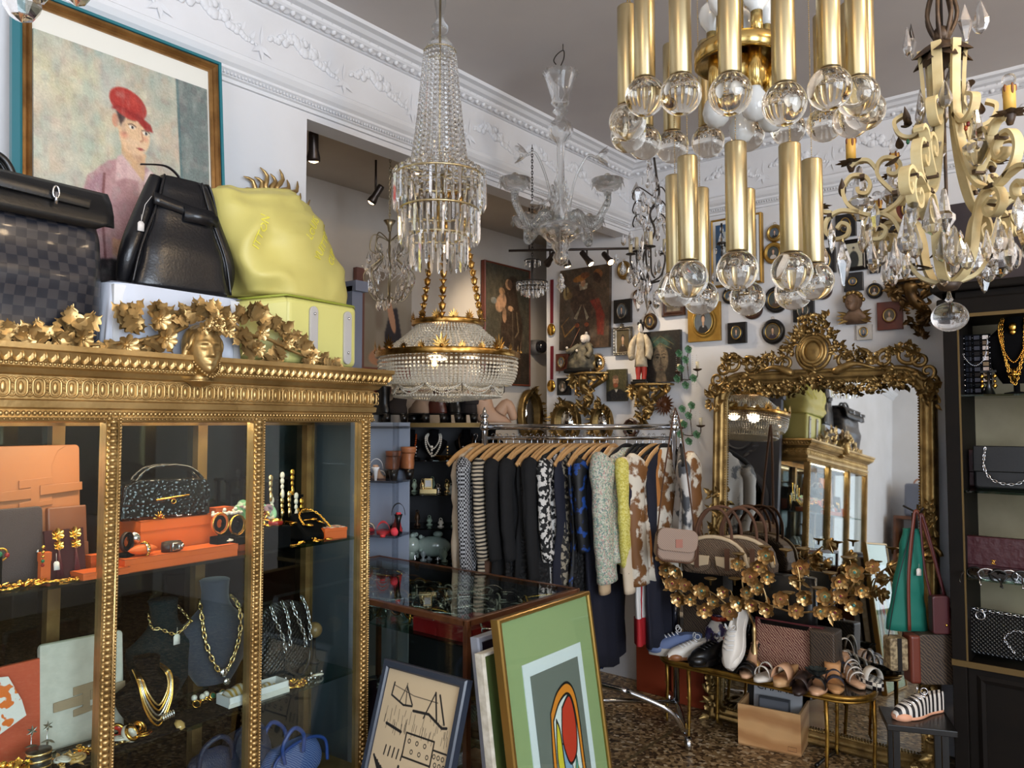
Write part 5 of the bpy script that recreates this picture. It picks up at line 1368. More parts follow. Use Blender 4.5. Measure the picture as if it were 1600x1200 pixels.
for R,z,n,s_ in ((.155,z1 - .012,42,1.1),(.134,z2 + .006,36,1.1),(.094,z3 + .01,26,1.12)):
 for k in range(n): hang(PRISM,t,(R*math.cos(2*PI*k/n),R*math.sin(2*PI*k/n),z),(0,0,k*.9),s_)
PETAL = share('crystal_petal',MB().add(leaf(.045,.026,1,.1,.3,4,0),sm=0),XTAL)
for k in range(22): hang(PETAL,t,(.115*math.cos(k*PI/11),.115*math.sin(k*PI/11),z1 + .002),(0,0,k*PI/11 - PI/2))
BIGB = share('crystal_disc',MB().add(sph(.016,10,6,sc=(1,.45,1)),sm=0),XTAL)
for k in range(14): hang(BIGB,t,(.092*math.cos(k*PI/7),.092*math.sin(k*PI/7),z1 + .022),(0,0,k*PI/7 + PI/2))
GL2 = crystal('thin_glass_body',(245,248,250),.35,1.35)
obj('glass_dome',MB().add(lathe([(.05,z0),(.046,z0 + .02),(.03,z0 + .042),(.012,z0 + .05)],24)),GL2,t)
obj('glass_baluster',MB().add(lathe([(.01,z0 + .05),(.014,z0 + .055),(.028,z0 + .07),(.03,z0 + .085),(.016,z0 + .105),(.012,z0 + .12),(.02,z0 + .17),(.024,z0 + .24)],20)),GL2,t)
bb = at(700,600,3.4)
t = thing('basket_chandelier','brass crown chandelier with bead filled basket hanging on three ornate chains','chandelier',(bb.x,bb.y,0),YAW)
B2 = mat('crown_brass',(200,160,92),.28,1.0,noise_=(40,3),color2=(150,108,50))
zt_,zm,zb,zf = zz(505,3.4),zz(556,3.4),zz(600,3.4),zz(622,3.4);Rt,Rm = .160,.318
def band(z,R,h=.012): return lathe([(R - .004,z - h),(R + .003,z - h*.8),(R - .001,z - h*.3),(R + .004,z),(R - .001,z + h*.4),(R + .003,z + h*.9),(R - .004,z + h)],60)
obj('lower_ring',MB().add(band(zm,Rm,.014)),B2,t);obj('upper_ring',MB().add(band(zt_,Rt,.012)),B2,t)
pal = MB()
for k in range(7): pal.add(leaf(.05 - .006*abs(k - 3),.013,1,.1,.2,4,0),RX(PI/2) @ RZ((k - 3)*.42))
pal.add(sph(.007,6,4),T(0,-.003,.003));PAL = share('palmette',pal,B2)
for R,z,n in ((Rm,zm + .012,24),(Rt,zt_ + .010,14)):
 for k in range(n):
  a = 2*PI*k/n;hang(PAL,t,(R*math.cos(a),R*math.sin(a),z),(0,0,a + PI/2),1.25 if k % 3 == 0 and R > .2 else (.62 if R > .2 else .8))
net = MB();net2 = MB()
for k in range(72):
 a = 2*PI*k/72
 for i in range(12):
  q = i/11;R = Rt - .01 + (Rm - Rt)*(q ** 1.25)*.96 - .01;z = zt_ - .01 - (zt_ - zm - .02)*q
  net.add(sph(.0062,5,3),T(R*math.cos(a),R*math.sin(a),z),sm=0)
for k in range(100):
 a = 2*PI*k/100
 for i in range(13):
  q = i/12;R = Rm - .012 - .06*q ** 2.2 if q < .75 else Rm - .012 - .055*.531 - .12*(q - .75)/.25
  z = zm - .012 - (zm - zb)*min(1,math.sin(q*PI/2) ** .9)
  net2.add(sph(.0068,5,3),T(R*math.cos(a),R*math.sin(a),z),sm=0)
BEADM = mat('bead_glass',(226,218,200),.12,coat=.4,spec=.8)
_bt = BEADM.node_tree.nodes['Principled BSDF'];_bt.inputs['Transmission Weight'].default_value = .3
obj('upper_bead_net',net,BEADM,t);obj('lower_bead_basket',net2,BEADM,t)
sw = MB()
for k in range(10):
 a0,a1 = 2*PI*k/10,2*PI*(k + 1)/10;R = .245
 for s_,dz in ((.03,0),(.02,-.003),(.045,.002)):
  P = [((R)*math.cos(a0 + (a1 - a0)*i/10),R*math.sin(a0 + (a1 - a0)*i/10),zb - .006 + dz - s_*4*(i/10)*(1 - i/10)) for i in range(11)]
  beads(sw,P,.0042,5,3)
[sw.add(sph(.0062,5,3),T(R_*math.cos(2*PI*k/n_),R_*math.sin(2*PI*k/n_),zf + .004 - .02*(1 - R_/.21)),sm=0) for R_,n_ in ((.235,100),(.22,95),(.205,90),(.19,84),(.175,76),(.16,70),(.145,62),(.13,56),(.115,50),(.10,44),(.085,36),(.07,30),(.055,24),(.04,18),(.025,12),(.01,4)) for k in range(n_)]
obj('bead_swags',sw,BEADM,t)
for k in range(10): hang(PRISM_S,t,(.247*math.cos(2*PI*k/10),.247*math.sin(2*PI*k/10),zb - .006),(0,0,k))
ztop = zz(300,3.4)
for k in range(3):
 a = math.radians(-95 + 120*k);mb = MB();P = [V((Rt*math.cos(a)*(1 - .72*i/16),Rt*math.sin(a)*(1 - .72*i/16),zt_ + .02 + (ztop - zt_)*i/16)) for i in range(17)]
 for i,p in enumerate(P):
  mb.add(sph(.014 if i % 2 else .009,8,6,sc=(1,.6,1.5)),Matrix.Translation(p));mb.add(torus(.012,.003,10,5,sc=(1,1.3)),Matrix.Translation(p) @ RX(PI/2) @ RY(a))
  for s_ in (-1,1): mb.add(leaf(.02,.012,1,.4,.3,4,0),Matrix.Translation(p) @ RX(PI/2) @ RZ(s_*1.1))
 obj('ornate_chain',mb,B2,t)
obj('centre_stem',MB().add(cyl(.004,CZ - ztop,8,ztop)).add(lathe([(.045,ztop),(.04,ztop + .02),(.01,ztop + .03)],20)),B2,t)
obj('lit_bulb',MB().add(sph(.010,10,8),T(-.03,-.30,(zm + zb)/2 + .005)),mat('lit_bulb',(255,230,180),.3,emis=(255,214,150),estr=18),t)
for k in range(3):
 pl_ = bpy.data.lights.new('basket_bulb_light','POINT');pl_.energy = 1.2;pl_.color = (1,.82,.6);pl_.shadow_soft_size = .05
 po = bpy.data.objects.new('basket_bulb_light',pl_);COL.objects.link(po);po.parent = t;po.location = (.1*math.cos(k*2.1),.1*math.sin(k*2.1),zm + .0)
mc = at(877,600,3.24)
t = thing('blown_glass_chandelier','clear blown glass chandelier with curled arms, flowers and shallow cups','chandelier',(mc.x,mc.y,0),YAW)
Z = 3.24;MUR = crystal('clear_blown_glass',(250,251,251),.3,1.42)
px2 = Z/1200
def zv(v): return zz(v,Z)
obj('top_funnel',MB().add(lathe([(.074,zv(103)),(.066,zv(110)),(.05,zv(130)),(.036,zv(148)),(.04,zv(152)),(.03,zv(156))],36,lambda a,i: 1 + (.09*math.cos(18*a) if i == 0 else 0))),MUR,t)
obj('glass_stem',MB().add(lathe([(.03,zv(156)),(.022,zv(160)),(.034,zv(166)),(.016,zv(172)),(.028,zv(180)),(.05,zv(188)),(.052,zv(196)),(.046,zv(206)),(.028,zv(212)),(.017,zv(220)),(.017,zv(310)),(.035,zv(318)),(.045,zv(345)),(.03,zv(352))],30,lambda a,i: 1 + (.06*math.cos(10*a) if 4 < i < 9 else 0))),MUR,t)
obj('lower_bowl',MB().add(lathe([(.03,zv(350)),(.06,zv(345)),(.092,zv(352)),(.095,zv(360)),(.06,zv(372)),(.035,zv(378)),(.04,zv(384)),(.022,zv(392)),(.035,zv(400)),(.026,zv(410)),(0,zv(414))],36,lambda a,i: 1 + .03*math.cos(16*a))),MUR,t)
obj('drop_finial',MB().add(lathe([(0,zv(425)),(.006,zv(428)),(.016,zv(437)),(.01,zv(441)),(.022,zv(446)),(0,zv(457))],12)),XTAL,t)
cupg = MB();cupg.add(lathe([(.012,-.045),(.018,-.035),(.014,-.03),(.045,-.018),(.062,.008),(.068,.022),(.062,.024),(.04,.004),(0,-.004)],28))
for k in range(12): cupg.add(leaf(.034,.03,1,-.5,0,4,0),RZ(k*PI/6) @ T(0,.058,.022) @ RX(-.7))
cupg.add(sph(.019,12,8),T(0,0,.032));CUPG = share('glass_cup',cupg,MUR)
def glass_arm(a,R,zc):
 P = bez([(.02,0,zv(345)),(.07,0,zv(330) - .0),(.115,0,zv(348)),(R*.72,0,zv(350)),(R*.97,0,zc - .085),(R,0,zc - .04)],8)
 n = len(P);am = MB();am.add(tube(P,[.016]*n,10))
 for s_ in range(3):   # twisted ribs
  am.add(tube([p + V((.0,.015*math.cos(i*.7 + s_*2.1),.015*math.sin(i*.7 + s_*2.1))) for i,p in enumerate(P)],.0045,5))
 o = obj('glass_arm',am,MUR,t);o.rotation_euler[2] = a
 hang(CUPG,t,(R*math.cos(a),R*math.sin(a),zc))
for a_,R,v in ((192,.20,288),(-14,.20,290),(78 + 60,.19,332),(42,.18,336),(100,.2,330)): glass_arm(math.radians(a_),R,zv(v))
for a_,R,v in ((195,.145,240),(-12,.15,244),(120,.13,300)):
 a = math.radians(a_);o = obj('glass_flower',MB().add(tube(bez([(.03,0,zv(340)),(.06,0,zv(280)),(R*.75,0,zv(v - 2)),(R,0,zv(v))],8),.0055,8)).add(flower(.042,6,1.1),T(R + .005,0,zv(v)) @ RY(PI/2)),MUR,t);o.rotation_euler[2] = a
for k,a_ in enumerate((-60,20,100,200)):
 mb = MB()
 for i in range(12): mb.add(leaf(.035,.03,1,.6,.2,4,0),T(.03 + .012*math.sin(i*.4),0,zv(345) + i*.0145) @ RZ(-PI/2 + (.6 if i % 2 else -.6)) @ RX(.9))
 o = obj('glass_leaf',mb,MUR,t);o.rotation_euler[2] = math.radians(a_)
obj('wire_hook',MB().add(tube(bez([(-.018,0,zv(92) + .008),(-.028,0,zv(82)),(-.012,0,zv(72)),(.014,0,zv(66)),(.016,0,zv(78)),(.002,0,zv(92)),(-.002,0,zv(103))],6),.0025,6)),HOOKM,t)
obj('ceiling_hook',MB().add(tube([(.012,0,CZ),(.012,0,zv(66))],.002,6)),HOOKM,t)
def wire_chandelier(label,u,vtop,vmid,vbot,Z,R,seed,ceil=AZ,m=None,metal=mat('pale_wire',(150,140,116),.3,.9)):
 p = at(u,600,Z);t = thing('wire_crystal_chandelier',label,'chandelier',(p.x,p.y,0),YAW);r = random.Random(seed)
 zt2,zm2,zb2 = zz(vtop,Z),zz(vmid,Z),zz(vbot,Z)
 mb = MB()
 for k in range(8):
  a = k*PI/4 + .2
  mb.add(tube(bez([(0,0,zt2),(R*.6*math.cos(a),R*.6*math.sin(a),zt2 + .03),(R*.75*math.cos(a),R*.75*math.sin(a),zt2 - .04),(R*.35*math.cos(a),R*.35*math.sin(a),(zt2 + zm2)/2),(R*math.cos(a),R*math.sin(a),zm2),(R*.55*math.cos(a),R*.55*math.sin(a),zb2 + .05),(0,0,zb2 + .07)],6),.003,6))
 mb.add(lathe([(0,zt2 + .04),(.008,zt2 + .05),(.012,zt2 + .075),(.03,zt2 + .10),(.004,zt2 + .105)],14));mb.add(cyl(.004,zt2 - zb2,6,zb2 + .04))
 obj('wire_frame',mb,metal,t);link_chain(t,zt2 + .1,ceil,m=metal)
 for k in range(90):
  q = r.random();a = r.uniform(0,2*PI);z = zt2 - (zt2 - zb2 - .05)*q;R_ = R*(.45 + .6*math.sin(PI*min(1,q*1.15)) ** 1.2)*r.uniform(.75,1.05)
  hang(r.choice((PEAR,PEAR,ALM,OCT)),t,(R_*math.cos(a),R_*math.sin(a),z),(0,0,a),r.uniform(.95,1.3))
 bd = MB()
 for k in range(10):
  a = k*.63;beads(bd,[(R*.8*math.cos(a),R*.8*math.sin(a),zm2 + .03),(R*.5*math.cos(a + .3),R*.5*math.sin(a + .3),zm2 - .01),(R*.9*math.cos(a + .6),R*.9*math.sin(a + .6),zm2 + .02)],.004,5,3,.009)
 obj('bead_strings',bd,XTAL,t)
 return t
wire_chandelier('small wire chandelier of crystal drops hanging in the alcove left of the tall one',607,375,430,485,3.6,.12,3)
def prism_mini(label,u,Z,v0,v1,R,ceil,cat='chandelier'):
 p = at(u,600,Z);t = thing('prism_chandelier',label,cat,(p.x,p.y,0),YAW);za,zb_ = zz(v0,Z),zz(v1,Z)
 H = za - zb_
 mb = MB();mb.add(torus(R,.004,26,5),T(0,0,zb_ + H*.52));mb.add(torus(R*.95,.004,26,5),T(0,0,zb_ + H*.42));mb.add(torus(R*.5,.003,20,5),T(0,0,za));mb.add(cyl(.005,H*.7,8,zb_ + H*.35));obj('frame',mb,HOOKM,t);link_chain(t,za,ceil)
 for Rr,z,n,s_ in ((R,zb_ + H*.5,24,1.0),(R*.7,zb_ + H*.4,16,1.05),(R*.4,zb_ + H*.36,9,1.1),(R*.5,za,10,.8)):
  for k in range(n): hang(PRISM_S,t,(Rr*math.cos(2*PI*k/n),Rr*math.sin(2*PI*k/n),z),(0,0,k),s_)
 bd = MB()
 for k in range(26):
  a = 2*PI*k/26
  for dz in (0,.014): bd.add(sph(.006,6,4),T(R*math.cos(a),R*math.sin(a),zb_ + H*.44 + dz),sm=0)
 obj('bead_rim',bd,XTAL,t)
 return t
prism_mini('small tiered prism chandelier hanging before the dark painting of a monk',832,3.7,405,478,.075,AZ)
p = at(1018,600,3.3)
t = thing('candle_chandelier','dark branched chandelier thick with crystal drops and pale candles, behind the brass tubes','chandelier',(p.x,p.y,0),YAW);r = random.Random(31);Z = 3.3
mb = MB();wires = [(-.085,372,0),(-.055,366,.2),(.06,372,-.1),(.12,380,.3),(.0,350,.9),(-.02,370,-1)]
for k,(x,v,y) in enumerate(wires):
 z = zz(v + 22,Z);mb.add(tube(bez([(0,y*.1,zz(440,Z)),(x*.7,y*.1,zz(430,Z)),(x,y*.12,z - .04),(x,y*.12,z)],6),.004,6));mb.add(lathe([(.022,z - .004),(.02,z),(.006,z + .004)],10),T(x,y*.12,0))
mb.add(tube(bez([(0,0,zz(440,Z)),(-.03,0,zz(400,Z)),(.02,0,zz(360,Z)),(.0,0,zz(330,Z)),(.04,0,zz(300,Z)),(.03,0,zz(270,Z)),(.02,0,zz(240,Z))],6),.005,6))
for s_ in (-1,1):
 for dz in (0,.06,.12): mb.add(tube(bez([(0.01,0,zz(345,Z) + dz),(s_*.05,.01,zz(330,Z) + dz),(s_*.075,0,zz(345,Z) + dz),(s_*.07,0,zz(352,Z) + dz)],6),.003,5))
obj('branches',mb,HOOKM,t)
for (x,v,y) in wires: obj('candle_sleeve',MB().add(cyl(.0085,.06,12,zz(v + 22,Z)),T(x,y*.12,0)),mat('ivory_sleeve',(214,200,166),.5),t)
for k in range(99):
 q = r.random();a = r.uniform(0,2*PI);v = 300 + 155*q if k > 14 else r.uniform(225,330);R_ = (.05 + .09*math.sin(PI*min(1,q)))*r.uniform(.4,1.1) if k > 14 else r.uniform(.01,.07)
 hang(r.choice((PEAR,ALM,KITE,PEAR,PRISM_S)),t,(R_*math.cos(a),R_*math.sin(a),zz(v,Z)),(0,0,a),r.uniform(.95,1.45))
hang(BIGB,t,(.03,-.05,zz(463,Z)),sc=1.7);to_ceiling(t,.004,zz(242,Z))
for k,(u,v0,lab) in enumerate(((1128,345,'slim crystal wall light glimpsed between the brass tubes left of the blue framed picture'),)):
 p = on_y(u,400,BY - .10);t = thing('crystal_wall_light',lab,'wall light',(p.x,p.y,0),0);Z = depth(p)
 obj('bracket',MB().add(cyl(.006,.3,8,zz(430,Z))).add(tube(bez([(0,0,zz(390,Z)),(0,.05,zz(380,Z)),(0,.10,zz(395,Z))],6),.006,6)).add(lathe([(.03,zz(352,Z) - .11),(.028,zz(352,Z) - .10),(.008,zz(352,Z) - .1)],14)),HOOKM,t)
 obj('spire',MB().add(lathe([(.0,zz(345,Z)),(.004,zz(352,Z)),(.012,zz(360,Z)),(.006,zz(364,Z)),(.016,zz(372,Z)),(.02,zz(378,Z)),(.008,zz(384,Z))],10),sm=0),XTAL,t)
 for i in range(26): hang(r.choice((PEAR,ALM)),t,(r.uniform(-.05,.05),r.uniform(-.05,.03),zz(r.uniform(380,440),Z)),(0,0,i),1.0)
t = thing('near_crystal_chandelier','big crystal drops of a chandelier entering the frame at the top left','chandelier',at(60,-95,.95),YAW)
BIGD = share('crystal_drop',MB().add(lathe([(0,0),(.008,-.006),(.017,-.03),(.02,-.045),(.012,-.058),(0,-.064)],8),sm=0),XTAL)
for (u,v,s_) in ((38,-50,1.1),(60,-55,.8),(122,-60,.9),(185,-78,.8)):
 d_ = at(u,v,.95) - t.location;hang(BIGD,t,(d_.dot(RT),0,d_.z),(0,0,u),s_)
obj('brass_ring',MB().add(torus(.1,.004,30,6),T(.02,0,.05)).add(cyl(.004,CZ - t.location.z,6,0),T(.02,0,0)).add(tube([(-.08,0,.05),(.12,0,.05)],.003,5)),BRASS,t)
SPM = mat('dark_spot_metal',(70,62,58),.35,.8)
LENS = mat('lit_spot_lens',(255,226,180),.3,emis=(255,208,150),estr=22)
def spotlight(label,p,d,ceilz,on=True,s=1.0,power=14,track=False):
 t = thing('spotlight',label,'spotlight',p,0);M = look(-V(d))
 obj('housing',MB().add(lathe([(.0,.06),(.016,.058),(.018,.05),(.018,-.005),(.024,-.03),(.024,-.045),(.02,-.045),(.02,-.03)],18),M @ S(s)),SPM if on else CHROME,t)
 obj('lens',MB().add(sph(.019,16,10,(0,0,-.04),(1,1,.6)),M @ S(s)),LENS,t)
 obj('arm',MB().add(tube([(0,0,.0),(0.0,0,(ceilz - p[2])*.6),(0,0,ceilz - p[2])],.006,6)),SPM,t)
 if on:
  q = V(p) + V(d).normalized()*.06
  l = spot('spot_beam',q,q + V(d),power,(1.0,.80,.56),1.5,.8,.02)
 return t
q = on_z(490,243,AZ - .14)
spotlight('dark spotlight at the left end of the alcove ceiling',at(490,232,3.35),(-.25,.2,-1),AZ,power=16,s=1.2)
spotlight('small silver spotlight on the alcove wall side behind the tall chandelier',at(587,305,3.95),(-.6,-.3,-1),AZ,power=8)
tr0,tr1 = V((-3.0,3.62,2.66)),V((-2.30,4.10,2.66))
t = thing('lighting_track','thin metal lighting track under the lintel in the corner','lighting track',(0,0,0));obj('rail',MB().add(tube([tr0,tr1],.008,6)),SPM,t);obj('rod',MB().add(tube([tr0.lerp(tr1,.15),tr0.lerp(tr1,.15) + V((0,0,AZ - 2.66))],.004,6)),SPM,t)
def pxu(p): q = p - EYE;return 800 + F_PX*q.dot(RT)/q.dot(FW)
for u,d,lab in ((917,(.45,.1,-.6),'lit spotlight at the middle of the metal track'),(950,(.5,-.2,-.5),'lit spotlight at the right end of the metal track'),(884,(.1,.2,-.8),'lit spotlight at the left of the metal track behind the blown glass chandelier'),(858,(-.9,.3,-.6),'leftmost lit spotlight of the track, above the painted monk')):
 p = min((tr0.lerp(tr1,k/60) for k in range(61)),key=lambda q: abs(pxu(q) - u));spotlight(lab,p - V((0,0,.06)),d,2.66,power=13)
# ================================================================== pictures and ornaments on the walls
FB = mat('black_frame',(22,20,20),.3);FBR = mat('turned_brown_wood',(72,44,30),.3,noise_=(20,4),color2=(50,30,22));FRW = mat('red_brown_wood',(112,52,34),.35,noise_=(16,4),color2=(92,42,28))
FGB = mat('flat_gold_board',(176,138,62),.45,.5,noise_=(10,4),color2=(150,112,44));FSV = mat('old_silver',(150,142,128),.35,.9,noise_=(30,3),color2=(100,94,84));FIV = mat('ivory_frame',(200,194,186),.5);GBZ = mat('brass_bezel',(186,156,92),.3,1.0)
def portrait(seed,n=26,bg=None,dress=None):
 r = random.Random(seed);bg = bg or r.choice([(70,74,70),(96,88,74),(120,124,124),(60,52,46),(88,98,106)]);dress = dress or r.choice([(30,28,30),(54,44,60),(190,180,170),(80,60,44),(40,50,66)])
 c = Cv(n,int(n*1.25),bg);c.cloud([tuple(q*.8 for q in bg)],4,.5)
 c.ell(.5,.98,.36,.34,dress,0,.15);c.ell(.5,.56,.07,.12,(190,150,120));c.ell(.5,.34,.155,.165,r.choice([(60,44,34),(150,140,130),(90,64,40),(30,26,26)]),0,.2)
 c.ell(.5,.39,.115,.14,(206,168,138),0,.2);c.ell(.5,.70,.07,.05,(214,208,200),0,.5,.8)
 return c
def mini(u,v,w,h,kind,m,label,y=BY,seed=None,ow=.5,oh=.6,cvs=None,cat=None,name=None):
 seed = seed if seed is not None else int(u*7 + v)
 yy = y - .022;a = on_y(u - w/2,v,yy).x;b = on_y(u + w/2,v,yy).x;p = on_y(u,v,yy);Z = depth(p);W,H = b - a,h/F_PX*Z
 cat = cat or 'framed miniature'
 t = thing(name or 'framed_miniature',label,cat,(p.x,y - .012,p.z),0)
 c = cvs or portrait(seed)
 if kind == 'sq':
  obj('frame',MB().add(plate(rect(W,H),.022,-.01),sm=0).add(upright(lathe([(W*ow*.62,0),(W*ow*.66,.006),(W*ow*.56,.008),(W*ow*.52,.004)],28)),T(0,-.009,0) @ S(1,1,H/W*oh/ow)),m,t,bevel=.003)
  obj('bezel',MB().add(upright(tube([(W*ow/2*math.cos(q*PI/14),H*oh/2*math.sin(q*PI/14),0) for q in range(28)],.0035,6,closed=True)),T(0,-.019,0)),GBZ if m is not FB or seed % 2 else FSV,t)
  canvas('portrait',W*ow,H*oh,c,t,-.0185,.001,oval=True)
 elif kind == 'rd':
  rr = W/2;obj('frame',MB().add(upright(lathe([(rr*.6,.004),(rr*.66,.012),(rr*.8,.018),(rr*.93,.014),(rr,.004),(rr,-.008),(0,-.008)],32)),S(1,1,H/W)),m,t)
  obj('bezel',MB().add(upright(torus(rr*.62,.003,28,6)),T(0,-.012,0) @ S(1,1,H/W)),GBZ,t);canvas('portrait',W*.6,H*.6,c,t,-.0085,.001,oval=True)
  obj('hanging_ring',MB().add(upright(torus(.007,.0012,12,5)),T(0,-.002,H/2 + .005)),GBZ,t)
 else:
  fw = kind;obj('frame',MB().add(sweep_closed(rect(W - 2*fw,H - 2*fw),[(0,.01),(0,-.004),(fw*.3,-.009),(fw*.6,-.006),(fw*.9,-.012),(fw,-.006),(fw,.01)]),sm=0),m,t)
  canvas('picture',W - 2*fw,H - 2*fw,c,t,-.002,.006)
 return t,W,H
MN = 'framed miniature'
mini(972,486,27,37,'sq',FB,'black square frame with a silver rimmed oval, left of the shell pendant frame')
mini(1051,473,36,42,.03,FBR,'dark wooden frame behind the candle chandelier drops',cvs=Cv(20,20,(120,110,96)).cloud([(70,60,50)],5,.8))
mini(1099.5,503,51,61,'sq',FGB,'flat gold frame with an oval portrait of a man in black',ow=.56,oh=.62,cvs=portrait(2,40,(96,104,110),(26,26,30)))
mini(878,566,20,27,'sq',FRW,'small red brown square frame left of the fisherman figure');mini(880,604,20,27,'sq',FB,'small black square frame below the red brown one, left of the first gilded bracket')
mini(1140,462,25,26,'rd',FB,'round black framed cameo below the centre brass tube');mini(1175,483,31,32,'rd',FBR,'round brown frame between the gold framed man and the crest of the mirror')
mini(1151,520,29,33,'sq',FB,'black square frame with an oval lady, right of the gold framed man');mini(1212,468,38,42,'rd',FB,'large oval black frame directly above another, left of the mirror crest',ow=.7,oh=.7)
mini(1207,518,36,40,'rd',FB,'lower of the two large oval black frames left of the mirror crest');mini(1255,485,33,35,'sq',FB,'black square frame half hidden by the leaves of the mirror crest')
mini(1284,453,31,30,'rd',FBR,'round brown frame above right of the mirror crest');mini(1333,440,30,29,'sq',FB,'black square frame with a small round medallion above the cherub head',ow=.4,oh=.4)
mini(1366,454,25,25,'rd',FB,'round black frame right of the cherub head');mini(1390,493,40,44,'sq',FRW,'red brown square frame with a round ivory miniature, right of the cherub head',ow=.46,oh=.44)
mini(1350,519,24,24,'sq',FIV,'small ivory framed miniature below the cherub head');mini(1333,398,42,50,.022,FB,'black framed photograph of a standing priest',cvs=Cv(34,42,(176,170,146)).ell(.5,.72,.3,.42,(40,42,40)).ell(.5,.24,.08,.09,(150,140,120)).ell(.5,.19,.08,.05,(50,48,44)).grain(5))
mini(1321,352,32,36,'sq',FB,'black frame behind the left scrolls of the cream chandelier');mini(1282,357,30,36,'sq',FB,'black frame between the brass tubes and the cream chandelier');mini(1290,407,30,40,'sq',FB,'black frame right of the lowest right brass tube')
mini(1372,405,28,42,'sq',FB,'black frame right of the photograph of a priest');mini(1420,326,40,40,'sq',FRW,'red brown frame with an oval landscape behind the cream chandelier');mini(1405,364,34,26,'sq',FB,'black frame low behind the middle scrolls of the cream chandelier')
mini(1210,364,26,28,'rd',GBZ,'upper round gilt frame right of the blue mounted picture');mini(1208,395,32,34,'rd',FGB,'lower round gilt frame right of the blue mounted picture');mini(1258,452,22,16,'sq',FB,'black frame peeping out behind a brass tube ball')
mini(974,422,21,30,'rd',GOLD_D,'small oval gilt framed mirror high on the wall, right of the falconer',cvs=Cv(16,20,(180,170,150)).cloud([(240,236,220),(90,70,50)],4,.8));mini(1010,445,14,24,'rd',FBR,'narrow brown oval frame behind crystal drops');mini(997,461,17,19,'rd',BRONZE,'small bronze oval medal above the pendant frame')
t,W,H = mini(972,533,28,44,.022,FSV,'ornate silver framed portrait left of the kimono doll',cvs=portrait(9,30,(96,84,60),(60,50,40)))
mb = MB();r = random.Random(2)
for k in range(30):
 e = k/30*2*(W + H);x,z = (-W/2 + e,H/2) if e < W else ((W/2,H/2 - (e - W)) if e < W + H else ((W/2 - (e - W - H),-H/2) if e < 2*W + H else (-W/2,-H/2 + e - 2*W - H)))
 mb.add(sph(.007,6,4,sc=(1,.7,1)),T(x*.93,-.008,z*.95))
mb.add(upright(flower(.018,6,.2)),T(0,-.006,H/2 + .008));obj('silver_carving',mb,FSV,t)
t,W,H = mini(1015,502,20,27,'rd',BRONZE,'oval bronze medallion hanging from a bow on two chains');mb = MB()
for s in (-1,1): mb.add(tube([(s*W*.4,-.003,H*.4),(0,-.003,H*.95)],.0018,5));mb.add(leaf(.022,.014,1,.2,.3,4,0),T(0,-.004,H*.98) @ RX(PI/2) @ RZ(s*.9))
mb.add(upright(flower(.012,5,.2)),T(0,-.004,H*1.12));obj('bow_and_chain',mb,BRONZE,t)
def pic_on(plane,u0,u1,v,h,name,label,cv,thick=.03,tilt=0,frame=None,cat='painting'):
 f = on_y if plane == 'y' else on_x;c = (BY - .035) if plane == 'y' else (AX + .035)
 a,b = f(u0,v,c),f(u1,v,c);p = (a + b)/2;W = (b - a).length;H = h/F_PX*depth(p)
 t = thing(name,label,cat,p,0,rot=(tilt,0,0 if plane == 'y' else PI/2))
 canvas('canvas',W,H,cv,t,-.004,thick)
 if frame: obj('edge',MB().add(sweep_closed(rect(W,H),[(0,.026),(0,-.008),(.006,-.012),(.012,-.006),(.012,.026)]),sm=0),frame,t)
 return t
c = Cv(80,200,(70,66,54)).cloud([(60,62,58),(84,76,60)],6,.5)
c.poly([(0,.78),(1,.72),(1,1),(0,1)],(44,36,28));c.poly([(.36,.20),(.50,.09),(.66,.12),(.74,.30),(.84,.48),(.80,.95),(.30,.95),(.34,.50)],(56,42,32),blur=1)
c.ell(.52,.15,.09,.05,(196,150,112));c.ell(.60,.13,.12,.07,(44,32,26),.3,.2,.7);c.ell(.36,.22,.07,.035,(178,134,96));c.ell(.34,.32,.12,.09,(190,146,112),.3);c.ell(.42,.42,.05,.07,(186,142,108));c.ell(.56,.355,.07,.025,(190,148,112),.3);c.ell(.18,.31,.07,.03,(120,124,120),.2)
c.line([(.60,.38),(.62,.90)],.008,(100,84,66));c.line([(.7,.38),(.74,.55),(.66,.6)],.008,(140,120,90));c.patina().grain(6)
pic_on('x',758,826,508,183,'monk_painting','dark painting of a monk holding a child, on the alcove wall',c,frame=FRW)
c = Cv(120,170,(72,58,44)).cloud([(100,86,70),(56,46,36),(84,80,72)],6,.6)
c.poly([(.30,.24),(.44,.18),(.60,.20),(.76,.34),(.84,.62),(.60,.66),(.34,.62),(.22,.44)],(58,42,32),blur=2);c.poly([(.62,.42),(.80,.40),(.92,.62),(.90,.86),(.78,.84),(.74,.56)],(118,40,28),blur=2);c.poly([(.40,.20),(.58,.20),(.56,.27),(.42,.28)],(170,160,136),blur=1)
c.ell(.48,.19,.05,.055,(190,140,104));c.ell(.42,.13,.16,.045,(150,96,40),-.2);c.ell(.52,.10,.10,.04,(110,62,34));c.ell(.78,.10,.10,.06,(140,84,40),.6);c.ell(.76,.15,.12,.05,(50,34,26),1.0);c.ell(.14,.30,.07,.09,(150,132,88));c.ell(.2,.33,.07,.05,(120,96,56))
c.poly([(.46,.45),(.30,.62),(.36,.64)],(150,140,116));c.poly([(.48,.45),(.56,.66),(.60,.62)],(150,140,116));c.poly([(.34,.68),(.42,.68),(.40,.92),(.34,.92)],(40,26,22),blur=1);c.poly([(.52,.68),(.60,.68),(.64,.92),(.58,.92)],(40,26,22),blur=1);c.ell(.37,.71,.05,.03,(140,70,40));c.ell(.56,.71,.05,.03,(140,70,40))
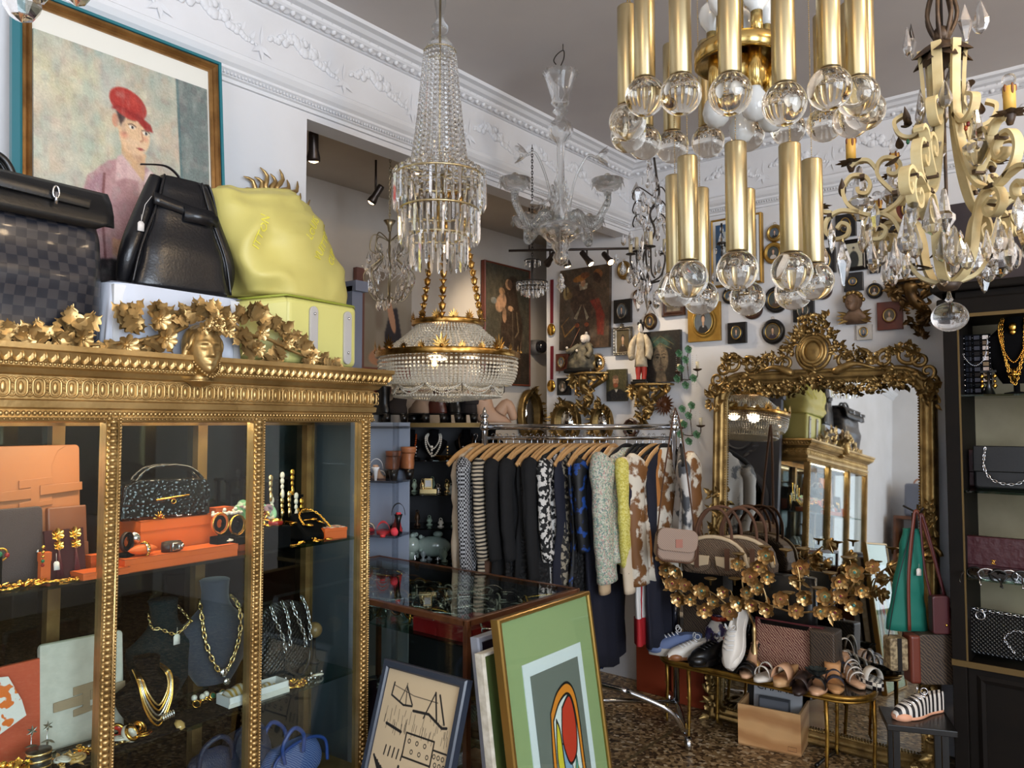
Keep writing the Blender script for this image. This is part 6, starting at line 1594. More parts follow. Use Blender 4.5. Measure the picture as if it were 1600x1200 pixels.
c.line([(.05,.70),(.12,.84),(.32,.72)],.012,(176,130,60));c.line([(.12,.06),(.14,.32)],.010,(40,28,22));c.line([(.05,.70),(.20,.60)],.008,(150,110,60));c.poly([(0,.9),(1,.86),(1,1),(0,1)],(52,38,28),.7,3);c.patina().grain(6)
pic_on('y',875,952,481,128,'falconer_painting','unframed old painting of a falconer in a plumed hat and wide coat',c,tilt=-.03)
c = Cv(100,120,(30,26,24));c.ell(.5,.28,.42,.24,(30,50,46),0,.3);c.poly([(.16,.98),(.12,.5),(.24,.20),(.5,.06),(.76,.18),(.90,.5),(.90,.98)],(20,18,18),blur=1);c.ell(.5,.24,.30,.15,(52,84,72),0,.4);c.ell(.5,.56,.22,.33,(120,104,82),0,.18);c.ell(.44,.56,.10,.24,(146,128,104),0,.6,.8);c.poly([(.40,.82),(.62,.82),(.66,1),(.36,1)],(110,94,74),blur=1)
for x in (.42,.59): c.ell(x,.52,.045,.014,(40,30,26));c.line([(x - .06,.47),(x,.45),(x + .05,.47)],.010,(50,38,30))
c.line([(.51,.52),(.50,.66),(.53,.68)],.010,(84,66,50));c.ell(.51,.76,.05,.012,(110,60,50));c.line([(.18,.30),(.5,.10),(.84,.28)],.010,(104,94,60));c.line([(.24,.36),(.5,.24),(.78,.36)],.010,(110,100,64));c.patina().grain(6)
pic_on('y',1003,1063,557,80,'icon_painting','dark painting of a veiled woman face behind the kimono doll',c)
c = Cv(50,74,(74,70,44)).cloud([(90,84,56),(60,60,40)],5,.5);c.poly([(0,.72),(.3,.62),(.72,.62),(1,.78),(1,1),(0,1)],(24,26,32),blur=1);c.ell(.47,.36,.16,.16,(190,140,110));c.ell(.47,.24,.16,.06,(110,84,66));c.ell(.47,.50,.13,.08,(140,70,44));c.poly([(.42,.62),(.58,.62),(.5,.74)],(200,194,184));c.ell(.42,.36,.02,.01,(40,30,30));c.ell(.54,.36,.02,.01,(40,30,30));c.patina().grain(6)
pic_on('y',948,979,602,50,'portrait_of_bearded_man','small unframed portrait of a bearded man between the two gilded brackets',c,.02)
c = Cv(60,60,(226,226,224));c.poly([(.06,.06),(.94,.06),(.94,.94),(.06,.94)],(52,84,120));c.poly([(.2,.18),(.8,.18),(.8,.82),(.2,.82)],(180,184,182));c.cloud([(120,130,130)],4,.2)
pic_on('y',1115,1187,392,102,'blue_mounted_picture','picture with blue mount in a thin gilt frame behind the brass tubes',c,frame=FGB)
c = Cv(70,150,(150,140,124)).cloud([(170,160,146),(120,104,90)],5,.6);c.poly([(.5,.5),(.60,.3),(.72,.28),(.80,.50),(.78,.72),(.5,.74)],(44,40,48),blur=1);c.ell(.62,.36,.06,.15,(196,148,116),-.2);c.ell(.45,.70,.26,.08,(200,150,118),-.25);c.poly([(0,.80),(1,.78),(1,1),(0,1)],(120,50,42),blur=2);c.poly([(0,0),(.14,0),(.14,1),(0,1)],(120,80,72))
pic_on('x',556,642,520,190,'nude_painting','pale painting of a seated figure half hidden behind the green duffel and crystals',c)
c = Cv(50,50,(58,48,52)).cloud([(74,64,66),(46,40,44)],5,.6)
WINE = mat('wine_ribbon',(110,20,34),.5)
for k,(v0,v1) in enumerate(((437,505),(541,593))):
 a,b = on_y(862,v0,BY - .01),on_y(862,v1,BY - .01)
 t = thing('ribbon_locket',('upper' if k == 0 else 'lower') + ' gilt oval locket hanging on a wine red ribbon left of the falconer','locket',(b.x,BY - .008,b.z),0);L = (a - b).length
 obj('ribbon',MB().add(plate([(-.012,0),(.012,0),(.016,L),(-.010,L)],.003,-.003),sm=0),WINE,t)
 obj('locket',MB().add(upright(lathe([(0,.010),(.026,.010),(.031,.004),(.031,-.004),(0,-.004)],24)),T(0,-.006,-.044) @ S(1,1,1.25)).add(upright(torus(.03,.004,24,6)),T(0,-.008,-.044) @ S(1,1,1.25)),JEWEL,t)
p = on_x(845,542,AX + .08);t = thing('dome_camera','dark dome security camera on the alcove wall beside the pier','camera',p,PI/2)
obj('dome',MB().add(sph(.05,24,16)),mat('dark_dome',(36,36,42),.1,coat=.6),t);obj('mount',MB().add(upright(lathe([(.04,.0),(.056,-.02),(.056,-.08),(0,-.08)],24))),mat('grey_plastic',(120,118,120),.5),t)
def clutter(mb,n,fx,sc=1.0,seed=1,y=-.02,berries=True):
 r = random.Random(seed);L = [leaf(.05,.04,3,.5,.4,7,.35),leaf(.04,.02,1,.9,.4,6,0)]
 for k in range(n):
  x,z,a = fx(r)
  q = r.random()
  if q < .7 or not berries: mb.add(L[k % 2],T(x,y + r.uniform(-.012,.01),z) @ RX(PI/2 + r.uniform(-.5,.4)) @ RZ(a + r.uniform(-.8,.8)) @ S(sc))
  elif q < .9: mb.add(flower(.018,5,.4),T(x,y - .012,z) @ RX(PI/2) @ S(sc))
  else: mb.add(sph(.008*sc,6,4),T(x,y - .012,z))
def bracket(label,u0,u1,vt,tipu,tipv,m=GOLD_D):
 a,b = on_y(u0,vt,BY - .1),on_y(u1,vt,BY - .1);tip = on_y(tipu,tipv,BY - .05);W = b.x - a.x;cx = (a.x + b.x)/2;H = a.z - tip.z;dx = tip.x - cx
 t = thing('wall_bracket',label,'wall bracket',(cx,BY,a.z),0)
 obj('shelf_top',MB().add(prism([(-W/2,0),(-W*.5,-.05),(-W*.3,-.11),(0,-.14),(W*.3,-.11),(W/2,-.05),(W/2,0)],.014,-.014),sm=0),m,t,bevel=.004)
 mb = MB()
 for s in (-1,1):
  mb.add(tube(bez([(s*W*.45,-.05,-.02),(s*W*.36,-.07,-.06),(s*W*.12,-.06,-.10),(dx*.3 + s*W*.05,-.05,-H*.5)],6),[.016,.02,.022,.024,.022,.02,.018,.016,.016,.014,.014,.012,.012,.012,.01,.01,.01,.01,.008],8))
  mb.add(tube([(s*W*.36 + p_[0]*s,-.06,p_[2] - .05) for p_ in scroll(1.5,.03,.006,18)],.007,6))
 mb.add(tube(bez([(0,-.10,-.02),(dx*.4 - .02,-.09,-H*.3),(dx*.7 + .03,-.06,-H*.6),(dx - .02,-.05,-H*.8),(dx,-.02,-H*.98)],6),[.03,.034,.036,.034,.03,.028,.028,.03,.03,.028,.024,.022,.022,.02,.02,.018,.016,.014,.014,.014,.012,.01,.008,.006,.004],9))
 mb.add(tube([(dx*.8 + p_[0],-.05,p_[2] - H*.66) for p_ in scroll(1.4,.035,.008,18,-1)],.008,6))
 clutter(mb,90,lambda r: ((lambda k: (dx*k + r.uniform(-1,1)*(W*.44*(1 - k) ** 1.2 + .012),-.03 - H*.93*k,r.uniform(-3,3)))(r.random() ** 1.3)),.8,5,-.085,False)
 obj('scrolled_carving',mb,m,t);return t,W
bracket('gilded scroll wall bracket carrying the fisherman figure',885,944,583,918,648)
bracket('gilded scroll wall bracket carrying the kimono doll',978,1042,600,1010,666)
bracket('large dark gilded rococo bracket between the cherub head and the black cabinet',1380,1470,440,1445,528,mat('brown_gilding',(110,84,46),.4,.7,noise_=(14,4),color2=(64,46,28)))
def lumpy(secs,nu,amp,s,off=0): return loft(interp(secs,14),nu,True,lambda x,y,z,q: (amp*noise.noise(V((x*s + off,y*s,z*s)))*math.cos(q),amp*noise.noise(V((x*s + off + 9,y*s,z*s)))*math.sin(q),0),1)
p = on_y(1000,590,BY - .09);base = thing('kimono_doll','standing doll in a pale kimono and red trousers on a black stand','doll',(p.x,BY - .075,on_y(1010,600,BY - .1).z + .001),.15);base.scale = (.66,.8,.98)
CLOTH = mat('cream_silk',(176,164,140),.7,noise_=(30,3),color2=(140,126,104));SKINP = mat('porcelain',(226,214,200),.35);HAIR = mat('black_hair',(18,16,16),.5);REDC = mat('red_silk',(170,50,36),.6)
obj('stand',MB().add(bx(-.085,.085,-.05,.05,0,.018),sm=0).add(bx(-.07,.07,-.04,.04,.018,.03),sm=0),BLACK,base,bevel=.004)
for s in (-1,1): obj('leg',MB().add(lumpy([(.03,s*.03,0,.02,.02),(.05,s*.03,0,.018,.02),(.09,s*.028,0,.028,.026),(.13,s*.022,0,.03,.03)],12,.004,40)),REDC,base)
obj('robe',MB().add(lumpy([(.11,0,0,.062,.04),(.17,0,0,.055,.036),(.23,0,0,.038,.028),(.27,0,0,.05,.032),(.31,0,0,.042,.026),(.33,0,0,.018,.018)],24,.008,24)).add(tube(bez([(-.04,0,.305),(-.075,-.01,.26),(-.088,-.02,.20),(-.075,-.03,.16)],5),[.018,.02,.022,.024,.026,.028,.03,.032,.034,.034,.034,.034,.03,.03,.03,.02],10)).add(tube(bez([(.04,0,.305),(.075,-.01,.26),(.09,-.02,.20),(.08,-.03,.16)],5),[.018,.02,.022,.024,.026,.028,.03,.032,.034,.034,.034,.034,.03,.03,.03,.02],10)),CLOTH,base)
obj('head',MB().add(sph(.026,16,12,(0,0,.355),(.9,.9,1.1))).add(face_geo(.044,.056,.026,16,20),T(0,-.004,.355)),SKINP,base)
obj('hair',MB().add(sph(.029,14,10,(0,.006,.362),(1,.95,1.1))).add(sph(.012,10,6),T(0,0,.40)).add(sph(.013,10,6),T(-.022,0,.385)).add(sph(.013,10,6),T(.022,0,.385)),HAIR,base)
p = on_y(905,575,BY - .09);base = thing('fisherman_figure','seated old man figure with a long rod on a black stand','figurine',(p.x,BY - .08,on_y(910,583,BY - .1).z + .001),.2)
GREY = mat('grey_olive_robe',(110,102,80),.7,noise_=(30,4),color2=(64,60,52))
obj('stand',MB().add(bx(-.10,.10,-.05,.05,0,.03),sm=0),BLACK,base,bevel=.01)
obj('robe',MB().add(lumpy([(.03,0,0,.09,.045),(.07,.0,0,.10,.05),(.12,.01,0,.07,.045),(.17,.02,0,.06,.035),(.205,.03,0,.025,.02)],26,.03,22)).add(tube(bez([(.0,-.02,.18),(-.04,-.05,.15),(-.07,-.05,.14)],5),.018,8)).add(tube(bez([(.06,-.02,.18),(.085,-.03,.14),(.07,-.05,.1)],5),.02,8)),GREY,base)
obj('head',MB().add(sph(.024,14,10,(.035,-.008,.225))).add(face_geo(.042,.052,.026,16,20),T(.033,-.012,.224) @ RZ(-.3)),SKINP,base)
obj('white_hair',MB().add(sph(.028,14,10,(.04,.008,.228),(1,.9,1.1))).add(sph(.01,8,6),T(.045,0,.262)),mat('white_hair',(196,190,180),.8),base)
for hx in (-.07,.0): obj('hand',MB().add(sph(.009,8,6),T(hx,-.055,.145 - hx*.3)),SKINP,base)
obj('rod',MB().add(tube([(-.13,-.05,.0),(-.04,-.06,.17),(.02,-.05,.29)],.0025,6)),WOODM,base)
p = on_y(1335,480,BY - .05);t = thing('cherub_head','carved winged cherub head on the wall above the mirror','carving',(p.x,BY - .04,p.z),0)
CHB = mat('worn_polychrome',(126,98,76),.6,.1,noise_=(20,4),color2=(84,62,44))
mb = MB();mb.add(face_geo(.07,.085,.045,20,26),T(-.005,-.03,.02));mb.add(sph(.043,16,12,(-.003,-.015,.025),(1,1,1.1)))
mb.add(loft(interp([(-.085,0,.02,.05,.015),(-.06,0,.01,.075,.03),(-.03,0,0,.04,.03),(-.005,0,0,.024,.024)],8),20,True));obj('bust',mb,CHB,t)
mb = MB();r = random.Random(3)
for k in range(26): a = r.uniform(0,PI);mb.add(sph(.012,7,5),T(.042*math.cos(a),-.02 + r.uniform(-.02,.02),.035 + .04*math.sin(a)))
for s in (-1,1):
 if s < 0: obj('curls',mb,GOLD_D,t)
 mb = MB()
 for k in range(4): mb.add(leaf(.06,.02,1,.2,.3,6,0),T(s*.03,-.01,-.04 - .008*k) @ RX(PI/2) @ RZ(-s*(1.2 + .25*k)))
 obj('wing',mb,GOLD_D,t)
p = on_y(934,567,BY - .03);t = thing('rayed_round_mirror','small round mirror in a gilt rayed frame behind the fisherman figure','mirror',(p.x,BY - .03,p.z),0)
mb = MB();mb.add(upright(torus(.04,.008,28,8)),S(1,1,1.1))
for k in range(30): mb.add(upright(leaf(.03,.012,1,.2,.3,4,0)),RY(k*PI/15) @ T(0,0,.038) @ T(0,0,0))
MIR = mat('mirror_glass',(208,210,208),.02,1.0)
obj('frame',mb,GOLD,t);obj('glass',MB().add(upright(cyl(.038,.003,28)),S(1,1,1.1)),MIR,t)
p = on_y(1038,632,BY - .03);t = thing('sunflower_carving','dark wooden sunflower shaped carving right of the kimono doll bracket','carving',(p.x,BY - .03,p.z),0);mb = MB()
for L_,n_,z_ in ((.075,18,0),(.06,16,-.008)):
 for k in range(n_): mb.add(upright(leaf(L_,.022,1,.15,.3,5,0)),T(0,z_,0) @ RY(k*2*PI/n_ + z_*20))
obj('petals',mb,WOODM,t);obj('boss',MB().add(upright(sph(.022,16,10,sc=(1,1,.5))),T(0,-.01,0)),WOODM,t)
def oval_mirror(label,u0,u1,v0,v1,plane='y',seed=1,n=34):
 f = on_y if plane == 'y' else on_x;c = (BY - .05) if plane == 'y' else AX + .06
 v = (v0 + v1)/2;a,b = f(u0,v,c),f(u1,v,c);p = (a + b)/2;W = (b - a).length;H = (v1 - v0)/F_PX*depth(p)
 t = thing('oval_mirror',label,'mirror',p,0 if plane == 'y' else PI/2);w,h = W*.36,H*.40
 mb = MB();mb.add(sweep_closed(ell(W*.56,H*.68,32),[(0,.03),(0,-.004),(W*.04,-.012),(W*.08,-.006),(W*.12,-.016),(W*.16,-.004),(W*.17,.03)]))
 clutter(mb,n,lambda r: ((lambda q: (w*1.05*math.cos(q),h*math.sin(q),q - PI/2))(r.uniform(0,2*PI))),.75,seed,-.015);clutter(mb,8,lambda r: (r.uniform(-.02,.02),H*.42 + r.uniform(-.02,.03),r.uniform(-1,1)),.9,seed + 5)
 obj('carved_frame',mb,GOLD_D,t);obj('glass',MB().add(plate(ell(W*.56,H*.68,32),.004,.0)),MIR,t)
oval_mirror('oval gilt mirror with a pointed crest on the alcove wall below the dome camera',812,850,605,692,'x',4)
oval_mirror('wide oval carved mirror behind the rail, under the first gilded bracket',858,907,625,694,'y',6,44);oval_mirror('narrower oval carved mirror behind the rail, right of the first bracket tip',920,957,629,694,'y',8)
p = on_y(985,670,BY - .03);t = thing('octagonal_mirror','small pointed octagonal mirror below the kimono doll bracket','mirror',(p.x,BY - .03,p.z),0);oc = [(.03,-.055),(.055,-.02),(.055,.03),(.03,.06),(0,.075),(-.03,.06),(-.055,.03),(-.055,-.02),(-.03,-.055)]
obj('frame',MB().add(sweep_closed([(x*.6,z*.6) for x,z in oc][::1],[(0,.02),(0,-.006),(.012,-.012),(.02,-.004),(.02,.02)]),sm=0),FBR,t);obj('glass',MB().add(plate([(x*.62,z*.62) for x,z in oc],.003),sm=0),MIR,t)
GG = mat('green_glass',(86,140,96),.15);GG.node_tree.nodes['Principled BSDF'].inputs['Transmission Weight'].default_value = .5
for k,(u,v) in enumerate(((1075,575),(1080,662))):
 p = on_y(u,v,BY - .08);t = thing('floral_wall_light',('upper' if k == 0 else 'lower') + ' brass wall light with green glass flowers and crystal strings left of the big mirror','wall light',(p.x,BY - .07,p.z),0)
 mb = MB();mb.add(tube(bez([(0,.06,-.04),(0,0,-.07),(-.05,-.02,-.06),(-.055,-.02,-.02)],6),.003,6));mb.add(tube(bez([(0,0,-.07),(.06,-.02,-.06),(.065,-.02,-.01)],6),.003,6));mb.add(tube(bez([(0,0,-.07),(-.01,0,.06),(0.02,-.02,.11)],6),.003,6))
 for x,z in ((-.055,-.02),(.065,-.01)): mb.add(lathe([(.008,-.012),(.024,-.004),(.026,.002),(0,.002)],14),T(x,-.02,z))
 obj('brass_arms',mb,BRONZE,t)
 for x,z in ((-.055,-.02),(.065,-.01)): obj('candle_sleeve',MB().add(cyl(.009,.045,12,z),T(x,-.02,0)),mat('ivory_sleeve',(214,200,166),.5),t)
 for x,z in ((.02,.11),(-.04,.09),(0,.05),(-.03,0),(.05,-.06),(-.055,-.06),(.0,-.10)): obj('glass_flower',MB().add(flower(.024,5,.3),T(x,-.035,z) @ RX(PI/2 + .3)).add(leaf(.03,.014,1,-.4,.2,4,0),T(x,-.03,z) @ RX(-1.2)),GG,t)
 for i in range(6): q = MB();beads(q,[(-.06 + .026*i,-.04,.07),(-.06 + .026*i,-.04,-.09 - .012*(i % 3))],.0028,5,3,.012);obj('crystal_string',q,XTAL,t)
# ================================================================== large gilded mirror leaning on the back wall
mx0,mx1 = on_y(1118,850,4.08).x,on_y(1466,850,4.04).x;MW = mx1 - mx0;MH = 1.885
t = thing('gilded_mirror','tall gilded floor mirror with flower garlands and a crested cartouche','mirror',((mx0 + mx1)/2,3.965,0),0,rot=(math.radians(-4.0),0,0))
fwm = .075;w2,rr = MW/2 - fwm,.09
out = [(-w2,fwm),(w2,fwm),(w2,MH - fwm - rr)] + [(w2 - rr + rr*math.cos(a),MH - fwm - rr + rr*math.sin(a)) for a in [PI/2*k/6 for k in range(1,7)]] + [(-w2 + rr - rr*math.sin(a),MH - fwm - rr + rr*math.cos(a)) for a in [PI/2*k/6 for k in range(0,7)]]
obj('moulded_frame',MB().add(sweep_closed(out,[(0,.03),(0,.0),(.008,-.006),(.014,.0),(.022,-.012),(.036,-.018),(.046,-.008),(.052,-.02),(.064,-.022),(.074,-.008),(.075,.035)]),sm=1),GOLD_D,t)
obj('glass',MB().add(plate(out,.006,.012),sm=0),MIR,t)
mb = MB();n = len(out)
for i in range(n): beads(mb,[(out[i][0],-.006,out[i][1]),(out[(i + 1) % n][0],-.006,out[(i + 1) % n][1])],.005,6,4,.0135)
obj('pearl_beading',mb,GOLD_D,t)
cr = MB();zc = MH + .085
for (w_,h_,y_) in ((.17,.19,-.03),(.13,.15,-.042),(.10,.12,-.05)): cr.add(upright(tube([(x,z,0) for x,z in ell(w_,h_,28)],.011,8,closed=True)),T(0,y_,zc))
cr.add(upright(sph(.05,20,12,sc=(1,1.25,.35))),T(0,-.035,zc));obj('cartouche',cr,GOLD_D,t)
cr = MB()
clutter(cr,110,lambda r: ((lambda q,k: ((.085 + .045*k)*math.cos(q)*(1.1),zc + (.09 + .06*k)*math.sin(q),q - PI/2))(r.uniform(.1,PI - .1),r.random())),.7,11,-.03);clutter(cr,50,lambda r: (r.uniform(-.075,.075),zc + .15 + r.uniform(-.03,.04),r.uniform(-1.5,1.5)),.7,12,-.03)
for s in (-1,1):
 clutter(cr,90,lambda r: ((lambda k: (s*(.10 + .22*k),MH + .10 - .08*k + r.uniform(-.04,.035),r.uniform(-2,2)))(r.random())),.65,13 + s,-.03)
 clutter(cr,50,lambda r: ((lambda k: (s*(.34 + .16*k),MH + .03 + .04*math.sin(3*k) + r.uniform(-.025,.03),r.uniform(-2,2)))(r.random())),.7,23 + s,-.03)
 for (x,z,a0,d,R_) in ((.15,.03,0,1,.045),(.24,.035,2,-1,.05),(.34,.03,1,1,.05),(.44,.05,0,-1,.06),(.50,.02,2,1,.045),(.53,-.04,3,1,.05),(.54,-.10,1,-1,.04)):
  cr.add(tube([(s*(x + p_[0]),-.025,MH + z + p_[2]) for p_ in scroll(1.4,R_,.008,22,d,a0)],[.012 - .006*i/22 for i in range(23)],7))
 cr.add(tube(bez([(s*.10,-.04,MH - .03),(s*.2,-.045,MH + .01),(s*.3,-.03,MH - .015)],6),[.012,.02,.022,.02,.018,.016,.014,.012,.01,.008,.006,.005,.004],7))
 clutter(cr,20,lambda r: (s*(MW/2 + r.uniform(-.05,.02)),MH - .16 + r.uniform(-.05,.06),r.uniform(-3,3)),1.0,33 + s,-.03)
 for z_ in (MH - .78,.30): clutter(cr,34,lambda r: (s*(MW/2 - .035 + r.uniform(-.035,.035)),z_ + r.uniform(-.12,.12),r.choice((0,PI)) + r.uniform(-.6,.6)),.85,43 + s,-.03);cr.add(tube([(s*(MW/2 - .03 + p_[0]),-.03,z_ - .12 + p_[2]) for p_ in scroll(1.5,.05,.01,22,s)],.010,7))
 for x_ in (.1,): clutter(cr,14,lambda r: (s*(MW/2 - .06 + r.uniform(-.05,.05)),.06 + r.uniform(-.05,.05),r.uniform(-3,3)),1.1,53 + s,-.03)
obj('crest_carving',cr,GOLD_D,t)
ga = MB();zg = MH - fwm
for (xa,xb,sag) in ((-w2 - .02,-w2 + .13,.02),(-w2 + .11,-.02,.055),(.02,w2 - .11,.055),(w2 - .13,w2 + .02,.02)):
 def gfx(r):
  k = r.random();return (xa + (xb - xa)*k,zg + .015 - sag*4*k*(1 - k) + r.uniform(-.016,.016)*(1 + math.sin(PI*k)),r.uniform(-3,3))
 clutter(ga,120 if sag > .03 else 50,gfx,.6,int(xa*100),-.03)
for x_ in (-w2 + .12,0,w2 - .12): clutter(ga,14,lambda r: (x_ + r.uniform(-.02,.02),zg + .02 + r.uniform(-.03,.05),r.uniform(-3,3)),.8,77,-.035)
obj('flower_garland',ga,GOLD_D,t)
# ================================================================== glass counter
RMIR = mat('mirror_glass',(208,210,208),.02,1.0)
c0 = on_z(735,970,.92);c1 = on_z(880,917,.92);CX,CY = (c0.x + c1.x)/2 + .02,c0.y;CD = .66;CL = 1.22
t = thing('glass_counter','low brown wood framed glass counter full of spectacles','display counter',(CX,CY,0),0)
WF = mat('counter_wood',(98,60,36),.3,noise_=(14,5),color2=(70,40,24));CG = pane('counter_glass',(236,244,240),1.2)
mb = MB();e = .011
for z0,z1 in ((.898,.92),(.30,.32)):
 for g in (bx(-CL,0,-e,e,z0,z1),bx(-CL,0,CD - e,CD + e,z0,z1),bx(-e,e,0,CD,z0,z1),bx(-CL - e,-CL + e,0,CD,z0,z1)): mb.add(g,sm=0)
for x in (-CL,0):
 for y in (0,CD): mb.add(bx(x - e,x + e,y - e,y + e,0,.92),sm=0)
obj('wood_frame',mb,WF,t,bevel=.003)
obj('glass_top',MB().add(bx(-CL + e,-e,e,CD - e,.912,.918),sm=0),CG,t);obj('glass_front',MB().add(bx(-CL + e,-e,-.002,.002,.32,.898),sm=0),CG,t);obj('glass_side',MB().add(bx(-.002,.002,e,CD - e,.32,.898),sm=0),CG,t)
for z in (.825,.325): obj('glass_shelf',MB().add(bx(-CL + e,-e,e,CD - e,z - .006,z),sm=0),pane('shelf_glass',(190,214,206),1.3),t)
SPEC = {}
def specs(m,lens):
 k = m.name
 if k not in SPEC:
  f = MB();ls = MB()
  for s in (-1,1):
   f.add(upright(tube([(s*.034 + .026*math.cos(2*PI*i/18),.0 + .02*math.sin(2*PI*i/18),0) for i in range(18)],.0036,5,closed=True)));ls.add(upright(([(s*.034 + .026*math.cos(2*PI*i/18),.02*math.sin(2*PI*i/18),.0) for i in range(18)],[tuple(range(18))])))
   f.add(tube(bez([(s*.062,0,.006),(s*.064,.06,.006),(s*.062,.11,.002),(s*.06,.135,-.016)],4),.003,5))
  f.add(tube(bez([(-.009,0,.004),(0,0,.008),(.009,0,.004)],3),.002,5));SPEC[k] = (mesh_of('frame',f,m),mesh_of('lens',ls,lens))
 return SPEC[k]
LENSC = pane('clear_lens',(220,226,226),2.0);LENSD = pane('dark_lens',(70,60,56),2.0)
SM = [(BLACK,LENSD,'black'),(mat('tortoise',(110,66,30),.2,noise_=(40,2),color2=(40,22,14)),LENSD,'tortoiseshell'),(JEWEL,LENSC,'gold wire'),(SILVER,LENSC,'silver wire'),(mat('white_acetate',(206,202,196),.25),LENSC,'white')]
r = random.Random(17)
def spectacle(p,rz,k,tilt=0,grp=None,lab=None):
 m,l,nm = SM[k];a,b_ = specs(m,l);o = thing('spectacles',lab or nm + ' spectacles lying on the upper shelf of the glass counter','spectacles',p,0,grp or 'spectacles in the glass counter',rot=(tilt,0,rz),scale=1.2)
 for me in (a,b_): q = bpy.data.objects.new(me.name,me);COL.objects.link(q);q.parent = o
for i in range(13):
 for j in range(4): spectacle((CX - .08 - .095*i + r.uniform(-.02,.02),CY + .10 + .145*j + r.uniform(-.02,.02),.852 + r.choice((0,.012))),r.uniform(-.8,.8),r.choice((0,1,2,2,3,3,4,4)),r.uniform(-.2,.1))
REDB = mat('red_card',(150,24,28),.45,noise_=(4,2),color2=(132,20,24))
for x,y,w,lab in ((-.16,.075,.30,'long red spectacle box at the front right corner of the glass counter'),(-.10,.2,.16,'shorter red box behind the long one in the glass counter')):
 gift_box(lab,w,.075,.05,(CX + x,CY + y - .0,.826),.0,.4,REDB,line=False,name='red_box')
for i,(x,hh,m,lab) in enumerate(((-.62,.22,mat('purple_glass_vase',(70,44,60),.1,coat=.6),'tall dark purple vase inside the lower part of the counter'),(-.5,.2,mat('dark_green_vase',(24,44,34),.15,coat=.5),'dark green vase beside the purple one in the counter'))):
 one('tall_vase',MB().add(lathe([(.04,0),(.055,.02),(.05,hh*.6),(.035,hh*.85),(.055,hh*1.02)],24,lambda a,i: 1 + .04*math.cos(9*a))),m,lab,'vase',loc=(CX + x,CY + .14,.331))
for i in range(6): one('leather_case',MB().add(bx(-.06,.06,-.04,.04,0,.04),sm=0),[BRN,WOODD,LEATHER][i % 3],'small dark leather case standing on the counter floor','case','small cases on the counter floor',bevel=.008,loc=(CX - .12 - .17*(i % 3),CY + .2 + .2*(i // 3),.331))
# ================================================================== glass etagere at the back of the alcove
e0 = at(622,660,4.38);EA = math.atan2(.35,.42);EL = .50
t = thing('glass_etagere','brass edged glass shelves with jewellery and boots behind the clothes rack','etagere',(e0.x,e0.y,0),EA)
EBR = mat('etagere_brass',(110,88,50),.35,.8);mb = MB()
for x in (0,EL):
 for y in (0,.27): mb.add(bx(x - .012,x + .012,y - .012,y + .012,0,1.60),sm=0)
for z in (1.585,.06): mb.add(bx(0,EL,-.015,.29,z - .012,z + .012),sm=0)
obj('brass_frame',mb,EBR,t)
ACRM = pane('acrylic',(236,240,244),3.0);obj('acrylic_post',MB().add(bx(-.045,-.015,-.02,.02,.3,1.57),sm=0),ACRM,t)
EZ = (1.385,1.19,1.0,.8,.55)
for z in EZ: obj('glass_shelf',MB().add(bx(.0,EL,-.01,.27,z - .006,z),sm=0),pane('dark_shelf_glass',(150,170,164),1.5),t)
obj('dark_back',MB().add(bx(0,EL,.275,.285,.07,1.57),sm=0),mat('navy_back',(16,18,26),.6),t)
def et(x,y,z): return V((e0.x + x*math.cos(EA) - y*math.sin(EA),e0.y + x*math.sin(EA) + y*math.cos(EA),z))
for i,(x,w,kind,m) in enumerate(((.19,.16,'beads',PEARL),(.38,.14,'tube',BRONZE),(.53,.14,'chain',GEMS[3]),(.06,.10,'beads',mat('amber',(150,60,16),.15)))):
 b_ = bust(['dark bust with a double pearl necklace on the top etagere shelf','dark bust with a bronze collar on the top etagere shelf','dark bust with a gold medallion chain on the top etagere shelf','narrow dark bust with amber beads at the left of the top etagere shelf'][i],et(x,.17,EZ[0]),EA,BLACKM,.17,w);collar(b_,.17,w*1.15,'necklace',m,kind,.75,.006,y=-.065)
 if i == 0: collar(b_,.17,w*.9,'necklace',m,kind,.5,.005,y=-.065)
r = random.Random(6)
for k in range(6):
 p = et(.10 + .09*k,.03,EZ[0]);t2 = thing('drop_earring','silver drop earring on a clear stand at the front of the top etagere shelf','earring',p,EA,'drop earrings on the top etagere shelf');mb = MB()
 for q in range(4): mb.add(upright(torus(.008,.003,10,5)) if k > 3 else sph(.008 - .001*q,7,5),T(0,0,.075 - .018*q))
 obj('drops',mb,[SILVER,PEARL,GEMS[3]][k % 3],t2);obj('stand',MB().add(cyl(.0015,.085,6)).add(cyl(.012,.003,12)),BLACK,t2)
o = one('gold_tray',MB().add(lathe([(.05,0),(.09,.02),(.092,.022),(.05,.004)],4,a0=PI/4,a1=2*PI + PI/4),S(1,.6,1),sm=0),JEWEL,'small gold rimmed tray on the top etagere shelf','tray',loc=et(.27,.06,EZ[0] + .001));o.rotation_euler[2] = EA
for sh,n_,lab,grp in ((1,12,'small silver or porcelain trinket on the second etagere shelf','trinkets on the second etagere shelf'),(2,8,'small glinting trinket on the third etagere shelf','trinkets on the third etagere shelf'),(3,12,'small costume jewel on the fourth etagere shelf','jewels on the fourth etagere shelf')):
 for k in range(n_):
  x = .04 + .045*k*12/n_ + r.uniform(-.01,.01);m = r.choice([SILVER,PEARL,GEMS[3],mat('grey_porcelain',(150,160,160),.2),BRONZE,mat('jade',(150,170,150),.3)]);h = r.uniform(.03,.085)
  q = one('trinket',MB().add(lathe([(.018,0),(.02,h*.1),(.006,h*.25),(.018,h*.55),(.014,h*.8),(.005,h),(0,h*1.02)],12)).add(torus(.012,.003,12,5),T(0,0,h) @ RX(PI/2)),m,lab,'trinket',grp,loc=et(x,r.uniform(.04,.18),EZ[sh]))
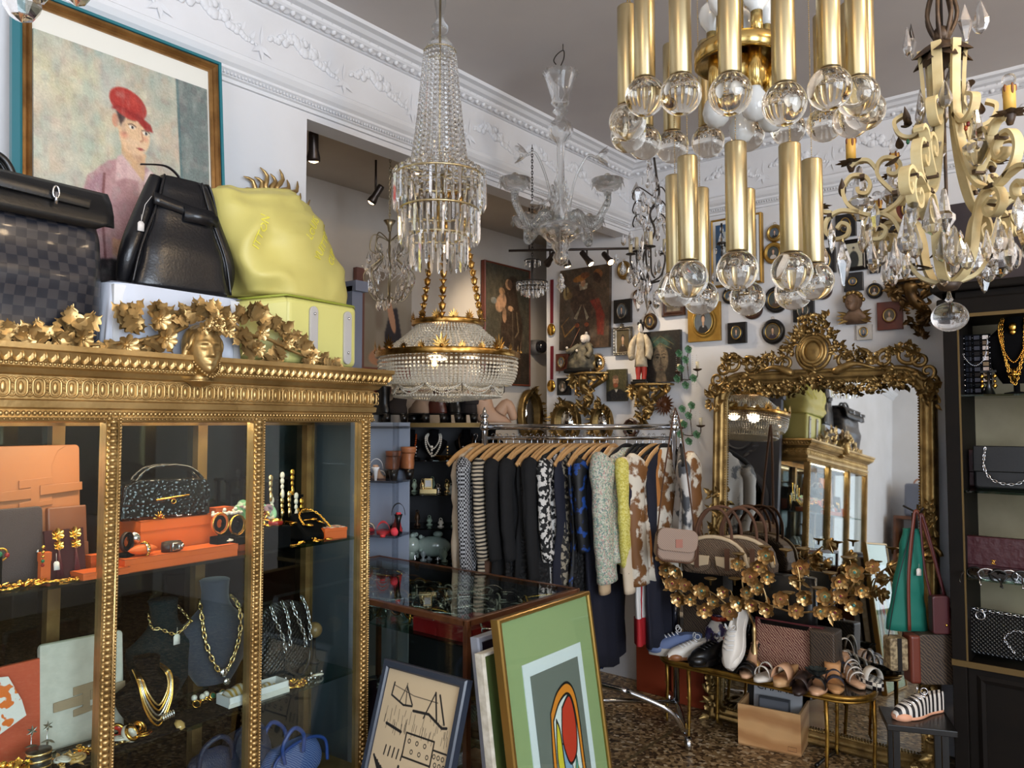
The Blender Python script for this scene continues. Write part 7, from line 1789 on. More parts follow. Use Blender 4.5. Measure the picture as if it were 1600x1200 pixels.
t2 = thing('table_clock','small square table clock with white dial on the second etagere shelf','clock',et(.17,.05,EZ[1]),EA);obj('case',MB().add(bx(-.025,.025,-.012,.012,.03,.09),sm=0).add(bx(-.05,.05,-.015,.015,0,.03),sm=0),GEMS[3],t2,bevel=.003);obj('dial',MB().add(bx(-.017,.017,-.0145,-.013,.042,.078),sm=0),WHITE,t2)
t2 = thing('ceramic_lion','pale celadon ceramic lion on the third etagere shelf','ceramic figure',et(.12,.12,EZ[2] - .19),EA);CEL = mat('celadon',(176,190,180),.2,coat=.5,noise_=(9,3),color2=(140,160,150));t2.location.z = EZ[3] + .001
mb = MB();mb.add(sph(.07,20,12,(.07,0,.08),(1.5,.7,.85)));mb.add(sph(.05,18,12,(-.05,-.02,.09),(1,.9,1)));r2 = random.Random(3)
for k in range(40): a = r2.uniform(0,2*PI);mb.add(sph(.013,7,5,(-.03 + .05*math.cos(a),-.01 + r2.uniform(-.03,.03),.10 + .05*math.sin(a))))
for x,y in ((-.05,-.03),(-.03,.03),(.13,-.03),(.13,.03)): mb.add(tube([(x,y,.07),(x,y,.01)],[.024,.018],10))
mb.add(sph(.03,12,8,(.10,0,.15),(1,.8,.6)));obj('body',mb,CEL,t2)
BOOTC = [LEATHER,mat('taupe_suede',(150,128,110),.9),mat('oxblood_leather',(74,36,28),.35),LEATHER,mat('dark_suede',(40,34,34),.9),LEATHER]
def boot(label,p,rz,m,h=.2,laces=False,s=1.0,heel=.05):
 t = thing('ankle_boot',label,'boot',p,rz,scale=s)
 secs = interp([(heel + .005,.03,0,.10,.034),(heel + .03,.03,0,.098,.036),(heel + .055,.01,0,.07,.034),(heel + .09,-.02,0,.042,.034),(h*.8,-.025,0,.04,.036),(h,-.025,0,.044,.04)],14)
 obj('shaft',MB().add(loft(secs,22,True,folds(14,.003),.9)),m,t);obj('sole',MB().add(loft([(heel - .004,.035,0,.10,.034),(heel + .006,.035,0,.104,.037)],22,True,None,.8)).add(lathe([(.018,0),(.026,heel)],14),T(-.05,0,0)).add(cyl(.034,heel,16),T(.09,0,0)),BLACK,t)
 if laces:
  mb = MB()
  for k in range(5): mb.add(tube([(.035 - .008*k,-.03,heel + .05 + .022*k),(.05 - .009*k,0,heel + .065 + .022*k),(.035 - .008*k,.03,heel + .05 + .022*k)],.003,5))
  obj('laces',mb,BLACK,t)
 return t
for x,m,h,lab,lc in ((-.12,BOOTC[0],.22,'black laced ankle boot at the left end of the etagere top',True),(-.02,BOOTC[4],.2,'dark suede ankle boot beside the laced one on the etagere top',False),(.12,BOOTC[1],.19,'taupe suede ankle boot on the etagere top',False),(.21,BOOTC[2],.2,'oxblood leather ankle boot on the etagere top',False),(.31,BOOTC[3],.15,'low black bootee right of the oxblood boot',True),(.40,BOOTC[4],.13,'small dark shoe with upright heel before the torso',False)):
 boot(lab,et(x,.10,1.598),EA + 2.2 + .4*(h > .19),m,h,lc)
t2 = thing('torso_sculpture','flesh coloured nude torso sculpture on the right of the etagere top','sculpture',et(.50,.14,1.598),EA);TERRA = mat('pale_terracotta',(200,160,130),.55)
mb = MB();mb.add(loft(interp([(0,.05,0,.10,.06),(.05,.02,0,.09,.055),(.10,-.02,0,.06,.045),(.15,-.035,0,.065,.045),(.19,-.035,0,.05,.035),(.205,-.035,0,.02,.02)],16),28,True,None,.9));mb.add(sph(.024,14,10,(-.06,-.035,.15)));mb.add(sph(.024,14,10,(-.01,-.035,.15)))
mb.add(tube(bez([(.08,-.02,.06),(.12,-.03,.11),(.15,-.03,.06),(.16,-.02,.02)],5),[.04,.04,.038,.036,.034,.032,.03,.03,.03,.028,.026,.026,.025,.024,.022,.02],12));obj('body',mb,TERRA,t2)
a0_ = at(592,660,4.0);t = thing('acrylic_shoe_stand','clear acrylic shoe stand with pale blue back between the vitrine and the etagere','shoe stand',(a0_.x,a0_.y,0),.35)
obj('pale_back',MB().add(bx(-.22,.10,.15,.16,.3,1.6),sm=0),mat('pale_blue_board',(150,162,182),.7),t)
SZ = (1.58,1.30,1.02);mb = MB()
for x in (-.2,.1): mb.add(bx(x - .012,x + .012,-.012,.012,.02,1.6),sm=0)
obj('acrylic_post',mb,ACRM,t)
for z in SZ + (.7,): obj('shelf',MB().add(bx(-.22,.11,-.02,.15,z - .012,z),sm=0),ACRM,t)
obj('foot',MB().add(bx(-.22,.12,-.03,.16,0,.03),sm=0),BLACK,t)
def ast(x,y,z): return V((a0_.x + x*math.cos(.35) - y*math.sin(.35),a0_.y + x*math.sin(.35) + y*math.cos(.35),z))
def sole_geo(L,W,heel,th=.012,arch=True,n=16,top=0):
 v = [];f = []
 for i in range(n + 1):
  u = i/n;w = W/2*(math.sin(PI*min(1,max(.0,u*.96 + .02))) ** .35)*(.72 + .28*math.cos(2*PI*(u - .72)))
  z = heel*(1 - min(1,u/.62)) ** 1.0 if not arch else heel*(.5 + .5*math.cos(PI*min(1,u/.62)))
  for (s,dz) in ((-1,0),(1,0),(1,th),(-1,th)): v.append((L*(u - .5),s*w,z + dz + top))
 for i in range(n):
  for k in range(4): f.append((i*4 + k,i*4 + (k + 1) % 4,(i + 1)*4 + (k + 1) % 4,(i + 1)*4 + k))
 f += [(0,3,2,1),(n*4,n*4 + 1,n*4 + 2,n*4 + 3)]
 return v,f
def band(L,u,W,z0,h,w,m=None):
 """strap across the foot"""
 pts = [(L*(u - .5),W/2*math.cos(a),z0 + h*math.sin(a)) for a in [PI*k/12 for k in range(13)]]
 return tube(pts,w,4,flat=(.12,1),up0=None) if False else ([(p[0] + s*w,p[1],p[2] + q) for p in pts for s,q in ((-1,0),(1,0),(1,.003),(-1,.003))],[(i*4 + k,i*4 + (k + 1) % 4,i*4 + 4 + (k + 1) % 4,i*4 + 4 + k) for i in range(12) for k in range(4)])
SHS = 1.0
def sandal(label,p,rz,ms,mt,heel=.06,straps=((.72,.03,.014),(.2,.05,.006)),L=.23,W=.075,name='sandal',wedge=False,rot=None,th=.012):
 t = thing(name,label,'shoe',p,rz,rot=rot,scale=SHS)
 obj('sole',MB().add(sole_geo(L,W,heel,th)),ms,t)
 if heel > .03:
  if wedge: obj('heel',MB().add(loft([(.001,-L*.30,0,L*.19,W*.36),(heel*.9,-L*.27,0,L*.22,W*.42)],18,True)),ms,t)
  else: obj('heel',MB().add(lathe([(.006,0),(.012,heel*.7),(.022,heel)],10),T(-L*.42,0,0)),mt,t)
 for (u,h,w) in straps: obj('strap',MB().add(band(L,u,W*.92,heel*max(0,(1 - u/.62)) + th,h,w),sm=1),mt,t)
 return t
def sneaker(label,p,rz,mu,ms,mtoe=None,L=.26,W=.09,th=.028,rot=None,mlace=None,name='sneaker'):
 t = thing(name,label,'shoe',p,rz,rot=rot,scale=SHS)
 obj('sole',MB().add(sole_geo(L,W,0,th)),ms,t,bevel=.004)
 v = [];n = 18;nu = 14
 for i in range(n + 1):
  u = i/n;w = W/2*.93*(math.sin(PI*min(1,max(.0,u*.96 + .02))) ** .35)*(.72 + .28*math.cos(2*PI*(u - .72)));h = .078 - .05*max(0,(u - .32)/.68) ** .9 if u > .32 else .078
  h *= min(1,(1.02 - u)*9) ** .5 if u > .9 else 1
  for k in range(nu + 1):
   a = PI*k/nu;q = math.cos(a);v.append((L*(u - .5),w*math.copysign(abs(q) ** .6,q),th*.8 + h*math.sin(a) ** .6*(1 if not (u < .42 and abs(q) < .6) else .45 + .4*abs(q))))
 f = [(i*(nu + 1) + k,i*(nu + 1) + k + 1,(i + 1)*(nu + 1) + k + 1,(i + 1)*(nu + 1) + k) for i in range(n) for k in range(nu)]
 f.append(tuple(range(nu + 1)));obj('upper',MB().add((v,f)),mu,t)
 mb = MB()
 for k in range(5):
  u = .46 + .07*k;z = th + .075 - .05*max(0,(u - .32)/.68) ** .9
  mb.add(tube([(L*(u - .5),-.022,z - .004),(L*(u - .47),0,z + .002),(L*(u - .5),.022,z - .004)],.0028,5))
 mb.add(upright(torus(.012,.002,12,5)),T(L*-.06,-.015,th + .078) @ RZ(.6));mb.add(upright(torus(.012,.002,12,5)),T(L*-.06,.015,th + .078) @ RZ(-.6));obj('laces',mb,mlace or WHITE,t)
 if mtoe: obj('toe_cap',MB().add(sph(W*.44,18,8,(L*.33,0,th*.8),(1.15,1,.62))),mtoe,t)
 return t
NUDE = mat('nude_leather',(206,162,128),.4);PINK = mat('pink_red_leather',(214,60,66),.4)
sandal('nude and black heeled sandal on the middle shelf of the acrylic stand',ast(-.12,.05,SZ[1] + .001),2.2,NUDE,LEATHER,.08);sandal('pale slingback sandal beside the nude and black one',ast(-.03,.05,SZ[1] + .001),2.3,NUDE,WHITE,.07)
boot('brown leather buckled ankle boot on the middle acrylic shelf',ast(.05,.06,SZ[1] + .001),2.5,BRN,.15);boot('tan cut out ankle boot at the right of the middle acrylic shelf',ast(.1,.13,SZ[1] + .001),2.6,TAN,.17)
t = sandal('black pointed stiletto pump at the lower shelf of the acrylic stand',ast(.07,.07,SZ[2] + .001),2.5,PINK,LEATHER,.11,((.75,.03,.03),(.1,.06,.02)),name='stiletto_pump');obj('upper',MB().add(loft(interp([(.0,.05,0,.065,.034),(.02,.055,0,.05,.03),(.04,.04,0,.02,.02)],8),18,True)),LEATHER,t)
sandal('pink red strappy sandal in front of the black stiletto pump',ast(.02,.02,SZ[2] + .001),2.4,PINK,PINK,.0,((.7,.04,.005),(.3,.06,.005),(.5,.05,.005)));sandal('cream and pink high sandal left of the pink red flat sandal',ast(-.10,.05,SZ[2] + .001),2.2,PINK,mat('cream_strap',(226,214,190),.5),.08)
one('fur_ball',MB().add(sph(.022,16,12,(0,0,.022))),mat('neon_pink_fur',(236,70,84),.8,emis=None),'bright pink pompom ball beside the black stiletto pump','pompom',loc=ast(.105,-.015,SZ[2]))
for k in range(7):
 sandal('clear and silver sandal hanging low on the acrylic stand',ast(-.18 + .045*k,.05,.70 + .001 + .0*k),2.2 + .1*k,mat('pale_sole',(196,188,176),.5),SILVER,.05,group_ := ((.7,.03,.006),(.3,.05,.005)),.2)['group'] = 'silver sandals low on the acrylic stand'
t = thing('grey_overmantel','grey painted carved overmantel mirror standing behind the vitrine, seen in the big mirror','overmantel mirror',(-2.67,1.885,0),PI);GREYP = mat('blue_grey_paint',(104,108,122),.5)
obj('panel',MB().add(bx(-.36,.36,0,.03,0,2.12),sm=0).add(bx(-.36,-.30,-.02,0,0,2.12),sm=0).add(bx(.30,.36,-.02,0,0,2.12),sm=0).add(bx(-.38,.38,-.03,.03,2.10,2.14),sm=0),GREYP,t)
arch = [(-.24,.1),(.24,.1),(.24,1.25)] + [(.24*math.cos(a),1.25 + .24*math.sin(a)) for a in [PI*k/12 for k in range(1,12)]] + [(-.24,1.25)]
obj('arched_moulding',MB().add(sweep_closed(arch,[(0,.0),(0,-.02),(.02,-.03),(.045,-.012),(.05,0)])),GREYP,t);obj('arched_glass',MB().add(plate(arch,.003,-.004),sm=0),RMIR,t)
mb = MB();mb.add(upright(torus(.12,.012,30,8)),T(0,-.01,1.8));clutter(mb,60,lambda r: ((lambda q: (.2*math.cos(q),1.8 + .17*math.sin(q),q))(r.uniform(0,6.3))),1.0,3,-.01);obj('carving',mb,GREYP,t)
# ================================================================== pictures leaning on the counter
def leaner(label,name,corner_l,corner_r,ztop,H,lean,m,fw,depth_=.025,prof=None):
 a,b_ = V(corner_l),V(corner_r);W = (b_ - a).length;rz = math.atan2((b_ - a).y,(b_ - a).x)
 base = (a + b_)/2;n = V((math.sin(rz),-math.cos(rz),0));pos = V((base.x,base.y,0)) + n*math.sin(lean)*H
 t = thing(name,label,'picture',pos,rz,rot=(-lean,0,rz));t.location.z = 0.004
 obj('frame',MB().add(sweep_closed(rect(W - 2*fw,H - 2*fw),[(0,depth_),(0,-.002),(fw*.2,-.008),(fw*.8,-.008),(fw,-.002),(fw,depth_)]),T(0,0,H/2),sm=0),m,t);obj('back_board',MB().add(bx(-W/2 + .003,W/2 - .003,depth_ - .006,depth_,.003,H - .003),sm=0),BRN,t)
 return t,W,H
lz = .80;la,lb = on_z(605,1031,lz),on_z(735,1066,lz);H = lz/math.cos(.3)
t,W,H = leaner('black framed ink drawing of a harbour leaning on the glass counter','ink_drawing',(la.x - .01,la.y,0),(lb.x - .01,lb.y,0),lz,H,.3,mat('blue_black_frame',(44,50,62),.3),.026)
c = Cv(300,700,(196,176,144));rs = random.Random(5);K = (22,20,20)
def L_(p,w=.005): c.line(p,w,K)
L_([(.12,.05),(.11,.10),(.30,.125),(.42,.12)],.009);L_([(.30,.05),(.24,.115)]);L_([(.30,.05),(.42,.115)],.008);L_([(.30,.04),(.33,.12)]);L_([(.13,.06),(.42,.08),(.75,.08)],.003);L_([(.70,.045),(.60,.15)],.007);L_([(.70,.045),(.78,.15)],.01);L_([(.76,.05),(.88,.15)],.01);L_([(.45,.135),(.66,.13),(.86,.165),(.92,.16)],.012)
for k in range(46): x = rs.uniform(.08,.95);y = rs.uniform(.13,.20);L_([(x,y),(x + rs.uniform(-.01,.01),y + rs.uniform(.02,.05))],.002)
for (x,y,w,h) in ((.42,.22,.38,.09),(.80,.25,.2,.07),(.42,.46,.36,.10),(.14,.60,.36,.09)):
 L_([(x,y),(x + w,y),(x + w,y + h),(x,y + h),(x,y)],.008)
 for k in range(6): c.ell(x + w*(.15 + .14*k),y + h*(.3 + .4*(k % 2)),.022,.010,K);c.ell(x + w*(.15 + .14*k),y + h*(.3 + .4*(k % 2)),.013,.006,(196,176,144))
L_([(.12,.21),(.34,.225)],.013);c.ell(.52,.37,.045,.02,K);L_([(.60,.375),(.66,.37),(.95,.41)],.006);L_([(.72,.385),(.88,.395)],.014);L_([(.40,.35),(.40,.39)],.014)
for k in range(14): x = .04 + .03*k;L_([(x,.34 + .008*k),(x + .12 + .1*rs.random(),.44 + .006*k)],rs.choice((.004,.008,.012)))
for k in range(5): L_([(.18 + .06*k,.29),(.17 + .06*k,.325)],.008)
for k in range(44): x,y = rs.uniform(.05,.9),rs.uniform(.5,.95);L_([(x,y),(x + rs.uniform(-.12,.16),y + rs.uniform(-.03,.04))],rs.choice((.003,.005,.008)))
canvas('drawing',W - .052,H - .052,c,t,.004,.003,cz=H/2)
lz = 1.0;la,lb = on_z(776,971,lz),on_z(919,925,lz);W0 = (lb - la).length;H = lz/math.cos(.15)
t,W,H = leaner('brass framed abstract print in a green mount, right end of the counter','abstract_print',(la.x,la.y,0),(lb.x,lb.y,0),lz,H,.15,mat('brass_picture_frame',(176,140,76),.3,.9),.014)
obj('green_mount',MB().add(bx(-W/2 + .012,W/2 - .012,.004,.008,.012,H - .012),sm=0),mat('sage_board',(150,166,116),.8),t)
obj('white_mount',MB().add(bx(-W*.31,W*.33,.001,.0039,.10,H*.845),sm=0),mat('white_board',(226,230,236),.8),t)
c = Cv(230,380,(116,120,114));
def blob(pts,col,ol=.010):
 q = [(p.x,p.y) for p in bez([(x,y,0) for x,y in pts + [pts[0]]],6)];c.poly(q,col)
 if ol: c.line(q,ol,K)
blob([(.30,.20),(.48,.12),(.72,.10),(.86,.20),(.88,.50),(.90,.80),(.70,.93),(.40,.92),(.26,.70),(.24,.45)],(232,140,44));blob([(.34,.24),(.50,.17),(.70,.15),(.80,.24),(.82,.50),(.84,.78),(.66,.88),(.44,.87),(.33,.66),(.31,.45)],(232,234,232));blob([(.36,.45),(.50,.35),(.62,.48),(.66,.70),(.60,.84),(.46,.84),(.38,.66)],(140,174,204),.006)
blob([(.40,.24),(.34,.40),(.36,.56),(.42,.66),(.48,.60),(.46,.44),(.45,.30)],(226,206,60));blob([(.54,.20),(.72,.16),(.79,.28),(.74,.42),(.58,.46),(.48,.34)],(206,62,40));c.ell(.70,.52,.06,.045,(226,206,60))
blob([(.56,.60),(.66,.56),(.64,.66),(.74,.70),(.68,.80),(.56,.84),(.54,.70)],(30,28,30));blob([(.66,.52),(.72,.44),(.74,.54),(.82,.56),(.74,.64),(.66,.72),(.62,.62)],(96,164,148),.006);blob([(.74,.68),(.84,.64),(.82,.78),(.72,.84)],(206,62,40),.008);blob([(.70,.72),(.76,.70),(.74,.80),(.68,.80)],(226,206,60),.006)
canvas('print',W*.52,H*.66,c,t,-.001,.001,cx=W*.012,cz=H*.475)
obj('glazing',MB().add(bx(-W/2 + .014,W/2 - .014,-.0035,-.0025,.014,H - .014),sm=0),GLASSP,t)
t,W,H = leaner('plain grey framed picture stacked behind the white edged canvas','grey_framed_picture',(la.x - .11,la.y + .03,0),(lb.x - .11,lb.y - .06,0),.93,.93,.13,mat('grey_frame',(136,140,150),.45),.02);obj('picture',MB().add(bx(-W/2 + .02,W/2 - .02,.006,.01,.02,H - .02),sm=0),mat('dark_violet_print',(36,30,44),.5),t)
t,W,H = leaner('unframed canvas with white tacked edge and green painting behind the abstract print','edge_canvas',(la.x - .055,la.y - .01,0),(lb.x - .055,lb.y - .06,0),.89,.90,.14,mat('white_canvas_edge',(206,200,186),.8,noise_=(30,3),color2=(176,168,150)),.012);canvas('painting',W - .02,H - .02,Cv(30,60,(70,84,44)).cloud([(90,100,50),(50,60,36)],8,.6),t,.0,.002,cz=H/2)
# ================================================================== clothes rack
RL,RR = V((-2.80,3.17,0)),V((-1.97,3.78,0));RA = math.atan2(.61,.83);RLn = (RR - RL).length
t = thing('clothes_rack','chrome clothes rack with finials and a curved castor foot, packed with clothes','clothes rack',RL,RA)
mb = MB();mb.add(tube([(0,0,1.575),(RLn,0,1.575)],.016,12));mb.add(tube([(0,0,1.515),(RLn,0,1.515)],.010,10));obj('rail',mb,CHROME,t)
for x in (0,RLn):
 obj('post',MB().add(cyl(.0165,1.5,16,.10),T(x,0,0)).add(cyl(.02,.04,16,.34),T(x,0,0)),CHROME,t);obj('finial',MB().add(lathe([(.02,1.595),(.026,1.605),(.012,1.615),(.022,1.63),(.024,1.64),(.01,1.652),(.012,1.66),(.004,1.68),(0,1.685)],16),T(x,0,0)).add(sph(.028,14,10,(x,0,1.575))),CHROME,t)
 obj('curved_foot',MB().add(tube(bez([(x,.30,.06),(x,.15,.10),(x,0,.11),(x - .0,-.20,.09),(x - .02,-.36,.10),(x - .1,-.42,.22),(x - .3,-.40,.30)] if x else [(x,.3,.06),(x,0,.11),(x,-.3,.06)],6),.014,10)),CHROME,t)
 for y in (.30,-.34): obj('castor',MB().add(lathe([(.0,-.014),(.03,-.014),(.034,-.008),(.034,.008),(.03,.014),(.012,.016),(.012,.02),(0,.02)],20),T(x,y,.036) @ RY(PI/2)),CHROME,t)
obj('cross_bar',MB().add(tube([(-.0,-.0,.115),(RLn,0,.115)],.012,8)).add(tube(bez([(RLn - .3,-.40,.30),(RLn - .5,-.30,.31),(RLn - .8,-.2,.31)],5),.014,8)),CHROME,t)
HGW = mat('beech_hanger',(206,164,110),.4,noise_=(12,3),color2=(188,142,90));HGB = mat('black_velvet_hanger',(16,15,17),.9)
HGm = {}
for nm,m_ in (('w',HGW),('b',HGB)):
 h = MB();P = bez([(0,-.215,-.14),(0,-.15,-.092),(0,-.06,-.052),(0,0,-.042),(0,.06,-.052),(0,.15,-.092),(0,.215,-.14)],5);h.add(tube(P,.010,8,flat=(1.5,.8)));HGm[nm] = mesh_of('shoulder_bar',h,m_)
HK = mesh_of('hook',MB().add(tube(bez([(0,0,-.04),(0,0,-.012),(0,.012,.0),(0,.016,.014),(0,.002,.024),(0,-.014,.016)],4),.0018,6)),CHROME)
def garment(name,label,x,m,L,w=.40,th=.05,flare=1.0,sleeve=0,smat=None,hg='w',near=0,sr=.045,group=None,ruffle=0,seed=1,cat='garment',turn=0,extra=None):
 t = thing(name,label,cat,(RL.x + x*.97*math.cos(RA),RL.y + x*.97*math.sin(RA),1.515),RA + turn - .59 + .08*math.sin(seed*2.7),group);r = random.Random(seed)
 hb = hang(HGm[hg],t,(0,0,0));hang(HK,hb,(0,0,0))
 def d(X,Y,Z,q):
  k = min(1,max(0,(-Z - .14)/.25));wv = .012*k*math.sin(Y*55 + seed + Z*4) + .010*k*noise.noise(V((X*9 + seed,Y*12,Z*5)))
  if ruffle: wv += ruffle*((-Z*9) % 1)*.9
  return (wv + (ruffle*((-Z*9) % 1)*math.copysign(1,math.cos(q))),(ruffle*((-Z*9) % 1)*1.2)*math.sin(q),.02*math.sin(Y*20 + seed)*(k if Z < -L*.9 else 0))
 w2 = w/2;secs = interp([(-L,0,0,th*.75*flare,w2*flare),(-L*.7,0,0,th*.7,w2*(1 + flare)/2),(-L*.4,0,0,th*.62,w2*.92),(-.20,0,0,th*.62,w2*1.02),(-.135,0,0,th*.5,w2*1.0),(-.095,0,0,th*.4,w2*.72),(-.062,0,0,th*.32,w2*.36),(-.05,0,0,th*.34,w2*.26)],30)
 obj('cloth',MB().add(loft(secs,30,True,d,.9)),m,t)
 if sleeve:
  for s in (-1,1):
   P = bez([(0,s*w2*.86,-.13),(.01,s*(w2 + .015),-.20),(.02,s*(w2 + .02),-.13 - sleeve*.6),(.02,s*(w2 - .01),-.13 - sleeve)],7)
   obj('sleeve',MB().add(tube(P,[sr*(.85 + .3*math.sin(PI*min(1,i/9)) + .12*noise.noise(V((i*.5,seed,s)))) for i in range(len(P))],14,flat=(1.15,.7),up0=(0,1,0))),smat or m,t)
 if near: price_tag(t,(.01,-w2 - .02,-.3),.03,.045)
 if extra: extra(t,w2,L)
 return t
BK = mat('black_cloth',(15,15,17),.9,bump=(30,.3,.01));BK2 = mat('black_textured_cloth',(20,20,22),.8,bump=(45,1.0,.02),voro=True);NV = mat('navy_cloth',(20,22,38),.85)
GEO = checker('black_white_weave',(22,22,26),(176,178,182),95,.8);PRT = mat('black_white_print',(214,210,204),.8,noise_=(45,3,.47,.5),color2=(18,18,20));STR = wavy('cream_black_stripe',(190,176,152),(34,30,28),15,2,'Z',.8)
BLU = mat('blue_black_print',(10,12,16),.6,noise_=(22,4,.55,.6),color2=(22,66,140));CRE = mat('cream_cloth',(222,204,178),.85);BRC = mat('brown_cloth',(92,62,44),.85);BEI = mat('beige_wool',(198,172,138),.9)
TWE = tweed('pastel_tweed',[(170,180,160),(200,196,176),(150,172,150),(190,160,150),(206,204,190),(120,140,136)],150);YEL = tweed('yellow_tweed',[(206,194,90),(216,206,110),(190,178,76),(222,214,130)],160);FLO = mat('brown_floral_silk',(214,206,190),.6,noise_=(13,4,.46,.52),color2=(120,78,38));FL2 = mat('grey_floral_silk',(196,194,190),.6,noise_=(11,4,.5,.56),color2=(70,74,80));SUE = mat('tan_suede',(176,116,58),.9)
garment('ruffled_dress','cream ruffled dress at the left end of the clothes rack',-.05,CRE,.95,.34,.05,1.0,ruffle=.014,seed=2)
garment('patterned_coat','coat in fine black and white weave second from the left on the rack',.0,GEO,1.05,.38,.06,1.0,.62,seed=3)
gl_ = [('black_dress',BK,.95,'plain black dress between the woven coat and the striped cardigan',0),('striped_cardigan',STR,.82,'cream and black striped cardigan near the left of the rack',.5),('brown_dress',BRC,1.0,'brown dress right of the striped cardigan',0)]
for i,(n_,m_,L__,lab,sl) in enumerate(gl_): garment(n_,lab,.05 + .037*i,m_,L__,.38,.04,1,sl,seed=4 + i)
for i in range(7): garment('black_dress','plain black dress on a beech hanger in the left half of the rack',.165 + .034*i,[BK,BK,BK2][i % 3],.95 + .06*((i*7) % 3),.40 + .01*(i % 3),.045,1.05,.5 if i % 3 == 0 else 0,seed=8 + i,group='black dresses in the left half of the rack',near=0)
garment('tiered_black_dress','tiered black textured dress in the middle of the rack',.42,BK2,1.02,.44,.06,1.1,.0,seed=20,ruffle=.008);garment('black_jacket','black jacket with a white tag in the middle of the rack',.385,BK,.8,.42,.05,1,.6,seed=21,near=1)
for i,(n_,m_,L__,lab,sl) in enumerate((('printed_dress',PRT,1.05,'black and white speckled dress in the middle of the rack',.5),('dark_dress',NV,1.1,'dark navy dress right of the speckled one',0),('print_shirt',mat('grey_beige_print',(150,140,120),.8,noise_=(50,2,.45,.5),color2=(30,28,28)),.8,'grey and beige print shirt showing as a thin strip right of the middle',0),('blue_print_dress',BLU,1.25,'long black dress with bright blue print',0),('feathered_dress',BK2,1.15,'black feathery dress beside the blue print dress',0),('blue_print_blouse',BLU,.55,'blue and black print blouse right of the feathery dress',.45),('navy_dress',NV,1.2,'long navy dress before the beige jacket',0))): garment(n_,lab,.47 + .036*i,m_,L__,.42,.045,1.0,sl,seed=30 + i,ruffle=.006 if m_ is BK2 else 0)
def buttons(t,w2,L):
 mb = MB()
 for k in range(4): mb.add(sph(.011,10,6),T(.03,-w2 - .03,-.55 - .045*k))
 obj('buttons',mb,BLACK,t)
garment('beige_jacket','beige jacket with a turned back cuff right of the navy dress',.725,BEI,.66,.42,.08,1,.66,turn=.1,seed=40,sr=.05,extra=buttons);garment('pastel_tweed_jacket','pastel check tweed jacket, the widest on the rack',.80,TWE,.62,.48,.13,1.1,.60,turn=.0,seed=41,hg='b',sr=.075);garment('yellow_tweed_jacket','yellow tweed jacket beside the pastel one',.855,YEL,.66,.42,.09,1,.52,turn=.1,seed=42,hg='b',sr=.05)
garment('cream_jacket','cream jacket with dark buttons at the cuff',.89,CRE,.72,.42,.08,1,.66,seed=43,hg='b',extra=buttons);garment('navy_cardigan','short navy cardigan over the cream jacket',.925,mat('dark_plum_knit',(32,26,44),.9),.42,.40,.05,1,.42,seed=44,hg='b')
garment('floral_shirt','brown floral silk shirt at the right end of the rack',1.0,FLO,.72,.44,.09,1.1,.62,turn=-.3,seed=45,hg='b',sr=.065);garment('suede_jacket','tan suede jacket with fringes behind the floral shirt',1.01,SUE,.66,.38,.05,1,0,seed=46,hg='b');garment('grey_floral_shirt','white and grey floral shirt beyond the right rack post',1.10,FL2,.60,.32,.05,1,.4,turn=.4,seed=47,hg='b')
garment('pleated_dress','white pleated dress with red stripes and red hem hanging low on the rack',.95,wavy('red_white_pleats',(222,220,216),(166,26,34),7,0,'Y',.7,lo=.86,hi=.9),1.06,.36,.04,1.1,0,seed=48);garment('dark_skirt','dark charcoal dress at the right end of the rack behind the pleated one',1.0,NV,1.1,.40,.04,1,0,seed=49)
o = [q for q in COL.objects if q.name.startswith('pleated_dress')][0];obj('red_hem',MB().add(loft(interp([(-1.068,0,0,.036,.202),(-1.0,0,0,.035,.2),(-.93,0,0,.035,.196)],6),30,False,lambda X,Y,Z,q: (.014*math.sin(Y*55 + 48 + Z*4) + .003*math.cos(q),.003*math.sin(q),0),.9)),mat('red_cloth',(166,26,34),.7),o)
for k,(x,y,lab) in enumerate(((.98,.48,'left'),(1.16,.30,'right'))): one('orange_bag',MB().add(bx(-.1,.1,-.05,.05,0,.33),sm=0),mat('orange_paper',(140,54,24),.6),lab + ' orange paper carrier bag standing behind the rack','carrier bag',bevel=.004,loc=(RL.x + x*math.cos(RA) - y*math.sin(RA),RL.y + x*math.sin(RA) + y*math.cos(RA) - .0,0))
# ================================================================== gilded low table
TZ = .385;ta,tb = on_z(1022,1024,TZ),on_z(1374,1064,TZ);TX,TY = (ta.x + tb.x)/2,3.775;TW,TD = tb.x - ta.x + .04,.32
t = thing('bamboo_table','low oval table with gilded thorny legs in front of the big mirror','coffee table',(TX,TY,0),0);TG = mat('table_gilding',(178,140,64),.35,.85,noise_=(16,4),color2=(120,88,36));ot = rrect(TW,TD,TD*.49,12)
obj('tabletop',MB().add(prism(ot,.014,TZ - .018),sm=0),mat('dark_table_glass',(34,30,24),.12),t);mb = MB();mb.add(tube([(x,y,TZ - .012) for x,y in ot],.012,8,closed=True));mb.add(tube([(x,y,TZ - .03) for x,y in ot],.006,6,closed=True))
for i,(x,y) in enumerate(ot): mb.add(sph(.007,6,4),T(x,y,TZ - .006))
obj('gilded_edge',mb,TG,t)
for x,y in ((TW*.34,-TD*.46),(-TW*.30,-TD*.46),(-TW*.49,0),(TW*.49,.02),(-TW*.28,TD*.44),(TW*.3,TD*.44)):
 mb = MB();mb.add(tube([(x,y,TZ - .02),(x + .004,y,.2),(x - .002,y,.03),(x + .004,y - .008,0.006)],[.011,.009,.008,.005],8))
 for k in range(10): mb.add(lathe([(.005,0),(0,.016)],5),T(x,y,.05 + .03*k) @ RZ(k*2.2) @ RX(.9) @ T(0,0,.004))
 obj('leg',mb,TG,t)
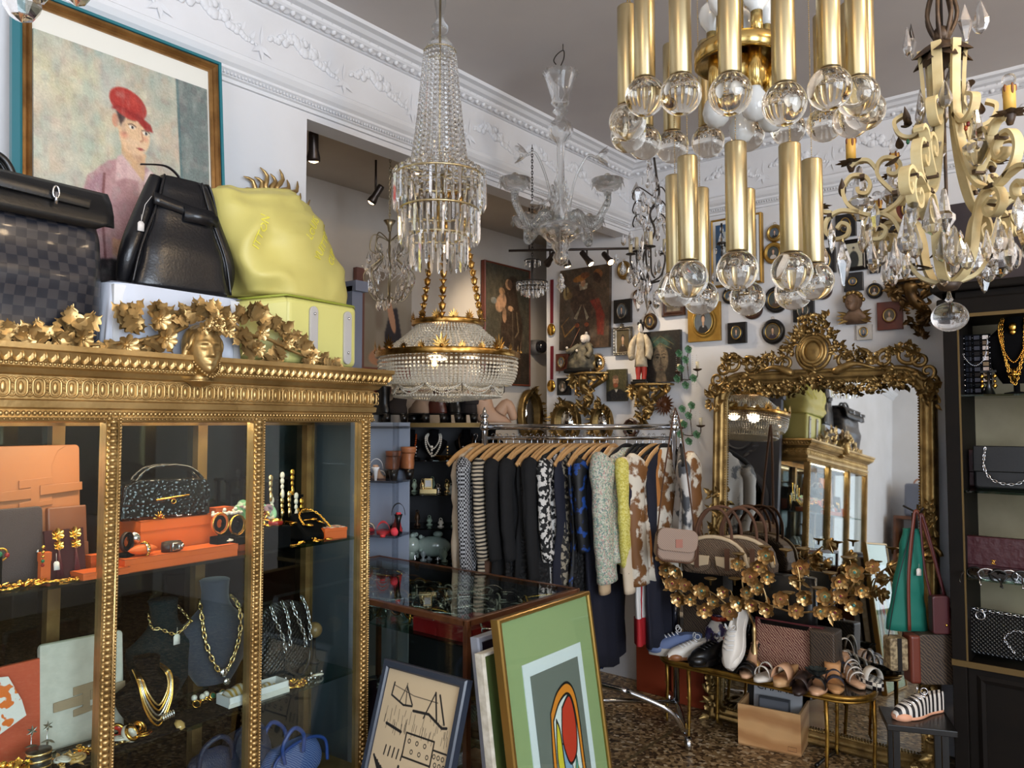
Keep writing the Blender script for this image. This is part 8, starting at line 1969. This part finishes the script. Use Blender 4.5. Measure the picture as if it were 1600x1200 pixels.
def tb_(u,v): p = on_z(u,v,TZ);return V((p.x,min(max(p.y,TY - TD/2 + .05),TY + .10),TZ + .001))
SHS = 1.16;WH = mat('white_leather',(222,216,206),.45);BLS = mat('blue_grey_mesh',(96,112,150),.7);GUM = mat('gum_sole',(176,170,160),.6);TOE = mat('caramel_leather',(146,94,56),.4)
sandal('black and tan sandal behind the blue shoe at the left end of the table',tb_(1042,1000) + V((0,.08,0)),-2.3,mat('cream_leather',(206,190,160),.5),LEATHER,.05,((.75,.04,.03),(.45,.05,.02)),wedge=True)
one('cream_cloth',MB().add(loft(interp([(0,0,0,.10,.05),(.06,0,0,.09,.045),(.13,.02,0,.05,.03)],10),24,True,folds(12,.012))),WH,'crumpled cream and black cloth at the left end of the table','cloth',loc=tb_(1060,990) + V((.02,.15,0)))
sneaker('blue mesh espadrille sneaker with thick white sole at the left end of the table',tb_(1055,1022),-2.5,BLS,GUM,BLS,.24,.10,.035);sneaker('cream and caramel laced sneaker beside the blue one',tb_(1083,1028),-2.2,WH,TOE,TOE,.25,.08,.016);sneaker('chunky black sneaker right of the caramel one',tb_(1112,1035),-1.9,LEATHER,BLACK,LEATHER,.25,.10,.03,mlace=LEATHER)
o = boot('black high shoe with white letters down its lace',tb_(1134,1030),-1.8,BK,.19,True,1,.015);mb = MB()
for k in range(6): mb.add(upright(text_mesh('ABSTRE'[k],.02,.001)),T(0,0,.02 + .024*(5 - k)) )
obj('white_letters',mb,WH,o,loc=(-.01,0,0),rot=(0,0,-1.2)).location = (.06,-.02,0)
sneaker('white laced sneaker propped upright against the vase',tb_(1155,1048) + V((0,0,.04)),-1.65,WH,WH,WH,.26,.09,.03,rot=(0,.95,-1.65)).location.z = TZ + .14
t = sandal('nude soled black patent pump leaning toe down',tb_(1170,1050) + V((0,.02,.0)),-1.4,NUDE,LEATHER,.09,((.85,.03,.03),(.7,.035,.02)),name='patent_pump')
sandal('white thong sandal in the middle of the table front',tb_(1199,1060),-1.75,WH,WH,.012,((.75,.04,.006),(.6,.05,.006)),.20,name='flip_flop');sandal('beige leather slide with a single wide strap',tb_(1226,1066),-1.6,mat('beige_sole',(196,156,112),.5),NUDE,.02,((.68,.05,.035),),.21,th=.022);sandal('dark brown slide right of the beige one',tb_(1254,1072),-1.5,mat('dark_brown_leather',(44,30,26),.4),mat('dark_brown_leather',(44,30,26),.4),.015,((.7,.045,.04),),.23,rot=(0,.12,-1.5))
t = sandal('black mule with a black fabric flower',tb_(1280,1074),-1.4,NUDE,LEATHER,.03,((.72,.045,.03),),.22,name='flower_mule');obj('fabric_flower',MB().add(flower(.045,8,.5),T(.05,0,.06)).add(flower(.03,7,.7),T(.05,0,.065)),mat('black_green_cloth',(26,34,32),.8),t)
for k,(u,v,rz,dz) in enumerate(((1303,1070,-1.2,0),(1318,1050,-1.3,.0))): sandal('navy and tan wedge sandal ' + ('at the front' if k == 0 else 'standing behind the first'),tb_(u,v) + V((0,.12*k,0)),rz,mat('tan_wedge',(190,140,92),.6),mat('navy_strap',(30,36,56),.5),.08,((.78,.04,.02),(.6,.05,.008),(.05,.08,.005)),wedge=True)
for k,(u,v,rz) in enumerate(((1335,1060,-1.0),(1330,1040,-.8))): sandal('white strappy heeled sandal ' + ('over the braided sole' if k == 0 else 'behind the other white one'),tb_(u,v) + V((0,.12*k,0)),rz,NUDE,WH,.07,((.8,.04,.008),(.65,.05,.008),(.5,.055,.008),(.1,.07,.006)))
sandal('sandal with a braided black and white sole at the right end of the table',tb_(1350,1066),-.7,checker('braided_rope',(220,212,196),(24,22,30),70),WH,.02,((.75,.045,.02),),.22,th=.03)
p = tb_(1165,1000);t = thing('imari_vase','blue white and red porcelain vase behind the white sneaker','vase',(p.x + .02,TY + .04,TZ),0)
obj('body',MB().add(lathe([(.045,0),(.062,.03),(.075,.09),(.07,.15),(.05,.18),(.04,.19),(.042,.215),(.052,.225),(.046,.225),(.036,.2)],30)),mat('imari_porcelain',(222,218,212),.15,coat=.6,noise_=(16,3,.47,.5),color2=(60,50,90)),t);obj('red_collar',MB().add(lathe([(.0415,.188),(.0435,.2),(.0435,.212)],30)),mat('iron_red',(150,50,34),.2),t);mb = MB()
for a in range(7): mb.add(sph(.022,10,6,sc=(1,.25,1)),RZ(a*.9) @ T(0,-.068,.06 + .05*(a % 3)))
obj('red_blossoms',mb,mat('iron_red',(150,50,34),.2),t)
def oblique(nm,c1,c2,s): return wavy(nm,c1,c2,s*1.6,5,'DIAGONAL',.6,lo=.5,hi=.54,detail=3)
OBR = oblique('burgundy_monogram',(96,40,36),(176,140,116),26);ODK = oblique('brown_monogram',(40,30,24),(86,70,54),24)
t = thing('monogram_clutch','burgundy woven monogram pouch standing on the table before the mirror','clutch bag',(on_y(1230,1000,TY + .05).x,TY + .05,TZ + .001),0,rot=(-.1,0,.0));obj('body',MB().add(plate(rect(.325,.225),.02),T(0,0,.113),sm=0),OBR,t,bevel=.005);obj('trim',MB().add(sweep_closed(rect(.317,.217),[(0,-.001),(0,-.004),(.008,-.004),(.008,.02)]),T(0,0,.113),sm=0),mat('burgundy_trim',(88,30,32),.5),t)
for k,(u,w,h,dx) in enumerate(((1112,.22,.32,0),(1296,.12,.22,0))):
 x = on_y(u,950,TY + .15).x;t = one('monogram_case',MB().add(bx(-w/2,w/2,-.06,.06,0,h),sm=0),ODK,('large' if k == 0 else 'smaller') + ' dark monogram canvas case at the ' + ('left' if k == 0 else 'right') + ' back of the table','case',bevel=.01,loc=(x,TY + .085,TZ + .001))
x = on_y(1150,950,TY + .1).x + .13
one('black_case',MB().add(prism(rrect(.30,.08,.038,6),.32)),LEATHER,'black rounded leather case behind the pouch and the flower candelabra','case',loc=(x + .13,TY + .11,TZ + .13));one('black_crate',MB().add(bx(-.16,.16,.02,.065,0,.128),sm=0),BLACK,'low black box under the rounded leather case','box',loc=(x + .12,TY + .09,TZ + .001))
one('black_plinth',MB().add(bx(-.12,.12,-.06,.06,0,.10),sm=0),LEATHER,'flat black case under the two monogram handbags','case',loc=(on_y(1112,900,TY + .15).x,TY + .085,TZ + .322))
BEIG = mat('beige_leather',(206,184,150),.5)
t = thing('pocket_handbag','brown monogram handbag with two front pockets and beige trim','handbag',(on_y(1128,880,TY + .1).x,TY + .05,TZ + .423),0,rot=(0,0,.1));ZF = oblique('beige_brown_monogram',(126,106,84),(70,52,40),30)
dome = [(-.17,0),(.17,0),(.175,.06)] + [(.165*math.cos(a),.09 + .11*math.sin(a)) for a in [PI*k/12 for k in range(0,13)]] + [(-.175,.06)]
obj('body',MB().add(plate(dome,.12,-.06),sm=0),ZF,t,bevel=.02,seg=3);obj('trim',MB().add(tube([(x_,-.062,z_) for x_,z_ in dome[2:]],.011,6,flat=(1,.5))),BEIG,t)
for s in (-1,1):
 pk = obj('pocket',MB().add(plate([(a_*.07 + s*.08,b_*.045 + .06) for a_,b_ in [(math.cos(q*PI/10),math.sin(q*PI/10)) for q in range(20)]],.03,-.085)),ZF,t,bevel=.006);obj('flap',MB().add(plate([(s*.08 + .065*a_,b_) for a_,b_ in ((-1,.105),(-.9,.06),(0,.045),(.9,.06),(1,.105))],.012,-.094),sm=0),BEIG,pk,bevel=.003);obj('strap',MB().add(bx(s*.08 - .012,s*.08 + .012,-.098,-.09,.04,.15),sm=0),BRC,t)
for y_,w_ in ((-.05,.09),(.05,.11)): obj('handle',MB().add(tube(bez([(-w_,y_,.14),(-w_*1.05,y_,.24),(-w_*.5,y_,.33),(w_*.4,y_,.34),(w_*.95,y_,.26),(w_,y_,.14)],7),.008,8)),BRC,t)
t2 = copy_thing(t,loc=(t.location.x + .10,TY + .13,TZ + .423),label='matching monogram handbag half hidden behind the one with pockets, darker handles')
p = on_z(1055,845,1.0);p = at(1056,846,3.78);t = thing('woven_satchel','taupe woven satchel with a leather patch hanging from the right end of the rack','satchel',p,YAW + .1);SAT = wavy('taupe_weave',(164,140,122),(140,116,100),60,0,'DIAGONAL',.6)
obj('body',MB().add(plate(rrect(.195,.15,.04,5),.07,-.02),T(0,0,-.02) @ RY(.12),sm=0),SAT,t,bevel=.01);obj('flap',MB().add(plate(rrect(.205,.11,.04,5),.012,-.034),T(0,0,.01) @ RY(.12),sm=0),SAT,t,bevel=.004);obj('patch',MB().add(bx(-.012,.022,-.038,-.034,-.025,.015),sm=0),mat('rose_leather',(160,100,80),.5),t);obj('piping',MB().add(tube([(x_,-.03,z_ - .02) for x_,z_ in rrect(.195,.15,.04,5)],.004,5,closed=True),RY(.12)),BRC,t)
obj('strap',MB().add(tube(bez([(-.095,0,.03),(-.06,0,.3),(-.005,0,.62),(.01,0,.64),(.04,0,.5),(.095,0,.05)],6),.010,4,flat=(.25,1))),BRC,t)
FG = mat('flower_gilding',(224,192,136),.32,.85,noise_=(30,3),color2=(170,136,84));fm = MB();fm.add(flower(.034,6,.45));fm.add(flower(.02,5,.8),T(0,0,.003));FLW = mesh_of('gilt_flower',fm,FG);RUB,EMR = mat('ruby_glass',(120,22,44),.15,coat=.5),mat('sea_green_glass',(50,120,112),.15,coat=.5);GM = [mesh_of('jewel',MB().add(sph(.0065,8,6)),m_) for m_ in (EMR,RUB)]
t = thing('flower_candelabra','wide gilded candelabra of flowers with coloured glass centres, before the mirror','candelabra',(on_y(1165,940,3.66).x,3.66,TZ),0);O = t.location
FL_ = [(1035,869),(1040,890),(1056,890),(1050,911),(1070,914),(1061,934),(1078,935),(1097,923),(1115,940),(1100,951),(1131,924),(1140,955),(1151,880),(1155,940),(1166,925),(1172,901),(1175,944),(1183,884),(1184,918),(1197,868),(1198,900),(1199,951),(1219,936),(1243,953),(1258,932),(1281,954),(1289,932),(1305,956),(1310,907),(1314,931),(1335,894),(1345,921),(1335,944),(1362,885),(1250,887),(1244,905)]
bn = MB();Ps = []
for k,(u,v) in enumerate(FL_):
 yy = 3.60 + .03*math.sin(k*1.9) if k < 33 else 3.66;p = on_y(u,v,yy) - O;Ps.append(p);d = V((.35 + .3*math.sin(k*2.3),-1,.25*math.cos(k*1.7) - .1));M_ = look(d);e_ = M_.to_euler()
 f_ = hang(FLW,t,p,tuple(e_),1.12 + .15*math.sin(k*3));hang(GM[(k*7 // 3) % 2],f_,(0,0,.010))
 c_ = p + V((.035*math.sin(k*2.1),.035,-.045));bn.add(tube(bez([tuple(c_),tuple(c_.lerp(p,.5) + V((0,.03,.02))),tuple(p + V((0,.015,-.006)))],4),.0035,5))
for br in (((1040,900),(1062,925),(1095,948),(1135,944),(1165,936),(1200,945),(1245,957),(1290,950),(1325,925),(1345,890)),((1165,936),(1160,905),(1175,890),(1200,868)),((1200,945),(1190,915),(1165,890),(1150,880)),((1060,925),(1065,895),(1045,880),(1035,868)),((1290,950),(1300,920),(1330,900),(1362,885)),((1245,957),(1250,915),(1246,885)),((1135,944),(1110,925),(1075,915))):
 bn.add(tube(bez([tuple(on_y(u,v,3.64) - O) for u,v in br],6),.0045,6))
bn.add(lathe([(.07,0),(.06,.02),(.02,.04),(.028,.09),(.014,.12),(.02,.18),(.01,.22)],18),T(-.0,.10,0) @ S(.6,.6,1));bn.add(tube([(0,.10,.2),(0,0,.33)],.005,6))
obj('branches',bn,FG,t);cpm = mesh_of('candle_cup',MB().add(lathe([(.004,-.03),(.006,-.008),(.028,0),(.032,.006),(.026,.004),(.008,.004)],14)),GOLD_D)
for k,(u,v) in enumerate(((1062,877),(1110,905),(1154,866),(1195,855),(1148,905),(1202,908),(1232,927),(1247,907),(1280,920),(1297,896),(1325,872),(1255,858),(1228,860))): hang(cpm,t,on_y(u,v,3.65) - O)
lf = MB();r = random.Random(9)
for k in range(34): q = r.choice(Ps);lf.add(leaf(.045,.028,2,.3,.3,6,.3),Matrix.Translation(q + V((r.uniform(-.04,.04),.02,r.uniform(-.035,.02)))) @ RX(PI/2 + r.uniform(-.5,.5)) @ RZ(r.uniform(-3,3)))
obj('gilt_leaves',lf,FG,t)
PINE = wavy('pine',(206,160,108),(178,128,80),3.2,5,'Z',.5,lo=.2,hi=.9,detail=3)
p = on_z(1197,1172,0);CW = .30;t = thing('wooden_crate','pale pine crate of large books under the table','crate',(p.x,p.y + .10,0),.14)
mb = MB()
for g in (bx(-CW/2,CW/2,-.10,-.088,0,.20),bx(-CW/2,CW/2,.14,.152,0,.20),bx(-CW/2,-CW/2 + .012,-.088,.14,0,.20),bx(CW/2 - .012,CW/2,-.088,.14,0,.20),bx(-CW/2,CW/2,-.1,.15,0,.01)): mb.add(g,sm=0)
obj('boards',mb,PINE,t,bevel=.002);obj('burnt_mark',MB().add(upright(tube([(.09,.03,0),(.13,.03,0),(.13,.05,0),(.09,.05,0)],.001,4,closed=True)),T(0,-.1005,-.01)),BRC,t)
BK_ = [(.02,.235,.31,mat('grey_book',(176,176,178),.5),'large grey fashion book with big black title standing in the crate','CHANEL'),(-.03,.15,.215,mat('dark_book',(52,54,58),.4),'dark book with a grey photograph cover in front of the grey one',None),(.055,.25,.29,LEATHER,'black book at the back of the crate',None)]
for k,(yy,w,h,m_,lab,tx) in enumerate(BK_):
 b_ = thing('book',lab,'book',(t.location.x + (.01 if k != 2 else -.03),t.location.y + yy,.012),.14,rot=(-.12,0,.14));obj('cover',MB().add(bx(-w/2,w/2,0,.022,0,h),sm=0),m_,b_,bevel=.002)
 if tx: obj('lettering',MB().add(upright(text_mesh(tx,.054,.0005)),T(0,-.001,h - .062),sm=0),BLACK,b_)
 elif k == 1: canvas('photograph',w*.92,h*.8,Cv(30,36,(96,98,104)).ell(.6,.5,.35,.3,(34,34,38),.4,.4),b_,-.001,.0008,cz=h*.55)
# ================================================================== black display cabinet on the right
x0 = on_y(1481,800,3.80).x;CX1 = x0 + 1.25;CYF = 3.80;DKW = mat('ebonised_wood',(24,20,17),.6,spec=.12,noise_=(8,4),color2=(20,17,15));OLG = mat('dull_gold_line',(104,84,48),.5,.5)
t = thing('black_cabinet','tall black display cabinet with glass shelves at the right edge','display cabinet',(x0,CYF,0),0);CWd = CX1 - x0;D_ = .42
zt = at(1540,452,depth(on_y(1540,452,CYF))).z
mb = MB()
for g in (bx(0,.055,0,D_,0,zt),bx(CWd - .055,CWd,0,D_,0,zt),bx(0,CWd,0,D_,0,.06),bx(.055,CWd - .055,.02,D_,.05,.56),bx(0,CWd,0,D_,zt - .05,zt)): mb.add(g,sm=0)
obj('carcass',mb,DKW,t,bevel=.003);obj('cornice',MB().add(sweep := bx(-.04,CWd + .04,-.04,D_,zt,zt + .035),sm=0).add(bx(-.02,CWd,-.02,D_,zt - .11,zt - .03),sm=0),DKW,t,bevel=.008);mb = MB()
for g in (bx(.055,.062,-.002,.005,.58,zt - .06),bx(.0,CWd,-.008,0,.56,.585),bx(.055,CWd,-.022,-.018,zt - .115,zt - .10)): mb.add(g,sm=0)
obj('gold_line',mb,OLG,t);obj('lower_panel',MB().add(sweep_closed([(.12,.12),(CWd - .1,.12),(CWd - .1,.5),(.12,.5)],[(0,.02),(0,.012),(.015,.006),(.03,.016)]),sm=0),DKW,t)
obj('beige_back',MB().add(bx(.055,CWd - .055,D_ - .02,D_ - .012,.56,zt - .05),sm=0),mat('beige_lining',(150,138,112),.8,noise_=(4,4),color2=(128,116,92)),t)
CS = [on_y(1540,v_,CYF + .01).z for v_ in (616,768,905)]
for z in CS: obj('glass_shelf',MB().add(bx(.057,CWd - .057,.0,D_ - .03,z - .008,z),sm=0),pane('shelf_glass',(190,214,206),1.3),t)
def cab(u,z,y=.15): return V((on_y(u,700,CYF + y).x,CYF + y,z + .001))
b_ = bust('tall black bust with gold chains and a cross on the top cabinet shelf',cab(1592,CS[0],.18),.0,BLACKM,.40,.24)
for k in range(3): collar(b_,.40,.22 - .03*k,'gold_chain',JEWEL,'chain' if k else 'beads',.52 + .12*k,.007 if k else .004,y=-.075)
obj('cross_pendant',MB().add(box(.012,.006,.06)).add(box(.05,.006,.012)).add(sph(.01,8,6)),JEWEL,b_,loc=(.0,-.085,.40*.21));obj('upper_cross',MB().add(sph(.02,8,6,sc=(.7,.3,1))).add(sph(.012,8,6,(0,0,-.022),(1,.4,1))),JEWEL,b_,loc=(.0,-.075,.29))
t = thing('bracelet_board','black board strapped with crystal bracelets at the left of the top cabinet shelf','bracelet display',cab(1518,CS[0],.14),0);obj('board',MB().add(bx(-.085,.085,.0,.01,0,.27),sm=0),BLACKM,t);RH = mat('rhinestone',(220,220,225),.08,1.0)
for i in range(5):
 mb = MB()
 for j in range(11): mb.add(box(.022,.008,.017),T(-.066 + .033*i,-.004,.02 + .0235*j) @ RX(.2*(j % 2)),sm=0);mb.add(sph(.0035,5,3),T(-.05 + .033*i,-.006,.02 + .0235*j))
 obj('bracelet',mb,[BLACK,mat('dark_crystal',(70,74,86),.1,.9),RH][(i + 1) % 3 if i != 2 else 1],t)
mb = MB();beads(mb,bez([(-.03,-.012,.26),(-.02,-.014,.18),(.02,-.014,.13),(.06,-.014,.16),(.075,-.012,.25)],6),.0035,5,4);obj('bead_string',mb,SILVER,t)
t = thing('earring_pair','pair of gold lozenge and crystal earrings on a small black cone stand','earrings',cab(1548,CS[0],.08),0);obj('stand',MB().add(lathe([(.025,0),(.006,.05),(.006,.10)],12)).add(bx(-.03,.03,-.004,.004,.095,.105),sm=0),BLACK,t)
for s in (-1,1): obj('earring',MB().add(lathe([(0,.09),(.011,.078),(0,.066)],4),T(s*.024,-.008,0)).add(sph(.007,8,6),T(s*.024,-.008,.056)).add(lathe([(0,.048),(.011,.036),(0,.022)],4),T(s*.024,-.008,0)),JEWEL,t)
WINEL = mat('wine_quilted',(62,18,26),.45,bump=(30,.5,.01));mb0 = None
def flap_bag(label,p,w,h,m,chainm=None,name='flap_bag',fl_=.6):
 t = thing(name,label,'handbag',p,0,rot=(-.06,0,0));obj('body',MB().add(plate(rrect(w,h,.02),.07,0),T(0,0,h/2),sm=0),m,t,bevel=.012,seg=3);obj('flap',MB().add(plate([(-w/2,h*(1 - fl_)),(w/2,h*(1 - fl_)),(w/2,h),(-w/2,h)],.012,-.008),sm=0),m,t,bevel=.004)
 if chainm: q = MB();chain(q,bez([(-w*.32,-.02,h),(-w*.34,-.03,h*.5),(-w*.2,-.035,h*.2),(w*.1,-.035,h*.16),(w*.3,-.03,h*.5),(w*.3,-.02,h)],7),.009,.003);obj('chain',q,chainm,t)
 return t
flap_bag('black flap bag with a heavy silver chain on the second cabinet shelf',cab(1578,CS[1],.12),.28,.19,LEATHER,SILVER);flap_bag('wine coloured quilted bag at the left of the second cabinet shelf',cab(1516,CS[1],.2),.14,.17,WINEL)
t = flap_bag('wine red quilted flap bag with a small gold clasp on the third cabinet shelf',cab(1547,CS[2],.10),.27,.165,WINEL,None,fl_=.75);mb = MB()
for s in (-1,1): mb.add(upright(tube([(s*.0045 + .008*math.cos(a)*s*-1,.008*math.sin(a),0) for a in [-2.2 + 4.4*k/12 for k in range(13)]],.0018,5)))
obj('clasp',mb,JEWEL,t,loc=(0,-.012,.06));q = MB();chain(q,bez([(-.16,.02,.09),(-.165,.0,.04),(-.15,-.02,.012),(-.1,-.02,.01)],6),.006,.002);obj('chain',q,BRASS,t)
for k in range(3): spectacle(cab(1535 + 18*k,CS[2],.04) + V((0,0,.016)),PI + .2*k,(0,3,0)[k],0,'dark glasses on the third cabinet shelf','dark glasses lying in front of the wine red flap bag')
t = thing('quilted_clutch','black patent quilted bag lying on the floor of the black cabinet','handbag',cab(1568,.585,.12),0,rot=(-.1,0,-.05));obj('body',MB().add(plate([(-.19,0),(.17,0),(.17,.19),(-.16,.20)],.06,0),sm=0),QUILT,t,bevel=.015,seg=3);q = MB();chain(q,[(-.17,-.004,.197),(.17,-.004,.187)],.009,.003);obj('chain',q,SILVER,t);q = MB();chain(q,bez([(.02,-.004,.03),(-.02,-.004,.09),(.03,-.004,.13),(.08,-.004,.09),(.05,-.004,.03)],5),.007,.002);obj('chain_emblem',q,SILVER,t);obj('eyelet',MB().add(upright(torus(.018,.005,18,6)),T(-.11,-.004,.17)),SILVER,t)
p = on_y(1600,400,BY - .05);t = thing('dark_painting','large dark painting above the black cabinet, behind the cream chandelier','painting',(p.x + .1,BY - .04,at(1560,378,depth(p)).z),0);canvas('canvas',.85,.46,Cv(60,40,(52,42,46)).cloud([(70,58,60),(38,32,36)],6,.6),t,0,.03)
# ================================================================== things hanging at the right of the mirror
hp = at(1437,803,3.42);t = thing('wall_hook','dark hook on the right side of the mirror frame holding straps','hook',hp,YAW);obj('hook',MB().add(tube([(0,.14,.02),(0,.0,.0),(0,-.03,.03)],.005,6)),HOOKM,t)
def from_hook(u,v,Z): q = at(u,v,Z) - hp;return (q.dot(RT),0,q.z)
def strap_to(t,us,m,r_=.008,dy=0): return obj('strap',MB().add(tube(bez([(x_ ,y_ - dy,z_) for x_,y_,z_ in [from_hook(u,v,3.40) for u,v in us]],6),r_,4,flat=(.25,1),up0=(0,1,0))),m,t)
GRN = mat('emerald_cloth',(12,106,90),.7);RBR = mat('red_brown_leather',(104,48,34),.4)
t = thing('green_skirt','emerald green cloth hanging beside the mirror behind the brown bag','garment',hp,YAW)
obj('cloth',MB().add(loft(interp([(-.52,from_hook(1425,0,3.4)[0],.05,.09,.03),(-.35,from_hook(1428,0,3.4)[0],.05,.065,.026),(-.15,from_hook(1434,0,3.4)[0],.05,.045,.02),(-.07,from_hook(1436,0,3.4)[0],.05,.035,.015)],16),26,True,folds(16,.008))),GRN,t);obj('hanger_strip',MB().add(bx(-.012,.012,.04,.05,-.08,.0),sm=0),BLACK,t)
t = thing('brown_bag','brown monogram camera bag with red brown sides and long strap','shoulder bag',hp,YAW);a_,c_ = from_hook(1416,1065,3.4),from_hook(1504,988,3.4)
obj('body',MB().add(plate(rrect(c_[0] - a_[0] - .03,c_[2] - a_[2],.03,5),.07,-.03),T((a_[0] + c_[0])/2 + .015,0,(a_[2] + c_[2])/2),sm=0),ODK,t,bevel=.006);obj('leather_side',MB().add(bx(a_[0] - .002,a_[0] + .045,-.034,.042,a_[2] + .004,c_[2] - .004),sm=0),RBR,t,bevel=.012,seg=3)
strap_to(t,[(1420,985),(1421,900),(1430,820),(1437,800),(1455,850),(1475,925),(1495,992)],RBR,.010)
t = thing('wine_pouch','wine leather shoulder pouch with gold stud hanging above the brown bag','shoulder bag',hp,YAW);a_,c_ = from_hook(1446,985,3.4),from_hook(1473,927,3.4);obj('body',MB().add(plate(rrect(c_[0] - a_[0],c_[2] - a_[2],.012),.04,-.06),T((a_[0] + c_[0])/2,0,(a_[2] + c_[2])/2),sm=0),mat('wine_leather',(70,28,32),.4),t,bevel=.005);obj('stud',MB().add(sph(.006,8,6),T(c_[0] - .02,-.062,a_[2] + .04)),JEWEL,t);strap_to(t,[(1449,930),(1440,880),(1437,802),(1452,850),(1470,930)],mat('wine_leather',(70,28,32),.4),.007,.03)
t = thing('snakeskin_bag','snakeskin clutch with a dark band hanging left of the brown bag','shoulder bag',hp,YAW);a_,c_ = from_hook(1386,1045,3.4),from_hook(1414,995,3.4);SNK = mat('snakeskin',(164,146,112),.5,noise_=(60,3,.4,.6),color2=(96,80,56));obj('body',MB().add(plate(rrect(c_[0] - a_[0],c_[2] - a_[2],.012),.07,-.02),T((a_[0] + c_[0])/2,0,(a_[2] + c_[2])/2),sm=0),SNK,t,bevel=.006);obj('band',MB().add(bx((a_[0] + c_[0])/2 - .008,(a_[0] + c_[0])/2 + .01,-.024,-.018,a_[2],c_[2]),sm=0),LEATHER,t);strap_to(t,[(1390,997),(1405,920),(1430,830),(1437,803),(1432,860),(1412,997)],LEATHER,.003,-.02)
price_tag(t,from_hook(1441,890,3.38),.022,.032);
t = thing('small_black_stool','small low black stool carrying a striped loafer','stool',(on_z(1432,1122,.36).x,on_z(1432,1122,.36).y,0),YAW - .3);obj('seat',MB().add(bx(-.13,.13,-.11,.11,.335,.36),sm=0),BLACK,t,bevel=.003)
for sx in (-1,1):
 for sy in (-1,1): obj('leg',MB().add(bx(sx*.09 - .012,sx*.09 + .012,sy*.07 - .012,sy*.07 + .012,0,.336),sm=0),BLACK,t)
p = on_z(1435,1118,.361);t = sneaker('black and white striped loafer with a crystal buckle and peach toe',p,PI + YAW + .35,wavy('bw_stripe',(222,216,208),(26,24,28),14,0,'X',.5,lo=.48,hi=.52),mat('peach_leather',(232,170,136),.5),mat('peach_leather',(232,170,136),.5),.23,.08,.012,mlace=RH,name='striped_loafer')
one('floor_cable',MB().add(tube(bez([tuple(on_z(u,v,.012)) for u,v in ((1275,1196),(1310,1172),(1350,1158),(1400,1150),(1450,1168),(1480,1200))],6),.009,8)),BLACK,'thick black cable curving over the floor in front of the mirror','cable')
# ================================================================== what the mirror shows behind: luggage shelf and second tube chandelier
t = thing('long_shelf','wooden shelf with luggage on the street side wall, seen in the big mirror','shelf',(-1.65,FY + .22,0),PI);obj('board',MB().add(bx(-.75,.75,-.2,.2,1.30,1.34),sm=0),WOODM,t);obj('side',MB().add(bx(-.75,-.72,-.2,.2,0,1.3),sm=0).add(bx(.72,.75,-.2,.2,0,1.3),sm=0),WOODM,t)
MONO = mat('brown_luggage_canvas',(70,54,46),.5,noise_=(60,2,.5,.56),color2=(120,92,66))
for k,(x,w,h,lab) in enumerate(((-1.2,.5,.34,'brown travel bag at the right of the luggage shelf'),(-1.75,.42,.26,'small brown suitcase in the middle of the luggage shelf'),(-2.15,.3,.4,'upright grey suitcase at the left of the luggage shelf'))):
 s_ = thing('suitcase',lab,'suitcase',(x,FY + .24,1.341),PI);obj('body',MB().add(bx(-w/2,w/2,-.1,.1,0,h),sm=0),MONO if k < 2 else GREYP,s_,bevel=.03,seg=3);obj('handle',MB().add(upright(torus(.06,.01,18,6))),TAN,s_,loc=(0,0,h))
r = random.Random(12)
for k in range(12): one('hanging_garment',MB().add(loft(interp([(.35,0,0,.2,.03),(.9,0,0,.19,.03),(1.15,0,0,.1,.02),(1.2,0,0,.03,.01)],12),20,True,folds(9,.02,k))),[BK,WH,GREYP,CRE,WINEL,NV][k % 6],'garment hanging under the luggage shelf, seen only in the big mirror','garment','garments under the luggage shelf',loc=(-2.25 + .105*k,FY + .2,0)).rotation_euler[2] = PI/2
t = thing('yellow_panel_painting','old yellow brown painting on the street side wall, seen in the big mirror','painting',(-1.15,FY + .03,2.1),PI);canvas('canvas',.5,.7,Cv(30,40,(150,110,66)).cloud([(120,84,50),(176,140,90)],5,.6),t,0,.02)
t = thing('glass_tube_chandelier','chandelier of clear glass tubes seen in the big mirror','chandelier',(-.75,-.9,0),0);GT = mesh_of('glass_tube',MB().add(cyl(.014,.16,8)).add(sph(.02,12,8)),XTAL)
for R_,n_,z_ in ((.26,16,1.95),(.16,10,1.75),(.14,8,2.2)):
 for k in range(n_): hang(GT,t,(R_*math.cos(2*PI*k/n_),R_*math.sin(2*PI*k/n_),z_))
mb = MB();[mb.add(torus(R_,.006,26,6),T(0,0,z_)) for R_,z_ in ((.26,2.11),(.16,1.91),(.14,2.36))];mb.add(cyl(.006,CZ - 1.9,8,1.9));[mb.add(tube([(-R_,0,z_),(R_,0,z_)],.004,5)) for R_,z_ in ((.26,2.11),(.16,1.91),(.14,2.36))];obj('frame',mb,CHROME,t)
for k in range(4): obj('lit_candle',MB().add(cyl(.008,.06,10,2.4),T(.1*math.cos(k*1.6),.1*math.sin(k*1.6),0)),mat('lit_bulb',(255,230,180),.3,emis=(255,214,150),estr=18),t)
